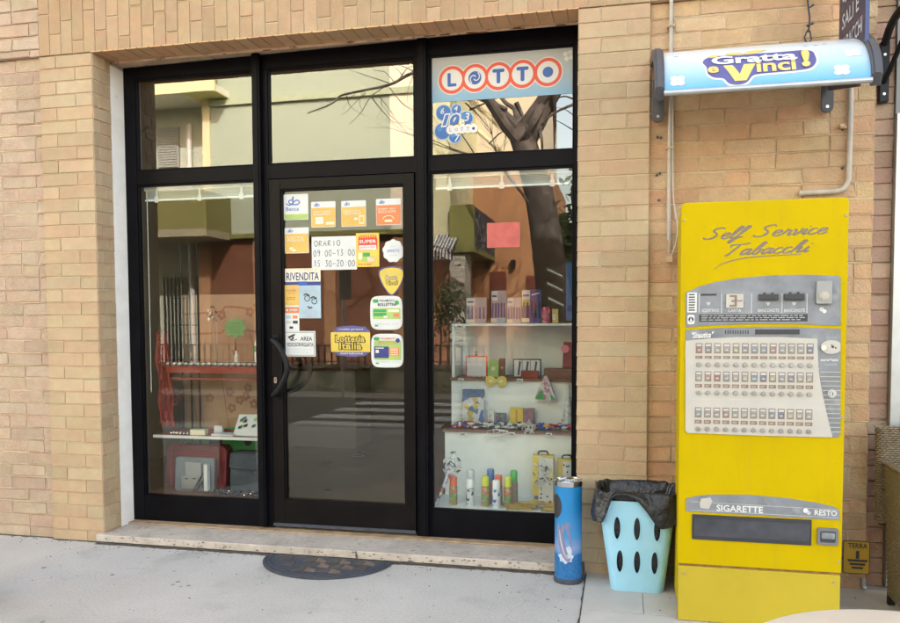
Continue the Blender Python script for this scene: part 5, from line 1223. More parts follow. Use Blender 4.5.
# ------------------------------------------------------------------ round cafe table, wicker chair, tree by the kerb
tb = thing('cafe_table', 'round pale table top at the lower right corner', 'table', (3.93, -2.76, 0))
mb = MB(); mb.lathe([(.001, .712), (.385, .712), (.408, .722), (.412, .735), (.406, .74), (.001, .74)], 3.93, -2.765, 96); mb.build('table_top', M['wood'], tb, smooth=True)
mb = MB(); mb.lathe([(.001, .04), (.035, .04), (.035, .7), (.12, .705), (.12, .711), (.001, .711)], 3.93, -2.765, 20); mb.build('column', M['black_plastic'], tb, smooth=True)
mb = MB(); mb.lathe([(.001, .001), (.24, .001), (.24, .02), (.05, .039), (.001, .039)], 3.93, -2.765, 32); mb.build('foot', M['black_plastic'], tb, smooth=True)
ch = thing('wicker_chair', 'grey brown woven wicker armchair against the wall at the right edge', 'chair', (4.84, -.35, 0))
def weave(mb, x0, x1, y0, y1, z0, z1, step=.011, dx0=0, dx1=0, round_=.03, seed=0):
    """horizontal strands wound round vertical canes: one wavy strand per course"""
    z = z0; k = 0
    while z < z1:
        f = (z-z0)/(z1-z0); a, b = x0+dx0*f, x1+dx1*f
        base = ring(a, b, y0, y1, round_, z, 4); pts = []
        n = len(base)
        for i in range(n):
            p, q = Vector(base[i]), Vector(base[(i+1) % n]); m = max(1, int((q-p).length/.012))
            for j in range(m):
                v = p.lerp(q, j/m); t = (q-p).normalized(); nn = Vector((t.y, -t.x, 0)); pts.append(v+nn*.0028*(1 if (len(pts)+k) % 2 else -1))
        pts.append(pts[0]); mb.tube(pts, .0052, 4, caps=False); z += step; k += 1
mb = MB(); weave(mb, 4.552, 5.09, -.17, -.11, .42, .90, dx0=-.008, round_=.025); mb.build('backrest', M['wicker'], ch)
mb = MB(); mb.box(4.567, 5.07, -.16, -.12, .40, .885); mb.build('back_core', mat('dark_cane', (.06, .05, .035), .9), ch)
for xa in (4.595, 5.06):
    mb = MB(); weave(mb, xa, xa+.075, -.62, -.18, .07, .715, dx0=-.025, dx1=0.0, round_=.03); mb.build('arm_panel', M['wicker'], ch)
    mb = MB(); mb.box(xa+.014, xa+.062, -.60, -.20, .05, .70); mb.build('panel_core', bpy.data.materials['dark_cane'], ch)
    mb = MB()
    for q in (0, 1, 2): mb.tube([(xa-.028+.014*q, -.63, .724), (xa-.028+.014*q, -.18, .724)], .0075, 6)
    mb.tube([(xa-.03, -.63, .716), (xa+.085, -.63, .716)], .009, 6); mb.build('arm_binding', M['wicker'], ch)
mb = MB(); mb.box(4.675, 5.055, -.60, -.175, .36, .44); mb.build('seat', M['wicker'], ch, bevel=.01)
for xa in (4.60, 5.10):
    for ya in (-.60, -.2):
        MB().box(xa, xa+.03, ya, ya+.03, .001, .07).build('leg', M['black_plastic'], ch)
# street tree by the camera, its flared foot shows at the left edge
def bark_mat():
    m = mat('bark', (.105, .09, .08), .95, var=.6, scale=6, bump=1.0, bscale=35); return m
BARK = bark_mat()
def grow_tree(mb, p, d, r, L_, depth, spread=.5, up=.15, mi=0):
    n = 4; pts = [p]; rs = [r]
    for i in range(n):
        d = (d+Vector((rnd.uniform(-1, 1), rnd.uniform(-1, 1), rnd.uniform(-.6, 1)*.6))*.16+Vector((0, 0, up*.3))).normalized(); p = p+d*L_/n; pts.append(p); rs.append(r*(1-.45*(i+1)/n))
    mb.tube(pts, rs, 9 if r > .05 else (6 if r > .015 else 3), mi, caps=depth == 0)
    if depth == 0: return
    for k in range(rnd.choice((2, 3, 3))):
        a = Vector((rnd.uniform(-1, 1), rnd.uniform(-1, 1), rnd.uniform(-.2, .8))).normalized(); nd_ = (d*(1-spread)+a*spread).normalized()
        i = rnd.randint(2, n); grow_tree(mb, pts[i], nd_, rs[i]*.72, L_*.72, depth-1, spread, up, mi)
# ------------------------------------------------------------------ left display (inside)
def put(name, mb, mats, label, cat, group=None, **k): return mb.build(name, mats, label=label, cat=cat, group=group, **k)
def R(px0, py0, px1, py1, y): return rect(px0, py0, px1, py1, y)
# venetian blinds, drawn up
for x0, x1, lab in ((.095, .945, 'raised white venetian blind at the top of the left display window'), (2.135, 2.995, 'raised white venetian blind at the top of the right display window')):
    vb = thing('venetian_blind', lab, 'blind', ((x0+x1)/2, .40, 2.20), 'raised venetian blinds behind the display panes')
    MB().box(x0, x1, .385, .415, 2.325, 2.352).build('head_rail', M['white'], vb, bevel=.003)
    mb = MB()
    for k in range(7): z = 2.272+k*.0082; mb.add([(x0+.01, .388, z+.0072), (x1-.01, .388, z+.0072), (x1-.01, .402, z), (x0+.01, .402, z), (x0+.01, .387, z+.006), (x1-.01, .387, z+.006), (x1-.01, .401, z-.001), (x0+.01, .401, z-.001)], [(0,1,2,3), (7,6,5,4), (0,4,5,1), (3,2,6,7)])
    mb.build('slat_stack', M['white'], vb)
    MB().box(x0+.01, x1-.01, .380, .402, 2.255, 2.268).build('bottom_rail', M['white'], vb, bevel=.002)
    mb = MB()
    for q in (.12, .5, .86): x = x0+(x1-x0)*q; mb.box(x-.008, x+.008, .3765, .3775, 2.25, 2.352); mb.box(x-.016, x+.014, .3745, .3762, 2.245, 2.285)
    mb.build('ladder_tape', M['white_matte'], vb)
    if x0 < 1: MB().tube([(x0+.03, .375, 2.33), (x0+.032, .372, 1.6), (x0+.028, .375, .95)], .003, 5).build('pull_cord', M['white_matte'], vb)
# display cabinet of the left window
lc = thing('display_cabinet', 'left window cabinet with tan patterned back board and two red shelves', 'display cabinet', (.58, .6, .07))
mb = MB(); mb.box(.05, .955, .40, .78, .20, .238); mb.build('deck', M['shelf_brown'], lc)
mb = MB(); mb.box(.13, .93, .765, .78, .66, 1.63, 0); y = .7640
# brown floral and line pattern on the board
for z0_, amp in ((1.49, .05), (1.34, .045)):
    p = [(x, z0_+amp*math.sin((x-.2)*5.2)*(1 if x > .45 else .25)) for x in [.15+i*.03 for i in range(26)]]; mb.ribbon(p, .016, y, 1)
for px, py in ((258, 306), (250, 312), (262, 320), (222, 315), (230, 392), (240, 400), (232, 408), (246, 396), (254, 404), (180, 395), (175, 402), (210, 398), (248, 388)):
    x, z = pw(px, py, .764)
    for k in range(5): a = 2*PI*k/5+px; mb.disc(x+.022*math.cos(a), z+.022*math.sin(a), .015, y-.0003*k-.0004, 1, 9)
for px, a0, a1 in ((196, 375, 425), (221, 372, 428), (249, 330, 358), (189, 372, 420)): 
    a = pw(px, a0, .764); b = pw(px+8, a1, .764); mb.ribbon([a, b], .006, y-.0002, 1)
mb.build('back_board', [M['tan'], M['brownprint']], lc)
mb = MB(); mb.box(.13, .93, .766, .78, .238, .659, 0)
for px, py in ((213, 408), (219, 438), (214, 444), (248, 432)):
    x, z = pw(px, 442, .766); mb.disc(x, z, .03, .7655, 1, 10)
mb.ribbon([pw(236, 440, .765), pw(246, 432, .765), pw(258, 431, .765)], .012, .7652, 1)
mb.build('lower_board', [M['green_cloth'], M['dark']], lc)
mb = MB(); mb.box(.20, .955, .44, .76, 1.098, 1.112); mb.box(.20, .955, .436, .4398, 1.082, 1.128); mb.build('shelf', M['tablered'], lc)
MB().box(.20, .955, .47, .50, 1.03, 1.045).build('shelf_rail', M['tablered'], lc)
mb = MB(); mb.box(.10, .955, .42, .76, .628, .648, 0); mb.box(.10, .955, .4165, .4198, .628, .648, 1); mb.build('shelf', [M['tablered'], M['white_matte']], lc)
# red draped stand on the left
mb = MB(); vs = []
for i in range(13):
    z = .70+i*.055
    for j in range(10):
        u = j/9; x = .125+u*(.115-.04*(i/12)) + .010*math.sin(i*1.3+j); y = .46+.025*math.sin(j*2.3+i*.5); vs.append((x, y, z+(.02*math.sin(j*1.7) if i == 12 else 0)))
mb.add(vs, [(i*10+j, i*10+j+1, (i+1)*10+j+1, (i+1)*10+j) for i in range(12) for j in range(9)])
o = put('red_cloth', mb, mat('red_cloth', (.24, .03, .02), .7, var=.25, bump=.4), 'draped red cloth hanging at the left edge of the left window', 'cloth', smooth=True)
sd = o.modifiers.new('s', 'SOLIDIFY'); sd.thickness = .008
mb = MB()
for x in (.165, .235, .30): mb.tube([(x, .70, .24), (x+.002, .70, 2.0)], .007, 6)
mb.tube([(.15, .60, 1.41), (.36, .60, 1.41)], .004, 6); mb.tube([(.16, .6, 1.6), (.27, .6, 1.6)], .004, 6)
put('wire_rack', mb, M['black_plastic'], 'dark upright wire rack at the left edge of the left window', 'rack')
# row of small silver-topped glasses on the upper shelf
def tiny_glass():
    t = thing('small_tin', 'small round silver tin in the row on the upper red shelf', 'tin', (0, 0, 0), 'small silver tins in a row on the upper shelf')
    MB().lathe([(.001, 0), (.019, 0), (.0235, .026), (.001, .026)], 0, 0, 14).build('cup', M['slate'], t, smooth=True)
    MB().lathe([(.001, .0262), (.0245, .0262), (.0245, .040), (.014, .046), (.001, .046)], 0, 0, 14).build('lid', M['silver'], t, smooth=True)
    return t
tg = tiny_glass()
for k in range(16):
    o = tg if k == 0 else copy_tree(tg)
    x, _ = pw(168+k*5.9, 360, .47); o.location = (x, .468+rnd.uniform(-.006, .006), 1.1125)
    side = 'left' if k < 8 else 'right'
NUM = ['first','second','third','fourth','fifth','sixth','seventh','eighth']
for k, o in enumerate([x for x in COL.objects if x.name.startswith('small_tin')]):
    o['label'] = (NUM[k]+' small silver tin from the left end of the upper red shelf') if k < 8 else (NUM[15-k]+' small silver tin from the right end of the upper red shelf')
mb = MB()
for k in range(9): x = pw(183+k*1.9, 352, .56)[0]; mb.ball(x, .56+.01*math.sin(k*3), 1.128+.010*math.sin(k*2)+.01, .016, 0, 8, sx=1.3, sz=.6)
put('trinket_pile', mb, M['silver'], 'small heap of silver trinkets behind the tins at the left', 'trinkets')
# flower shaped green price card on a stick
x, z = pw(235.5, 328, .60); gc = thing('flower_sign', 'green flower shaped card on a brown stem in the left window', 'sign card', (x, .6, 1.112))
MB().prism([(x+(.076+.012*math.cos(8*t))*math.cos(t)*1.0, z+(.066+.012*math.cos(8*t))*math.sin(t)) for t in [2*PI*i/64 for i in range(64)]], .596, .600).build('card', M['green'], gc)
mb = MB()
for k in range(4): 
    w_ = rnd.uniform(.03, .05); p = [(x-w_+i*.006, z+.03-k*.02+.004*math.sin(i*2.1+k)) for i in range(int(w_*2/.006))]; mb.ribbon(p, .0025, .5952, 0)
mb.build('handwriting', M['dark'], gc)
MB().tube([(x-.003, .602, z-.05), (x-.003, .602, 1.113)], .004, 6).build('stem', M['shelf_brown'], gc)
x, _ = pw(236, 345, .6); MB().prism([(x-.03, 1.235), (x+.03, 1.235), (x, 1.175)], .585, .588).build('point', M['brownprint'], gc)
# small silver bouquet
x, z = pw(213, 313, .55); bq = thing('silver_bouquet', 'small bunch of silver leaves on thin stems in the left window', 'ornament', (x, .55, 1.112))
mb = MB()
for k in range(7): mb.tube([(x+.02, .55, 1.113), (x+rnd.uniform(-.02, .04), .55, z-.1), (x+rnd.uniform(-.03, .04), .55+rnd.uniform(-.02, .02), z+.02)], .0018, 4)
mb.build('stems', M['tan'], bq)
mb = MB()
for k in range(30):
    a = Vector((x+rnd.uniform(-.035, .035), .55+rnd.uniform(-.025, .025), z+rnd.uniform(-.055, .055))); d = Vector((rnd.uniform(-.4, 1), rnd.uniform(-1, 1), rnd.uniform(.2, 1.5))).normalized()*.026; n_ = d.cross(Vector((0, 1, .3))).normalized()*.008
    mb.add([a-d*.5, a+n_, a+d*.5, a-n_], [(0, 1, 2, 3)], k % 2)
mb.build('leaves', [M['silver'], M['slate']], bq)
# candle-like white bottle and small white figure at right of the upper shelf
for (px0, py0, px1, py1, lab, cc) in ((254.5, 335, 260.5, 359, 'white bottle with a green band at the right of the upper red shelf', M['green']), (234.5, 351, 238, 361, 'tiny white figure standing behind the silver tins', M['cream'])):
    x0, x1, z0, z1 = R(px0, py0, px1, py1, .52); cx_ = (x0+x1)/2; r = (x1-x0)/2
    z0 = 1.1125
    put('white_bottle' if r > .015 else 'white_figure', MB().lathe([(.001, z0), (r, z0), (r, z0+(z1-z0)*.7), (r*.55, z0+(z1-z0)*.85), (r*.5, z1), (.001, z1)], cx_, .52, 16).lathe([(.001, z0+(z1-z0)*.5), (r*1.03, z0+(z1-z0)*.5), (r*1.03, z0+(z1-z0)*.68), (.001, z0+(z1-z0)*.68)], cx_, .52, 16, 1), [M['white'], cc], lab, 'bottle' if r > .015 else 'figurine')
# things on the lower red shelf
zs = .6485
def flat(name, px0, px1, y0, y1, h, mats, lab, cat, deco=None, sk=.0):
    x0 = pw(px0, 432, y0)[0]; x1 = pw(px1, 432, y0)[0]
    mb = MB(); mb.slab([(x0, y0), (x1, y0+sk), (x1-sk, y1), (x0-sk, y1-sk)], zs, zs+h, 0)
    if deco: deco(mb, x0, x1, y0, y1, zs+h)
    return put(name, mb, mats, lab, cat)
flat('amber_box', 190, 204, .45, .52, .035, [M['cream']], 'small pale yellow box on the lower red shelf', 'box', sk=.01)
flat('white_card', 211, 232, .44, .55, .012, [M['white_matte']], 'white card lying on the lower red shelf', 'card')
flat('small_case', 214, 222, .56, .60, .05, [M['white_matte'], M['slate']], 'small white case standing behind the white card', 'case', sk=.004)
mb = MB()
for k in range(16): x = pw(171+k*1.2, 433, .47)[0]; mb.ball(x, .47+.02*math.sin(k*2), zs+.008, .009, 0, 7)
put('silver_chain', mb, M['silver'], 'little silver chain heaped at the left of the lower red shelf', 'chain')
mb = MB(); x0, x1, z0, z1 = R(234, 415, 261, 431, .50); z0 = zs+.001
mb.add([(x0, .48, z0), (x1, .47, z0), (x1, .54, z1), (x0+.02, .54, z1-.004), (x0, .49, z0), (x1, .48, z0), (x1, .55, z1), (x0+.02, .55, z1-.004)], [(0,1,2,3), (7,6,5,4), (0,3,7,4), (1,5,6,2), (3,2,6,7), (0,4,5,1)], 0)
for k in range(9):
    u0, v0 = rnd.uniform(.1, .75), rnd.uniform(.1, .8); a = lambda u, v: (x0+(x1-x0)*u, .479+.062*v-.0012-.01*u, z0+(z1-z0)*v+.001)
    mb.add([a(u0, v0), a(u0+.14, v0+.03), a(u0+.16, v0+.18), a(u0+.03, v0+.13)], [(0,1,2,3)], 1+k % 3)
put('patterned_scarf', mb, [M['white_matte'], M['slate'], M['lime'], M['dark']], 'folded patterned white scarf at the right of the lower red shelf', 'scarf')
mb = MB(); mb.tube(smoothpts([(pw(204, 428, .6)[0], .6, zs+.012), (pw(215, 424, .6)[0], .62, zs+.02), (pw(230, 426, .6)[0], .6, zs+.012)], 4), .011, 7)
put('dark_pouch', mb, M['maroon'], 'dark slim pouch lying at the back of the lower red shelf', 'pouch')
# bags on the deck
zd = .2385
def bagbox(name, px0, py0, px1, y0, y1, m, lab, cat, r=.02, lean=.03):
    x0, x1, z0, z1 = R(px0, py0, px1, 490, y0); bt = thing(name, lab, cat, ((x0+x1)/2, (y0+y1)/2, zd))
    mb = MB(); p = rrp(x0, x1, zd, z1, r, 4); n = len(p)
    vs = [(a, y0+lean*(b-zd)/(z1-zd), b) for a, b in p]+[(a, y1+lean*(b-zd)/(z1-zd), b) for a, b in p]
    a_ = MB(); a_.add(vs, [tuple(range(n-1, -1, -1)), tuple(range(n, 2*n))]+[(i, (i+1) % n, (i+1) % n+n, i+n) for i in range(n)]); a_.build('body', m, bt, bevel=.008)
    return bt, x0, x1, z1
bt, x0, x1, z1 = bagbox('briefcase', 165, 446, 225, .60, .70, M['maroon'], 'large maroon leather briefcase standing behind the grey organiser', 'briefcase', .05)
mb = MB(); mb.tube(smoothpts([(x0+.05, .598, zd+.02), (x0+.055, .605, z1-.05), (x0+.08, .61, z1-.025), (x1-.08, .61, z1-.025), (x1-.05, .605, z1-.05), (x1-.04, .598, zd+.02)], 3), .005, 6); mb.build('piping', M['shelf_brown'], bt)
bt, x0, x1, z1 = bagbox('organiser', 174, 458, 213, .50, .53, M['greyfab'], 'grey leather organiser with a pocket and pen standing on the left window deck', 'organiser', .02, .02)
w, h = x1-x0, z1-zd
mb = MB(); mb.poly([(x0+.3*w, zd+.1*h), (x0+.70*w, zd+.12*h), (x0+.70*w, zd+.86*h), (x0+.3*w, zd+.88*h)], .4988, 0); mb.build('inner_page', M['alu'], bt)
mb = MB(); mb.prism([(x0+.2*w, zd+.08*h), (x0+.62*w, zd+.1*h), (x0+.62*w, zd+.46*h), (x0+.2*w, zd+.46*h)], .492, .498, 0)
mb.poly([(x0+.26*w, zd+.38*h), (x0+.38*w, zd+.41*h), (x0+.36*w, zd+.36*h)], .4915, 1); mb.poly([(x0+.46*w, zd+.40*h), (x0+.58*w, zd+.42*h), (x0+.56*w, zd+.37*h)], .4915, 1); mb.build('pocket', [M['alu'], M['dark']], bt)
mb = MB(); mb.prism([(x0+.84*w, zd+.02), (x0+.93*w, zd+.02), (x0+.93*w, zd+.83*h), (x0+.84*w, zd+.85*h)], .46, .495); mb.build('flap_edge', M['white_matte'], bt)
mb = MB(); mb.tube([(x0+.55*w, .47, zd+.012), (x0+.80*w, .48, zd+.6*h)], .007, 6); mb.tube([(x0+.66*w, .465, zd+.012), (x0+.86*w, .475, zd+.66*h)], .005, 6); mb.build('pen', M['chrome'], bt)
bt, x0, x1, z1 = bagbox('messenger_bag', 229, 453, 268, .56, .66, M['slate'], 'slate blue messenger bag with a buckle at the right of the left window', 'bag', .03)
mb = MB(); mb.prism([(x0+.005, zd+.17), (x1-.002, zd+.15), (x1-.002, z1-.005), (x0+.015, z1-.003)], .552, .566); mb.build('flap', M['slate'], bt, bevel=.004)
x, z = pw(255, 473, .55); mb = MB(); mb.prism([(x-.012, z+.014), (x+.014, z+.014), (x, z-.016)], .546, .5515); mb.build('buckle', M['chrome'], bt)
mb = MB()
for k in range(60):
    x = pw(rnd.uniform(216, 262), 490, .47)[0]; mb.ball(x, rnd.uniform(.43, .53), zd+rnd.uniform(.006, .026), rnd.uniform(.006, .012), k % 2 if k % 7 else 2, 7)
mb.tube(smoothpts([(pw(217+i*4, 490, .46)[0], .46+.03*math.sin(i*1.7), zd+.012+.012*(i % 2)) for i in range(12)], 3), .007, 6, 0)
put('bead_necklace', mb, [M['slate'], M['black_plastic'], M['chrome']], 'heap of dark bead necklaces in front of the slate bag', 'necklace')

# ------------------------------------------------------------------ right display: stepped white unit
ru = thing('display_shelves', 'white stepped display shelves with brown edges in the right window', 'display shelves', (2.6, .8, .07))
XL, XR = 2.105, 3.35
mb = MB(); mb.box(XL-.01, XR, .39, .79, .20, .2385); mb.build('deck', M['white'], ru)
mb = MB(); mb.box(XL-.01, XR, .382, .3895, .20, .2445); mb.build('deck_edge', M['white'], ru)
MB().box(XL, XR, .79, .81, .20, .672).build('lower_panel', M['white'], ru)
MB().box(XL-.01, XR, .77, .98, .6725, .6905).build('shelf', M['shelf_brown'], ru)
MB().box(XL+.01, XR, .96, .98, .691, 1.012).build('middle_panel', M['white'], ru)
MB().box(XL, XR, .94, 1.30, 1.0125, 1.030).build('shelf', M['shelf_brown'], ru)
mb = MB(); mb.box(XL+.005, XL+.025, 1.0, 1.30, 1.0305, 1.395); mb.box(XL+.005, XR, 1.0, 1.31, 1.3952, 1.412); mb.box(XL+.0255, XR, 1.29, 1.31, 1.0305, 1.395); mb.build('top_cabinet', M['white'], ru, bevel=.002)
# spray cans
def can(px, row_t, row_b, y, cap, lab, body, capw=1):
    x, zt = pw(px, row_t, y); h = zt-zd; r = .0265
    t = thing('spray_can', lab, 'spray can', (x, y, zd+.0005), 'party spray cans on the right window deck')
    MB().lathe([(.001, zd+.0005), (r, zd+.0005), (r, zd+h*.62), (r*.86, zd+h*.68), (.001, zd+h*.68)], x, y, 22).build('can_body', body, t, smooth=True)
    MB().lathe([(.001, zd+h*.681), (r*.9, zd+h*.681), (r*.92, zd+h*.96), (r*.75, zd+h), (.001, zd+h)], x, y, 22).build('cap', cap, t, smooth=True)
def swirlmat(name, c0, c1, c2, sc=35):
    m = mat(name, c0, .35, var=.1); N = m.node_tree.nodes; L = m.node_tree.links; tc = [n for n in N if n.type == 'TEX_COORD'][0]
    v = N.new('ShaderNodeTexVoronoi'); v.inputs['Scale'].default_value = sc; L.new(tc.outputs['Object'], v.inputs['Vector'])
    cr = N.new('ShaderNodeValToRGB'); e = cr.color_ramp; e.interpolation = 'CONSTANT'; e.elements[0].color = (*c0, 1); e.elements[1].position = .45; e.elements[1].color = (*c1, 1); k = e.elements.new(.7); k.color = (*c2, 1)
    sp = N.new('ShaderNodeSeparateColor'); L.new(v.outputs['Color'], sp.inputs[0]); L.new(sp.outputs[0], cr.inputs[0]); L.new(cr.outputs[0], N['Principled BSDF'].inputs['Base Color']); return m
can_green = swirlmat('can_art_green', (.12,.28,.08), (.45,.30,.20), (.50,.12,.05), 70); can_bw = swirlmat('can_art_dark', (.55,.57,.6), (.03,.05,.10), (.5,.52,.55), 60); can_blue = swirlmat('can_art_blue', (.62,.64,.68), (.03,.10,.4), (.6,.6,.62), 55); can_brown = mat('can_art_brown', (.28,.20,.15), .4, var=.3, scale=50)
pc_ = mat
OC, YC_, WC, BC, GC = mat('cap_orange', (.75,.13,.05), .35), mat('cap_yellow', (.60,.66,.03), .35), mat('cap_white', (.8,.82,.84), .35), mat('cap_blue', (.06,.16,.45), .35), mat('cap_green', (.06,.45,.08), .35)
can(453.3, 476.5, 0, .50, OC, 'orange capped spray can at the left of the row', can_green)
can(470, 478.8, 0, .48, WC, 'white capped spray can with dark swirls at the left', can_bw); can(470.8, 470, 0, .57, mat('cap_clear', (.6, .64, .66), .3), 'clear capped can behind the white capped one', M['white'])
can(485.3, 476, 0, .50, YC_, 'yellow capped spray can in front of the blue capped one', can_green); can(490.6, 468.8, 0, .58, BC, 'tall blue capped spray can at the back', can_brown)
can(496.3, 480, 0, .46, WC, 'white capped spray can with a blue swirl in the middle', can_blue); can(498.6, 475, 0, .55, OC, 'orange capped spray can behind the blue swirl one', can_green)
can(507.8, 476.8, 0, .50, YC_, 'yellow capped spray can at the right of the row', can_green); can(513.8, 470.5, 0, .58, GC, 'tall green capped spray can at the right end', can_brown)
# streamer horn with clear wrap at the left
x, z = pw(436, 500, .42); x2, z2 = pw(453, 462, .5)
ph = thing('party_horn', 'striped paper party horn in clear wrap leaning at the left of the right window', 'party horn', (x, .42, zd))
sm_ = swirlmat('horn_paper', (.55, .55, .6), (.45, .08, .06), (.05, .06, .25), 45)
MB().tube([(x, .42, zd+.012), (x+(x2-x)*.5, .46, (zd+z2)/2), (x2-.01, .5, z2-.02)], [.006, .012, .016], 8).build('horn', sm_, ph, smooth=True)
def crumple(mb, cx_, cy_, cz_, rx, ry, rz, n=60, m=0, s=.02):
    for k in range(n):
        a = Vector((rnd.gauss(0, .5), rnd.gauss(0, .5), rnd.gauss(0, .5))); a = a/max(1, a.length); c_ = Vector((cx_+a.x*rx, cy_+a.y*ry, cz_+a.z*rz))
        d1 = Vector((rnd.uniform(-1, 1), rnd.uniform(-.4, .4), rnd.uniform(-1, 1))).normalized()*s; d2 = Vector((rnd.uniform(-1, 1), rnd.uniform(-.4, .4), rnd.uniform(-1, 1))).normalized()*s
        mb.add([c_-d1, c_+d2*.6, c_+d1, c_-d2*.4], [(0, 1, 2, 3)], m if isinstance(m, int) else rnd.choice(m))
mb = MB(); crumple(mb, x2-.005, .5, z2-.02, .06, .04, .09, 55, (0, 0, 1), .022); mb.build('clear_wrap', [M['white_matte'], M['slate']], ph)
# boxes in wrap at the right of the deck
def boxthing(name, lab, cat, px0, py0, px1, y, dy, zb, mats, deco=None, parts=None):
    x0, x1, z0, z1 = R(px0, py0, px1, py0+20, y); t = thing(name, lab, cat, ((x0+x1)/2, y+dy/2, zb))
    mb = MB(); mb.box(x0, x1, y, y+dy, zb, z1, 0)
    if deco: deco(mb, x0, x1, zb, z1, y-.0006)
    mb.build('carton', mats, t)
    if parts: parts(t, x0, x1, zb, z1, y)
    return t
def toy(mb, x0, x1, z0, z1, y):
    w, h = x1-x0, z1-z0
    mb.poly([(x0+.3*w, z0+.06*h), (x1-.03*w, z0+.06*h), (x1-.03*w, z1-.06*h), (x0+.3*w, z1-.04*h)], y, 1)
    mb.disc(x0+.18*w, z0+.13*h, .10*w, y-.0004, 2, 12); mb.disc(x0+.85*w, z0+.05*h, .08*w, y-.0005, 4, 10)
    for k in range(16): mb.disc(x0+w*rnd.uniform(.32, .9), z0+h*rnd.uniform(.1, .9), w*.05, y-.0006-.0001*k, 3 if k % 2 else 1, 7)
def hnd(t, x0, x1, z0, z1, y): MB().tube(smoothpts([(x0+.25*(x1-x0), y+.03, z1), (x0+.3*(x1-x0), y+.03, z1+.02), (x0+.65*(x1-x0), y+.03, z1+.022), (x0+.72*(x1-x0), y+.03, z1)], 4), .006, 6).build('handle', M['black_plastic'], t)
BM_ = [M['yel'], M['white_matte'], M['blue'], M['dark'], M['red']]
zb = zd+.001
# gold packets under the boxes
mb = MB()
for k, (px, py, a, yy) in enumerate(((520, 0, .05, .46), (524, 0, -.12, .50), (531, 0, .2, .49), (516, 0, .1, .56), (549, 0, .1, .46), (553, 0, -.15, .50))):
    x = pw(px, 502, yy)[0]; z = zb+.0145*(k % 3 if k < 4 else (k-4)); c_, s_ = math.cos(a), math.sin(a)
    P4 = [(-.085, -.035), (.085, -.035), (.085, .035), (-.085, .035)]
    if k > 3: P4 = [(p*.6, q) for p, q in P4]
    m_ = MB(); m_.slab([(x+p*c_-q*s_, yy+p*s_+q*c_) for p, q in P4], z, z+.012, 0)
    m_.slab([(x+.7*p*c_-.5*q*s_, yy+.7*p*s_+.5*q*c_) for p, q in P4], z+.0121, z+.0128, 1)
    put('gold_packet', m_, [M['gold'], M['yel']], ['lowest gold packet in the pile before the yellow toy box', 'second gold packet of the pile before the toy box', 'top gold packet tilted against the yellow toy box', 'gold packet lying at the back left of the pile', 'gold packet beside the ashtray column', 'upper gold packet beside the ashtray column'][k], 'packet', 'gold packets on the right window deck')
boxthing('toy_box', 'yellow toy box with clear wrapped figures beside the gold packets', 'toy box', 532.5, 455.5, 553.5, .62, .06, zb, BM_, toy, hnd)
boxthing('toy_box', 'yellow toy box partly hidden by the ashtray column and pilaster', 'toy box', 557, 459.5, 577, .66, .06, zb, BM_, toy, hnd)
mb = MB(); x, z = pw(547, 473, .60); crumple(mb, x-.03, .595, z, .055, .012, .11, 50, (0, 0, 1), .018); x, z = pw(551.5, 475, .59)
for k in range(10): mb.disc(x+rnd.uniform(-.015, .015), z+rnd.uniform(-.03, .03), .006, .585-.0004*k, 2, 8)
put('wrapped_toy', mb, [M['white_matte'], M['slate'], M['yel']], 'crumpled clear wrapped toy hanging before the yellow toy box', 'toy')
# middle shelf goods
zm = .691
mb = MB(); x0, x1, z0, z1 = R(462, 389.5, 484, 419, .90); bgm = swirlmat('bag_print', (.58, .60, .64), (.55, .42, .12), (.12, .18, .38), 30)
mb.box(x0, x1, .90, .93, zm+.004, z1-.055, 0); mb.box(x0+.002, x1-.002, .899, .931, z1-.0548, z1, 1)
put('gift_bag', mb, [bgm, mat('denim_print', (.12, .17, .30), .7, var=.4, scale=40)], 'white and blue printed gift bag on the middle shelf', 'gift bag', bevel=.004)
colmix = swirlmat('confetti_print', (.6, .6, .62), (.05, .12, .4), (.55, .1, .06), 60)
def heap(px0, px1, y, h, n, lab, name, cat, m=(0, 1, 2)):
    mb = MB(); x0 = pw(px0, 428, y)[0]; x1 = pw(px1, 428, y)[0]
    for k in range(n): mb.ball(rnd.uniform(x0, x1), y+rnd.uniform(-.03, .03), zm+rnd.uniform(.012, h), rnd.uniform(.010, .017), rnd.choice(m), 7, sx=1.6, sz=.7)
    crumple(mb, (x0+x1)/2, y-.01, zm+h*.7, (x1-x0)/2, .02, h*.5, n, m[0], .014)
    put(name, mb, [colmix, M['white_matte'], M['slate'], M['blue'], M['yel'], M['red']], lab, cat)
heap(453, 485, .83, .045, 44, 'wrapped sweets lying before the gift bag on the middle shelf', 'sweet_packet', 'sweets', (0, 1, 2, 5))
heap(487, 524, .83, .042, 46, 'clear wrapped trinkets in the middle of the middle shelf', 'trinket_packet', 'trinkets', (1, 1, 2))
heap(534, 560, .84, .042, 36, 'red blue and yellow party blowers at the right of the middle shelf', 'party_blowers', 'party blowers', (3, 4, 5, 0))
heap(560, 577, .84, .04, 24, 'bright packets beside the wrapped cone on the middle shelf', 'sweet_packet', 'sweets', (3, 1, 5))
x0, x1, z0, z1 = R(510, 408, 523, 420, .88); mb = MB(); mb.box(x0, x1, .88, .91, zm+.03, z1, 0); mb.box(x0+.002, x1+.075, .885, .915, zm+.001, zm+.0295, 1); mb.box(x1+.002, x1+.07, .884, .91, zm+.03, z1-.004, 2); mb.poly([((x0+x1)/2-.006, zm+.035), ((x0+x1)/2+.006, zm+.035), ((x0+x1)/2+.006, z1-.01), ((x0+x1)/2-.006, z1-.01)], .8795, 3)
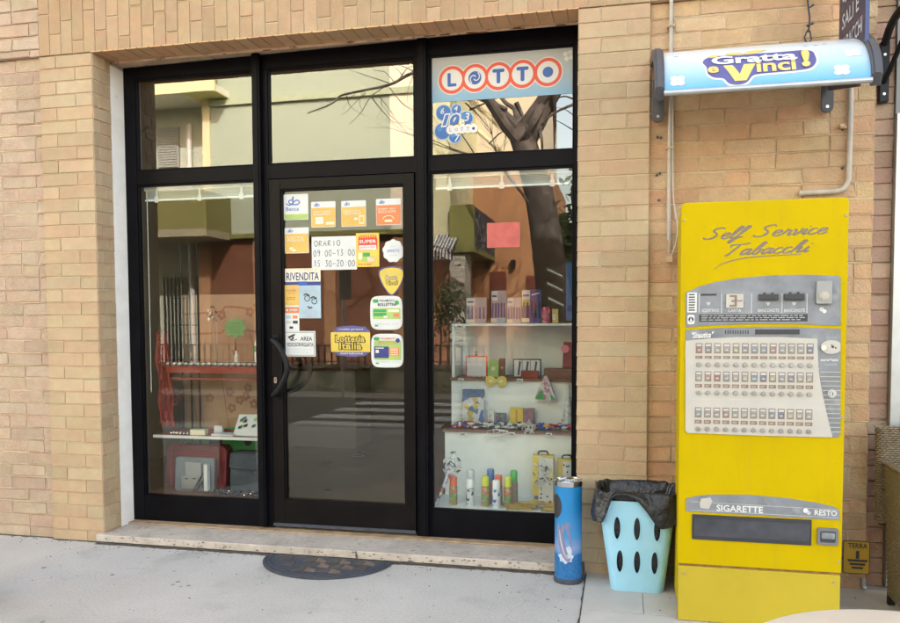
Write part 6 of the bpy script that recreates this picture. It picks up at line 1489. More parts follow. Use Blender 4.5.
put('toy_set', mb, [M['yel'], M['white_matte'], mat('mauve_print', (.28, .15, .20), .6, var=.4, scale=40), M['orange']], 'small yellow and mauve toy set on the middle shelf', 'toy set')
# star shaped foil hanging over the shelf edges
def star(px, py, y, r, lab, dangling=True):
    x, z = pw(px, py, y); mb = MB()
    pts = [(x+(r if i % 2 == 0 else r*.5)*math.sin(PI*i/5), z+(r if i % 2 == 0 else r*.5)*math.cos(PI*i/5)) for i in range(10)]; mb.prism(pts, y, y+.012, 0); crumple(mb, x, y-.01, z, r*.9, .012, r*.9, 22, 1, .012)
    mb.disc(x-.012, z, .006, y-.014, 2, 8); mb.disc(x+.012, z, .006, y-.014, 2, 8)
    put('foil_star', mb, [M['silver'], M['white_matte'], M['dark']], lab, 'ornament')
star(529, 427, .755, .055, 'small silver star ornament hanging at the middle shelf edge')
mb = MB(); x, z = pw(498, 431, .76)
for k in range(9): mb.tube(smoothpts([(x+rnd.uniform(-.06, .06), .755, zm+.012), (x+rnd.uniform(-.08, .08), .745, zm-.01), (x+rnd.uniform(-.10, .09), .75, zm-.03-rnd.random()*.04)], 3), .0022, 4)
put('ribbon_tangle', mb, M['white_matte'], 'tangle of thin white ribbons over the middle shelf edge', 'ribbon')
for k, (a, b, py, yy, lab, mm) in enumerate(((488, 494, 410, .91, 'small card of hair clips standing at the left of the toy set', (0, 2)), (496, 506, 413, .92, 'low silver blister pack on the middle shelf', (2, 0)), (527, 535, 408, .92, 'upright clear packet at the right of the toy set', (1, 0)))):
    x0, x1, _, z1 = R(a, py, b, py+8, yy); mb = MB(); mb.box(x0, x1, yy, yy+.012, zm+.001, z1, mm[0]); w, h = x1-x0, z1-zm
    for q in range(5): mb.disc(x0+w*rnd.uniform(.2, .8), zm+h*rnd.uniform(.2, .8), w*.12, yy-.0006, 3+q % 3, 8)
    put('blister_pack', mb, [M['white_matte'], M['silver'], M['greyfab'], M['blue'], M['red'], M['slate']], lab, 'packet')
for k, (px, py, yy) in enumerate(((461, 380, .935), (520, 380.5, .935), (463, 434, .765), (512, 434, .765), (549, 434.5, .765))):
    x, z = pw(px, py, yy); mb = MB(); mb.box(x-.02, x+.02, yy-.004, yy-.002, z-.012, z+.012, 0); mb.poly([(x-.014, z-.004), (x+.012, z-.004), (x+.012, z+.003), (x-.014, z+.003)], yy-.0046, 1); mb.build('price_tag', [M['white_matte'], M['dark']], ru)
# yellow eye mask hanging from the upper shelf
x, z = pw(496, 381.5, .93)
op = [(-.075,.01),(-.068,.03),(-.04,.038),(-.015,.028),(0,.016),(.015,.028),(.04,.038),(.068,.03),(.075,.01),(.068,-.018),(.045,-.034),(.02,-.026),(.006,-.006),(-.006,-.006),(-.02,-.026),(-.045,-.034),(-.068,-.018),(-.075,.01)]
P2 = [(x+q.x, z+q.y) for q in smoothpts([(a, b, 0) for a, b in op], 3)[:-1]]
mb = MB(); mb.prism(P2, .926, .932, 0)
for s_ in (-1, 1): mb.disc(x+s_*.036, z+.002, .017, .9255, 1, 14, .010)
put('eye_mask', mb, [M['yel'], M['white_matte']], 'yellow carnival eye mask hanging under the upper shelf edge', 'mask')
# green and pink cone packet, clear cone
x, z = pw(545.5, 388, .90); mb = MB(); zt = pw(545.5, 376, .90)[1]; z0 = pw(545, 401, .9)[1]
mb.prism([(x-.008, zt), (x+.008, zt), (x+.075, z0+.012), (x+.04, z0), (x-.04, z0), (x-.075, z0+.012)], .90, .93, 0); mb.prism([(x-.028, z0+.08), (x-.005, z0+.01), (x-.07, z0+.014)], .895, .8995, 1); mb.prism([(x+.04, z0+.005), (x+.07, z0+.012), (x+.03, z0+.05)], .895, .8995, 2)
put('cone_packet', mb, [swirlmat('pinkcone', (.5, .42, .46), (.45, .15, .25), (.6, .6, .6), 70), M['green'], M['green']], 'triangular pink and green packet standing below the upper shelf', 'packet')
x, _ = pw(568, 420, .88); zt = pw(568, 384, .88)[1]; mb = MB(); mb.lathe([(.001, zm+.001), (.045, zm+.001), (.04, zm+.05), (.012, zt-.04), (.02, zt), (.001, zt)], x, .88, 12, 0); crumple(mb, x, .85, zm+.04, .045, .01, .05, 30, 1, .012)
put('wrapped_cone', mb, [swirlmat('clearcone', (.5, .54, .55), (.6, .63, .63), (.4, .4, .45), 50), M['slate']], 'clear wrapped cone of sweets at the right end of the middle shelf', 'packet')
# upper shelf goods (inside the top cabinet)
zu = 1.0305
def uframe(px0, py0, px1, y, lab, name, cat, mats, deco, dy=.02):
    x0, x1, z0, z1 = R(px0, py0, px1, py0+15, y); mb = MB(); mb.box(x0, x1, y, y+dy, zu, z1, 0); deco(mb, x0, x1, zu, z1, y-.0006); put(name, mb, mats, lab, cat)
uframe(466, 356, 487, 1.06, 'white card box in a thin red frame on the upper shelf', 'framed_box', 'box', [M['red'], M['white_matte'], M['silver']], lambda mb, a, b, c, d, y: (mb.poly([(a+.008, c+.008), (b-.008, c+.008), (b-.008, d-.008), (a+.008, d-.008)], y, 1), mb.ball((a+b)/2-.005, y+.02, d+.018, .014, 2, 8)))
uframe(488, 360, 498.5, 1.04, 'lime green card leaning on the upper shelf', 'lime_card', 'card', [M['lime'], M['cream']], lambda mb, a, b, c, d, y: mb.disc((a+b)/2, (c+d)/2, .015, y, 1, 10))
uframe(499, 358.5, 505, 1.07, 'small brown box next to the lime card', 'brown_box', 'box', [M['shelf_brown'], M['cream']], lambda mb, a, b, c, d, y: mb.disc((a+b)/2, (c+d)/2, .006, y, 1, 10))
def figs(mb, a, b, c, d, y):
    mb.poly([(a+.008, c+.006), (b-.008, c+.006), (b-.008, d-.008), (a+.008, d-.008)], y, 1)
    for q in (.2, .48, .78):
        x = a+(b-a)*q; mb.poly([(x-.008, c+.015), (x+.004, c+.015), (x+.010, c+.05), (x+.018, d-.02), (x+.004, d-.015), (x-.004, c+.05)], y-.0004, 0)
    for q in (.33, .62): x = a+(b-a)*q; mb.poly([(x-.002, c+.01), (x+.002, c+.01), (x+.002, d-.01), (x-.002, d-.01)], y-.0004, 0)
uframe(513, 359, 541, 1.08, 'dark framed box with three white panels and black silhouettes', 'silhouette_box', 'box', [M['slate'], M['white_matte']], figs)
uframe(521, 371, 538, 1.0, 'red glossy box lying before the silhouette box', 'red_box', 'box', [M['tablered'], M['red']], lambda *a: None, .06)
x0, x1, z0, z1 = R(544, 369, 577, 375, 1.0); mb = MB(); mb.box(x0, x1, 1.0, 1.12, zu, z1, 0); a, b, c, d = R(560.5, 342, 577, 368, 1.08); mb.prism([(a+.012, z1+.001), (b, z1+.001), (b, d), (a+.02, d)], 1.10, 1.115, 1); a2, d2 = pw(565, 349, 1.09); mb.disc(a2, d2, .028, 1.098, 2, 14)
put('watch_case', mb, [M['shelf_brown'], M['maroon'], M['pink']], 'open dark brown watch case at the right of the upper shelf', 'case')
mb = MB(); 
for k in range(14): x = pw(470+k*2.4, 374, 1.0)[0]; mb.ball(x, .98+.01*math.sin(k*2), zu+.007, .007, 0, 6)
put('coin_row', mb, M['silver'], 'row of tiny silver trinkets along the upper shelf edge', 'trinkets')
# cards of pens on top of the cabinet
zt = 1.4125
def pencard(px0, px1, py0, y, lab, left, right, foot, faint=False):
    x0, x1, _, z1 = R(px0, py0, px1, py0+10, y); t = thing('pen_display', lab, 'pen display', ((x0+x1)/2, y, zt), 'pen displays standing on the top cabinet')
    w, h = x1-x0, z1-zt
    mb = MB(); mb.box(x0, x1, y+.02, y+.024, zt+.001, z1, 1); mb.poly([(x0+.001, z1-.3*h), (x0+.42*w, z1-.3*h), (x0+.42*w, z1-.004), (x0+.001, z1-.004)], y+.0194, 0); mb.poly([(x0+.05*w, z1-.2*h), (x0+.36*w, z1-.2*h), (x0+.36*w, z1-.14*h), (x0+.05*w, z1-.14*h)], y+.0188, 3)
    if not faint: mb.poly([(x0+.001, z1-.48*h), (x0+.42*w, z1-.48*h), (x0+.42*w, z1-.31*h), (x0+.001, z1-.31*h)], y+.0194, 2); mb.ribbon([(x0+.5*w, z1-.16*h), (x0+.9*w, z1-.1*h)], .008, y+.0188, 0); mb.text('PENS', x0+.5*w, x0+.9*w, z1-.3*h, z1-.22*h, y+.0188, 0) if False else None
    mb.build('header_card', [M['white_matte'], right, M['yel'], M['navy']], t)
    mb = MB(); mb.box(x0, x1, y-.01, y+.0195, zt+.001, zt+.17*h, 0); mb.poly([(x0+.02*w, zt+.03*h), (x0+.42*w, zt+.03*h), (x0+.42*w, zt+.15*h), (x0+.02*w, zt+.15*h)], y-.0106, 1); mb.build('tray', [foot, M['cream']], t)
    mb = MB(); n = 5
    for k in range(n): xx = x0+w*(k+.6)/(n+.2); mb.tube([(xx, y+.005, zt+.17*h), (xx, y+.005, zt+.62*h)], .0045, 6)
    mb.build('pens', M['dark'] if not faint else M['purple'], t)
lav = mat('lavender_card', (.42, .37, .42), .6, var=.1)
pencard(466, 486, 297.5, 1.12, 'lilac pen display with pale pens at the left of the top cabinet', 0, lav, lav, True)
pencard(491, 506, 290.5, 1.13, 'taller lilac pen display second from the left', 0, lav, M['sky'], True)
pencard(507, 521, 297.5, 1.12, 'lilac pen display third from the left on the top cabinet', 0, lav, lav, True)
pencard(521.5, 541, 289.5, 1.10, 'dark blue pen display with a yellow foot on the top cabinet', 0, M['navy'], M['navy'])
for (a, b, c_, lab, mm_) in ((541.5, 550.5, 308, 'pink patterned tube on the top cabinet', swirlmat('pink_pattern', (.6, .12, .2), (.65, .4, .42), (.55, .05, .12), 60)), (552.5, 558.5, 309, 'yellow and white box at the right of the top cabinet', swirlmat('yellow_pattern', (.6, .45, .1), (.65, .62, .55), (.6, .4, .05), 50))):
    x0, x1, _, z1 = R(a, c_, b, c_+10, 1.12); r = (x1-x0)/2
    if a < 545: put('patterned_tube', MB().lathe([(.001, zt+.001), (r, zt+.001), (r, z1), (r*.8, z1+.006), (.001, z1+.006)], (x0+x1)/2, 1.12, 18), mm_, lab, 'tube', smooth=True)
    else: put('small_box', MB().box(x0, x1, 1.1, 1.14, zt+.001, z1), mm_, lab, 'box', bevel=.002)
# hanging blister cards and blue banner at the right of the window
x0, x1, z0, z1 = R(566, 262, 574.5, 320, 1.0)
put('blue_banner', MB().box(x0, x1+.05, 1.0, 1.006, z0, z1).poly([(x0+.01, z0+.06), (x0+.04, z0+.06), (x0+.04, z0+.10), (x0+.01, z0+.10)], .9994, 1), [mat('banner_blue', (.04, .13, .38), .6), M['navy']], 'tall narrow blue banner at the right edge of the right window', 'banner')
for k, (px, py) in enumerate(((556, 272), (556, 286), (557, 301))):
    x, z = pw(px, py, 1.15); d = Vector((.85, 0, -.45)).normalized()
    mb = MB(); mb.add([(x-.065, 1.15, z+.035), (x+.05, 1.15, z-.02), (x+.05, 1.15, z-.045), (x-.065, 1.15, z+.01), (x-.065, 1.16, z+.035), (x+.05, 1.16, z-.02), (x+.05, 1.16, z-.045), (x-.065, 1.16, z+.01)], [(3,2,1,0), (4,5,6,7), (0,1,5,4), (2,3,7,6), (1,2,6,5), (3,0,4,7)], 0); mb.tube([(x-.06, 1.148, z+.02), (x+.045, 1.148, z-.03)], .006, 6, 1)
    put('blister_card', mb, [M['greyfab'], M['white_matte']], ['topmost slanting blister card beside the blue banner', 'middle slanting blister card beside the blue banner', 'lowest slanting blister card beside the blue banner'][k], 'packet', 'slanting blister cards beside the banner')
# counter inside, seen through the door
x0, z = pw(286, 444, 3.4); x1, _ = pw(356, 444, 3.4)
ct_ = thing('shop_counter', 'pale shop counter standing inside behind the glass door', 'counter', ((x0+x1)/2, 3.7, .07))
mb = MB(); mb.box(x0-.6, x1, 3.4, 3.9, .071, .90); mb.build('front', INT, ct_); MB().box(x0-.65, x1+.04, 3.36, 3.95, .901, .94).build('worktop', M['shelf_brown'], ct_)

# ------------------------------------------------------------------ across the street (seen mirrored in the glass)
D1_ = 14.0; YA = GY-D1_
PALE = mat('pale_green_render', (.37, .435, .355), .85, var=.04, scale=.6); SUN_CREAM = mat('sunlit_cream_render', (.72, .66, .42), .85, var=.04, scale=.6)  # the cream holds the sunlight on the corner pier
YSOF = mat('yellow_render', (.34, .33, .14), .85, var=.05); BRK = brick_shader('dark_red_brick', (.20, .085, .05), (.15, .06, .04), (.09, .06, .05), 1.2); OLIVE = mat('olive_render', (.17, .17, .055), .85)
fa = thing('apartment_block', 'pale green apartment block over a dark red brick ground floor across the street', 'building', (-5, YA-3, 0))
zbk = mp(350, 231, D1_).z; xa0 = -16.0; xcr0 = mp(203, 120, D1_).x; xcr1 = mp(210, 120, D1_).x; xw = mp(390, 120, D1_).x; xe = mp(420, 120, D1_).x
mb = MB(); mb.box(xcr1, xw, YA-6, YA, zbk, 11.5); mb.build('wall', PALE, fa)
mb = MB(); mb.box(xcr0, xcr1-.001, YA-6, YA+.05, zbk, 11.5); mb.build('corner_pier', SUN_CREAM, fa)
mb = MB(); mb.box(xa0, xcr0-.001, YA-6, YA-.6, 0, 11.5); mb.build('recessed_wall', mat('grey_green_render', (.46, .49, .41), .85), fa)
mb = MB(); mb.box(xw+.001, xe, YA-6, YA+.02, zbk, 11.5); mb.build('side_wall', mat('sunlit_white_render', (.80, .76, .62), .85, var=.03), fa)  # side wall whitened, its sunlight is in the colour
mb = MB(); mb.box(xcr0, xe, YA-5.9, YA-.08, 0, zbk-.12); mb.build('ground_floor', BRK, fa)
for px in (205, 260, 330, 399): x = mp(px, 300, D1_).x; MB().box(x-.16, x+.16, YA-.079, YA+.03, 0, zbk-.121).build('brick_pier', mat('tan_brick_pier', (.32, .17, .09), .85, var=.2), fa)
mb = MB(); mb.box(xcr0, xe+.05, YA-.2, YA+.14, zbk-.12, zbk-.001); mb.build('floor_slab', OLIVE, fa)
za = mp(330, 99, D1_).z; zb_ = mp(330, 93, D1_).z; mb = MB(); mb.box(xcr1, xe, YA+.021, YA+.09, za, zb_); mb.build('string_course', mat('shade_green_render', (.40, .46, .33), .85), fa)
zs_ = mp(180, 236, 12.6).z; zs2 = mp(180, 190, 12.6).z; xb1 = mp(203, 200, 12.6).x
mb = MB(); mb.box(xa0, xb1, YA-.59, YA+1.3, zs_, zs_+.18, 0); mb.box(xa0, xb1, YA+1.2, YA+1.3, zs_+.18, zs2, 1); mb.box(xb1-.1, xb1, YA+.05, YA+1.19, zs_+.18, zs2, 1); mb.build('balcony', [mat('shaded_cream_render', (.34, .32, .22), .85), mat('shaded_yellow_render', (.20, .20, .07), .85)], fa)  # lower balcony renders darkened, shade painted into them
zt_ = mp(195, 88, 12.6).z; mb = MB(); mb.box(xa0, xb1, YA-.6, YA+.7, zt_+.12, zt_+.3, 0); mb.box(xa0, xb1+.02, YA+.7, YA+.8, zt_+.10, zt_+.31, 2); mb.box(xa0, xb1, YA+.7, YA+.8, zt_+.311, zt_+1.2, 2); mb.box(xb1-.9, xb1+.015, YA-.59, YA+.69, zt_+.105, zt_+.119, 1); mb.build('upper_balcony', [mat('bounce_lit_soffit', (.72, .74, .66), .8), mat('lemon_render', (.62, .58, .22), .85), SUN_CREAM], fa)  # soffit paint whitened to hold the bounce light
x0 = mp(159, 150, 14.6).x; x1 = mp(180, 150, 14.6).x; z0 = mp(170, 168, 14.6).z; z1 = mp(170, 128, 14.6).z
mb = MB(); mb.box(x0, x1, YA-.61, YA-.53, z0, z1)
for k in range(16): zz = z0+(z1-z0)*(k+.2)/16; mb.box(x0+.05, x1-.05, YA-.529, YA-.51, zz, zz+(z1-z0)/16*.7)
mb.build('shutter', mat('grey_shutter', (.30, .32, .30), .7), fa)
x = mp(189, 150, 14.4).x; MB().tube([(x, YA-.42, .2), (x, YA-.42, mp(189, 124, 14.4).z)], .07, 8).build('downpipe', M['white_matte'], fa, smooth=True)
MB().box(xa0-.2, xe+.2, YA-6.2, YA+.3, 11.501, 11.8).build('roof', bpy.data.materials['roof_slab'], fa)
# dark gate and grille left of the pier (ground floor)
mb = MB()
for k in range(14): x = mp(150+k*3.8, 300, 13.8).x; mb.box(x-.02, x+.02, YA-.5, YA-.46, 0, 2.6)
put('iron_gate', mb, M['black_plastic'], 'dark iron bar gate below the balcony across the street', 'gate')
# orange house with olive balcony
DB = 15.8; YB = GY-DB
fb = thing('orange_house', 'orange rendered house with an olive balcony and red shutters across the street', 'house', (0, YB-3, 0))
ORG_ = mat('orange_render', (.40, .215, .11), .85, var=.08, scale=.8)
x0 = mp(466, 280, DB).x; x1 = mp(552, 280, DB).x; zt2 = mp(480, 200, DB).z
mb = MB(); mb.box(x0, x1, YB-5, YB, 0, 5.2); mb.build('wall', ORG_, fb)
mb = MB(); mb.box(x0-.9, mp(541, 140, DB).x, YB-5, YB-.6, 5.21, 10.5); mb.build('upper_wall', mat('grey_beige_render', (.50, .46, .36), .85, var=.06, scale=.7), fb)
mb = MB(); xs0, xs1 = mp(450, 280, 12.9).x, mp(465, 280, 12.9).x; mb.box(xs0, xs1, YB+2.2, YB+2.9, 0, 2.95)
mb.build('stone_pillar', brick_shader('white_stone', (.50, .48, .42), (.42, .40, .35), (.2, .18, .15), 1.6), fb)
for a, b, t_, bt_ in ((490, 506.5, 272, 345), (527, 543, 276, 345), (544.5, 551, 278, 345)):
    xa, xb = mp(a, 300, DB).x, mp(b, 300, DB).x; z1 = mp(a, t_, DB).z; m_ = MB(); m_.box(xa, xb, YB+.001, YB+.05, .1, z1)
    for k in range(20): zz = .2+(z1-.3)*k/20; m_.box(xa+.05, xb-.05, YB+.05, YB+.065, zz, zz+.06)
    m_.build('shutter', mat('dark_red_shutter', (.14, .03, .02), .6) if 'dark_red_shutter' not in bpy.data.materials else bpy.data.materials['dark_red_shutter'], fb)
xa, xb = mp(450, 225, 12.8).x, mp(474, 225, 12.8).x; z0, z1 = mp(460, 247, 12.8).z, mp(460, 205, 12.8).z
mb = MB(); mb.box(xa, xb, YB+.01, YB+3, z0-.12, z0, 1); mb.box(xa, xb, YB+2.9, YB+3, z0+.001, z1, 0); mb.box(xa, xa+.1, YB+.01, YB+2.89, z0+.001, z1, 0); mb.build('balcony', [mat('olive_balcony', (.20, .21, .06), .8), OLIVE], fb)
mb = MB()
for k in range(70): 
    u = rnd.random()*2.8; v = z0+.05+rnd.random()*(z1-z0-.2); mb.box(xb-.005, xb+.01, YB+.05+u, YB+.15+u, v, v+.08, k % 2)
mb.box(xb-.06, xb-.006, YB+.01, YB+2.89, z0+.001, z1-.03, 0); mb.build('balcony_screen', [mat('dark_screen', (.05, .055, .07), .8, var=.6, scale=14), M['greyfab']], fb)
for px in (488, 513): x, z = mp(px, 264, DB-.1).x, mp(px, 264, DB-.1).z; mb = MB(); mb.box(x-.06, x+.06, YB+.001, YB+.2, z-.12, z+.1); mb.build('wall_lamp', M['black_plastic'], fb)
MB().box(x0-1.1, mp(543, 140, DB).x, YB-5.3, YB-.2, 10.51, 10.75).build('roof', bpy.data.materials['roof_slab'], fb)
# diagonal outside stair boards in the upper storey
mb = MB(); a = mp(466, 120, 11.6); b = mp(498, 152, 11.6)
for dz in (0, .5): mb.tube([a+Vector((0, 0, dz)), b+Vector((.3, 0, dz-.2))], .06, 6)
mb.build('stair_rail', SUN_CREAM, fb)
# pale strip building between the two
mb = MB(); mb.box(mp(424, 200, 13).x, mp(450, 200, 13).x, GY-19, GY-13, 2.9, 11, 0); mb.box(mp(424, 200, 13).x, mp(450, 200, 13).x, GY-18.9, GY-13.05, 0, 2.899, 1)
put('narrow_house', mb, [mat('pale_yellow_render', (.60, .60, .38), .85), mat('salmon_render', (.36, .16, .09), .85)], 'narrow house pale above and salmon below across the street', 'house')
# striped awning
mb = MB(); xa, xb = mp(431, 250, 12.3).x, mp(454, 250, 12.3).x; zt3, zb3 = mp(440, 242, 12.3).z, mp(440, 258, 12.3).z; n = 14
for k in range(n): u0, u1 = xa+(xb-xa)*k/n, xa+(xb-xa)*(k+1)/n; y0_, y1_ = GY-13, GY-12.2; mb.add([(u0, y0_, zt3+.25), (u1, y0_, zt3+.25), (u1, y1_, zb3+.15), (u0, y1_, zb3+.15), (u1, y1_, zb3-.05), (u0, y1_, zb3-.05)], [(0,1,2,3), (3,2,4,5)], k % 2)
o = put('striped_awning', mb, [M['white_matte'], M['slate']], 'grey and white striped awning beside the stone pillar', 'awning'); sd = o.modifiers.new('s', 'SOLIDIFY'); sd.thickness = .02
# garden wall, fence, hedge
YW = -9.45; wz = mp(350, 368, 9.8).z
fz_ = mp(350, 347, 9.8).z
mb = MB(); mb.box(-30, 30, YW-.2, YW, 0, wz, 0); mb.box(-30, 30, YW-.24, YW+.04, wz+.001, wz+.06, 1)
put('garden_wall', mb, [mat('mossy_render', (.30, .31, .26), .9, var=.25, scale=2, stain=((.08, .09, .05), 1.5, .5)), mat('wall_coping', (.28, .28, .25), .85)], 'long low mossy garden wall across the road', 'wall')
fn = thing('iron_fence', 'thin dark iron fence with rings on top of the garden wall', 'fence', (-2, YW-.1, wz+.06)); mb = MB()
for k in range(150): x = -14+k*.14; mb.box(x-.012, x+.012, YW-.114, YW-.090, wz+.061, fz_+.02)
mb.build('bars', M['black_plastic'], fn)
mb = MB(); mb.box(-14.1, 7.1, YW-.113, YW-.091, fz_+.021, fz_+.045); mb.box(-14.1, 7.1, YW-.113, YW-.091, wz+.12, wz+.14); mb.build('rails', M['black_plastic'], fn)
mb = MB()
for k in range(75): x = -14+.07+k*.28; mb.tube([(x+.045*math.cos(t), YW-.102, fz_-.05+.045*math.sin(t)) for t in [2*PI*i/10 for i in range(11)]], .007, 4, caps=False)
mb.build('rings', M['black_plastic'], fn)
LEAF = mat('dark_leaf', (.035, .06, .02), .7, var=.5, scale=3)
def leaves(mb, c_, rx, ry, rz, n, s):
    for k in range(n):
        a = Vector((rnd.gauss(0, .45), rnd.gauss(0, .45), rnd.gauss(0, .45))); p = Vector((c_[0]+a.x*rx, c_[1]+a.y*ry, c_[2]+a.z*rz))
        d1 = Vector((rnd.uniform(-1, 1), rnd.uniform(-1, 1), rnd.uniform(-.6, 1))).normalized()*s; d2 = d1.cross(Vector((rnd.uniform(-1, 1), rnd.uniform(-1, 1), .4))).normalized()*s*.45
        mb.add([p-d1, p+d2, p+d1, p-d2], [(0, 1, 2, 3)], 0)
mb = MB()
for k in range(60): x = -10+k*.25; leaves(mb, (x, YW+.03, wz+rnd.uniform(-.02, .10)), .25, .10, .10, 10, .05)
for k in range(70): leaves(mb, (-9+k*.22, YW+.12, .10), .22, .10, .12, 8, .05)
put('ivy', mb, LEAF, 'dark ivy and weeds along the top and foot of the garden wall', 'ivy', kind='stuff')
for px, py0, py1, lab in ((452, 290, 340, 'leafy shrub in a terracotta pot before the stone pillar'), (440, 300, 342, 'thin shrub in a pot beside the salmon wall')):
    b_ = mp(px, py1, 10.6); t_ = mp(px, py0, 10.6); pp_ = thing('potted_shrub', lab, 'potted plant', (b_.x, b_.y, 0), 'potted shrubs across the street')
    zz = b_.z; MB().lathe([(.001, .001), (.14, .001), (.2, .38), (.22, .38), (.22, .42), (.001, .42)], b_.x, b_.y, 18).build('pot', mat('terracotta', (.28, .09, .05), .85) if 'terracotta' not in bpy.data.materials else bpy.data.materials['terracotta'], pp_, smooth=True)
    MB().tube([(b_.x, b_.y, .4), (b_.x+.03, b_.y, 1.1), (b_.x, b_.y, t_.z-.2)], [.025, .02, .01], 6).build('stem', BARK, pp_)
    mb = MB(); leaves(mb, (b_.x, b_.y, (zz+t_.z)/2+.2), .34, .34, (t_.z-zz)*.55, 260, .06); mb.build('foliage', LEAF, pp_)
# road sign (seen from behind)
b_ = mp(342, 396, 8.6); t_ = mp(346, 270, 8.6); t2 = mp(351, 300, 8.6); xl, xr = mp(340.5, 285, 8.6).x, mp(351, 285, 8.6).x
rs_ = thing('road_sign', 'grey backed road sign on a thin pole by the crossing', 'road sign', (b_.x, b_.y, 0))
MB().tube([(b_.x+.02, b_.y, .0), (b_.x+.05, b_.y, t_.z+.05)], .03, 8).build('pole', M['alu'], rs_, smooth=True)
mb = MB(); mb.box(xl, xr+.02, b_.y+.035, b_.y+.06, t2.z, t_.z, 0); mb.box(xl-.01, xl+.0, b_.y+.03, b_.y+.065, t2.z, t_.z, 1); mb.build('plate', [mat('sign_back', (.10, .10, .10), .5), M['white_matte']], rs_)
# trees
def tree(name, lab, base, r0, path, depth=5, n_limbs=7, L0=2.4, extra=(), twigs=()):
    t = thing(name, lab, 'tree', (base[0], base[1], 0)); mb = MB()
    pts = smoothpts([base]+path, 5); k = len(pts); mb.tube(pts, [r0*(1.25-.30*min(1, i/4)-.35*i/k) for i in range(k)], 14); mb.build('trunk', BARK, t, smooth=True)
    mb = MB(); top = pts[-1]
    for j in range(n_limbs):
        i = k-1-(j % 5)*2; a = 2*PI*j/n_limbs+.4; d = Vector((math.cos(a)*.9, math.sin(a)*.7, .75)).normalized(); grow_tree(mb, pts[i], d, r0*.32, L0, depth-1, .48)
    for (p_, d_, r_, L_, dep) in extra: grow_tree(mb, Vector(p_), Vector(d_).normalized(), r_, L_, dep, .42, .0)
    for q, r_ in twigs:
        P_ = smoothpts([mp(250+a/4.156 if a < 1000 else 410+(a-1000)/4.156, 30+b/4.156, 9.1+.25*math.sin(i*1.7+a)) for i, (a, b) in enumerate(q)], 4); n_ = len(P_); mb.tube(P_, [r_*(1-.75*i/(n_-1)) for i in range(n_)], 5)
    mb.build('crown', BARK, t); return t
rnd.seed(11)
b0 = mp(562, 380, 9.2)
p1 = mp(556, 320, 9.2); p2 = mp(548, 250, 9.2); p3 = mp(538, 190, 9.2); p4 = mp(520, 130, 9.2)
b0.z = 0
tree('bare_tree', 'big bare tree with a forked trunk on the far pavement', Vector((b0.x, b0.y, 0)), .36, [p1, p2, p3, p4], 4, 3, 2.2,
     extra=((mp(530, 140, 9.2), (.55, .1, .9), .14, 2.4, 4), (mp(520, 128, 9.2), (-.75, .2, .6), .05, 1.8, 4), (mp(540, 215, 9.2), (-.7, .4, .5), .03, 1.1, 4), (mp(528, 170, 9.2), (-.9, .4, .3), .03, 1.3, 4)),
     twigs=(([(1400, 330), (1150, 210), (900, 120), (688, 175), (590, 225), (480, 250), (380, 272), (340, 305), (240, 345)], .045), ([(590, 225), (530, 205), (440, 175), (395, 158)], .012), ([(600, 215), (560, 175), (520, 168), (500, 150)], .009),
            ([(560, 235), (500, 280), (460, 345), (412, 392)], .012), ([(500, 275), (560, 350), (600, 385), (655, 382)], .010), ([(480, 262), (440, 300), (400, 340), (378, 352)], .009), ([(580, 240), (640, 310), (690, 335)], .012), ([(530, 272), (580, 330), (612, 382)], .008),
            ([(400, 270), (420, 320), (480, 358)], .009), ([(345, 303), (310, 325), (270, 340)], .007), ([(345, 305), (310, 292), (300, 290)], .006), ([(688, 175), (640, 152), (600, 143)], .012), ([(620, 210), (655, 160), (692, 148)], .012), ([(640, 195), (610, 160), (570, 138)], .008),
            ([(690, 170), (660, 240), (655, 300)], .008), ([(470, 252), (455, 300), (470, 340)], .006), ([(440, 260), (405, 300), (385, 330)], .006), ([(540, 270), (545, 320), (525, 370)], .006),
            ([(1560, 270), (1530, 350), (1490, 420), (1440, 480)], .09), ([(1600, 260), (1603, 380), (1600, 500)], .055), ([(1535, 400), (1548, 450), (1552, 510)], .045), ([(1690, 305), (1600, 345), (1520, 420)], .03), ([(1690, 290), (1640, 275), (1580, 300)], .02), ([(1250, 330), (1320, 300), (1370, 280)], .022),
            ([(1230, 300), (1290, 360), (1340, 420)], .016), ([(1690, 420), (1640, 390), (1600, 370)], .014), ([(1330, 470), (1370, 430), (1420, 400)], .018), ([(1440, 300), (1470, 360), (1490, 410)], .05), ([(1690, 360), (1650, 330), (1610, 320)], .012)))
eg = thing('sky_blocking_evergreen', 'added dark evergreen blocking bright sky behind the bare tree across the street', 'tree', (mp(575, 340, 11).x, GY-11.2, 0))  # evergreen added to keep bright sky out of the right pane
mb = MB(); ex = mp(575, 300, 11).x
for k in range(26): leaves(mb, (ex+rnd.uniform(-.35, 1.4), GY-11.2, rnd.uniform(.5, 4.2)), .5, .4, .6, 240, .12)
mb.build('foliage', LEAF, eg); MB().tube([(ex, GY-11.2, 0), (ex+.1, GY-11.2, 3.5)], [.12, .05], 8).build('trunk', BARK, eg)

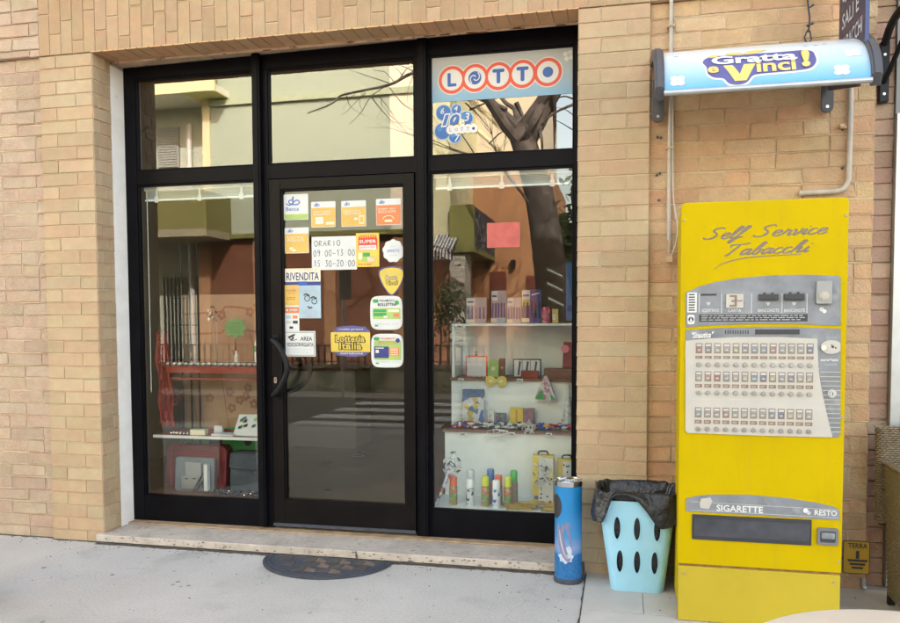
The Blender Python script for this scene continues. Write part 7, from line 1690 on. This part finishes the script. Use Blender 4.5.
mb = MB(); mb.lathe([(.02, .001), (.175, .001), (.18, .03), (.165, .06), (.155, .30), (.150, .50), (.165, .52), (.165, .56), (.14, .56), (.135, .50), (.02, .50)], -.05, -1.22, 28)
put('stone_planter', mb, BARK, 'dark rough planter at the lower left corner of the pavement', 'planter', smooth=True)

# ------------------------------------------------------------------ world, sun, camera
world = bpy.data.worlds.new('World'); SC.world = world; world.use_nodes = True; WN = world.node_tree.nodes; WL = world.node_tree.links
sky = WN.new('ShaderNodeTexSky'); sky.sky_type = 'NISHITA'; sky.sun_disc = False
EL, AZ = math.radians(34), math.radians(24)
sky.sun_elevation = EL; sky.sun_rotation = AZ; sky.dust_density = 2.5; sky.air_density = 1.0; sky.ozone_density = .8
tint = WN.new('ShaderNodeVectorMath'); tint.operation = 'MULTIPLY'; tint.inputs[1].default_value = (1.36, 1.06, .79)   # hazy air, camera balanced for shade
WL.new(sky.outputs['Color'], tint.inputs[0]); WL.new(tint.outputs[0], WN['Background'].inputs['Color']); WN['Background'].inputs['Strength'].default_value = .15
sd_ = Vector((math.sin(AZ)*math.cos(EL), math.cos(AZ)*math.cos(EL), math.sin(EL)))
su = bpy.data.lights.new('sun', 'SUN'); su.energy = 2.0; su.angle = math.radians(.5); su.color = (1, .965, .90)
so = bpy.data.objects.new('sun', su); COL.objects.link(so); so.rotation_euler = sd_.to_track_quat('Z', 'Y').to_euler(); so.location = (0, 5, 15)
cam = bpy.data.cameras.new('camera'); co_ = bpy.data.objects.new('camera', cam); COL.objects.link(co_); SC.camera = co_
cam.sensor_width = 36; cam.lens = FPX/900*36; cam.clip_end = 600; cam.clip_start = .05
cam.shift_x = 0; cam.shift_y = (CYP-311.5)/900
co_.location = CAM
mrot = Matrix((AR, AU, -AF)).transposed(); co_.rotation_euler = mrot.to_euler()
vs_ = SC.view_settings; vs_.view_transform = 'Standard'; vs_.look = 'None'; vs_.gamma = 1; vs_.exposure = 3.12; vs_.use_curve_mapping = False
SC.cycles.max_bounces = 10; SC.cycles.transparent_max_bounces = 16; SC.cycles.diffuse_bounces = 5; SC.cycles.glossy_bounces = 4
SC.cycles.use_denoising = True; SC.cycles.sample_clamp_indirect = 6; SC.cycles.caustics_reflective = False; SC.cycles.caustics_refractive = False
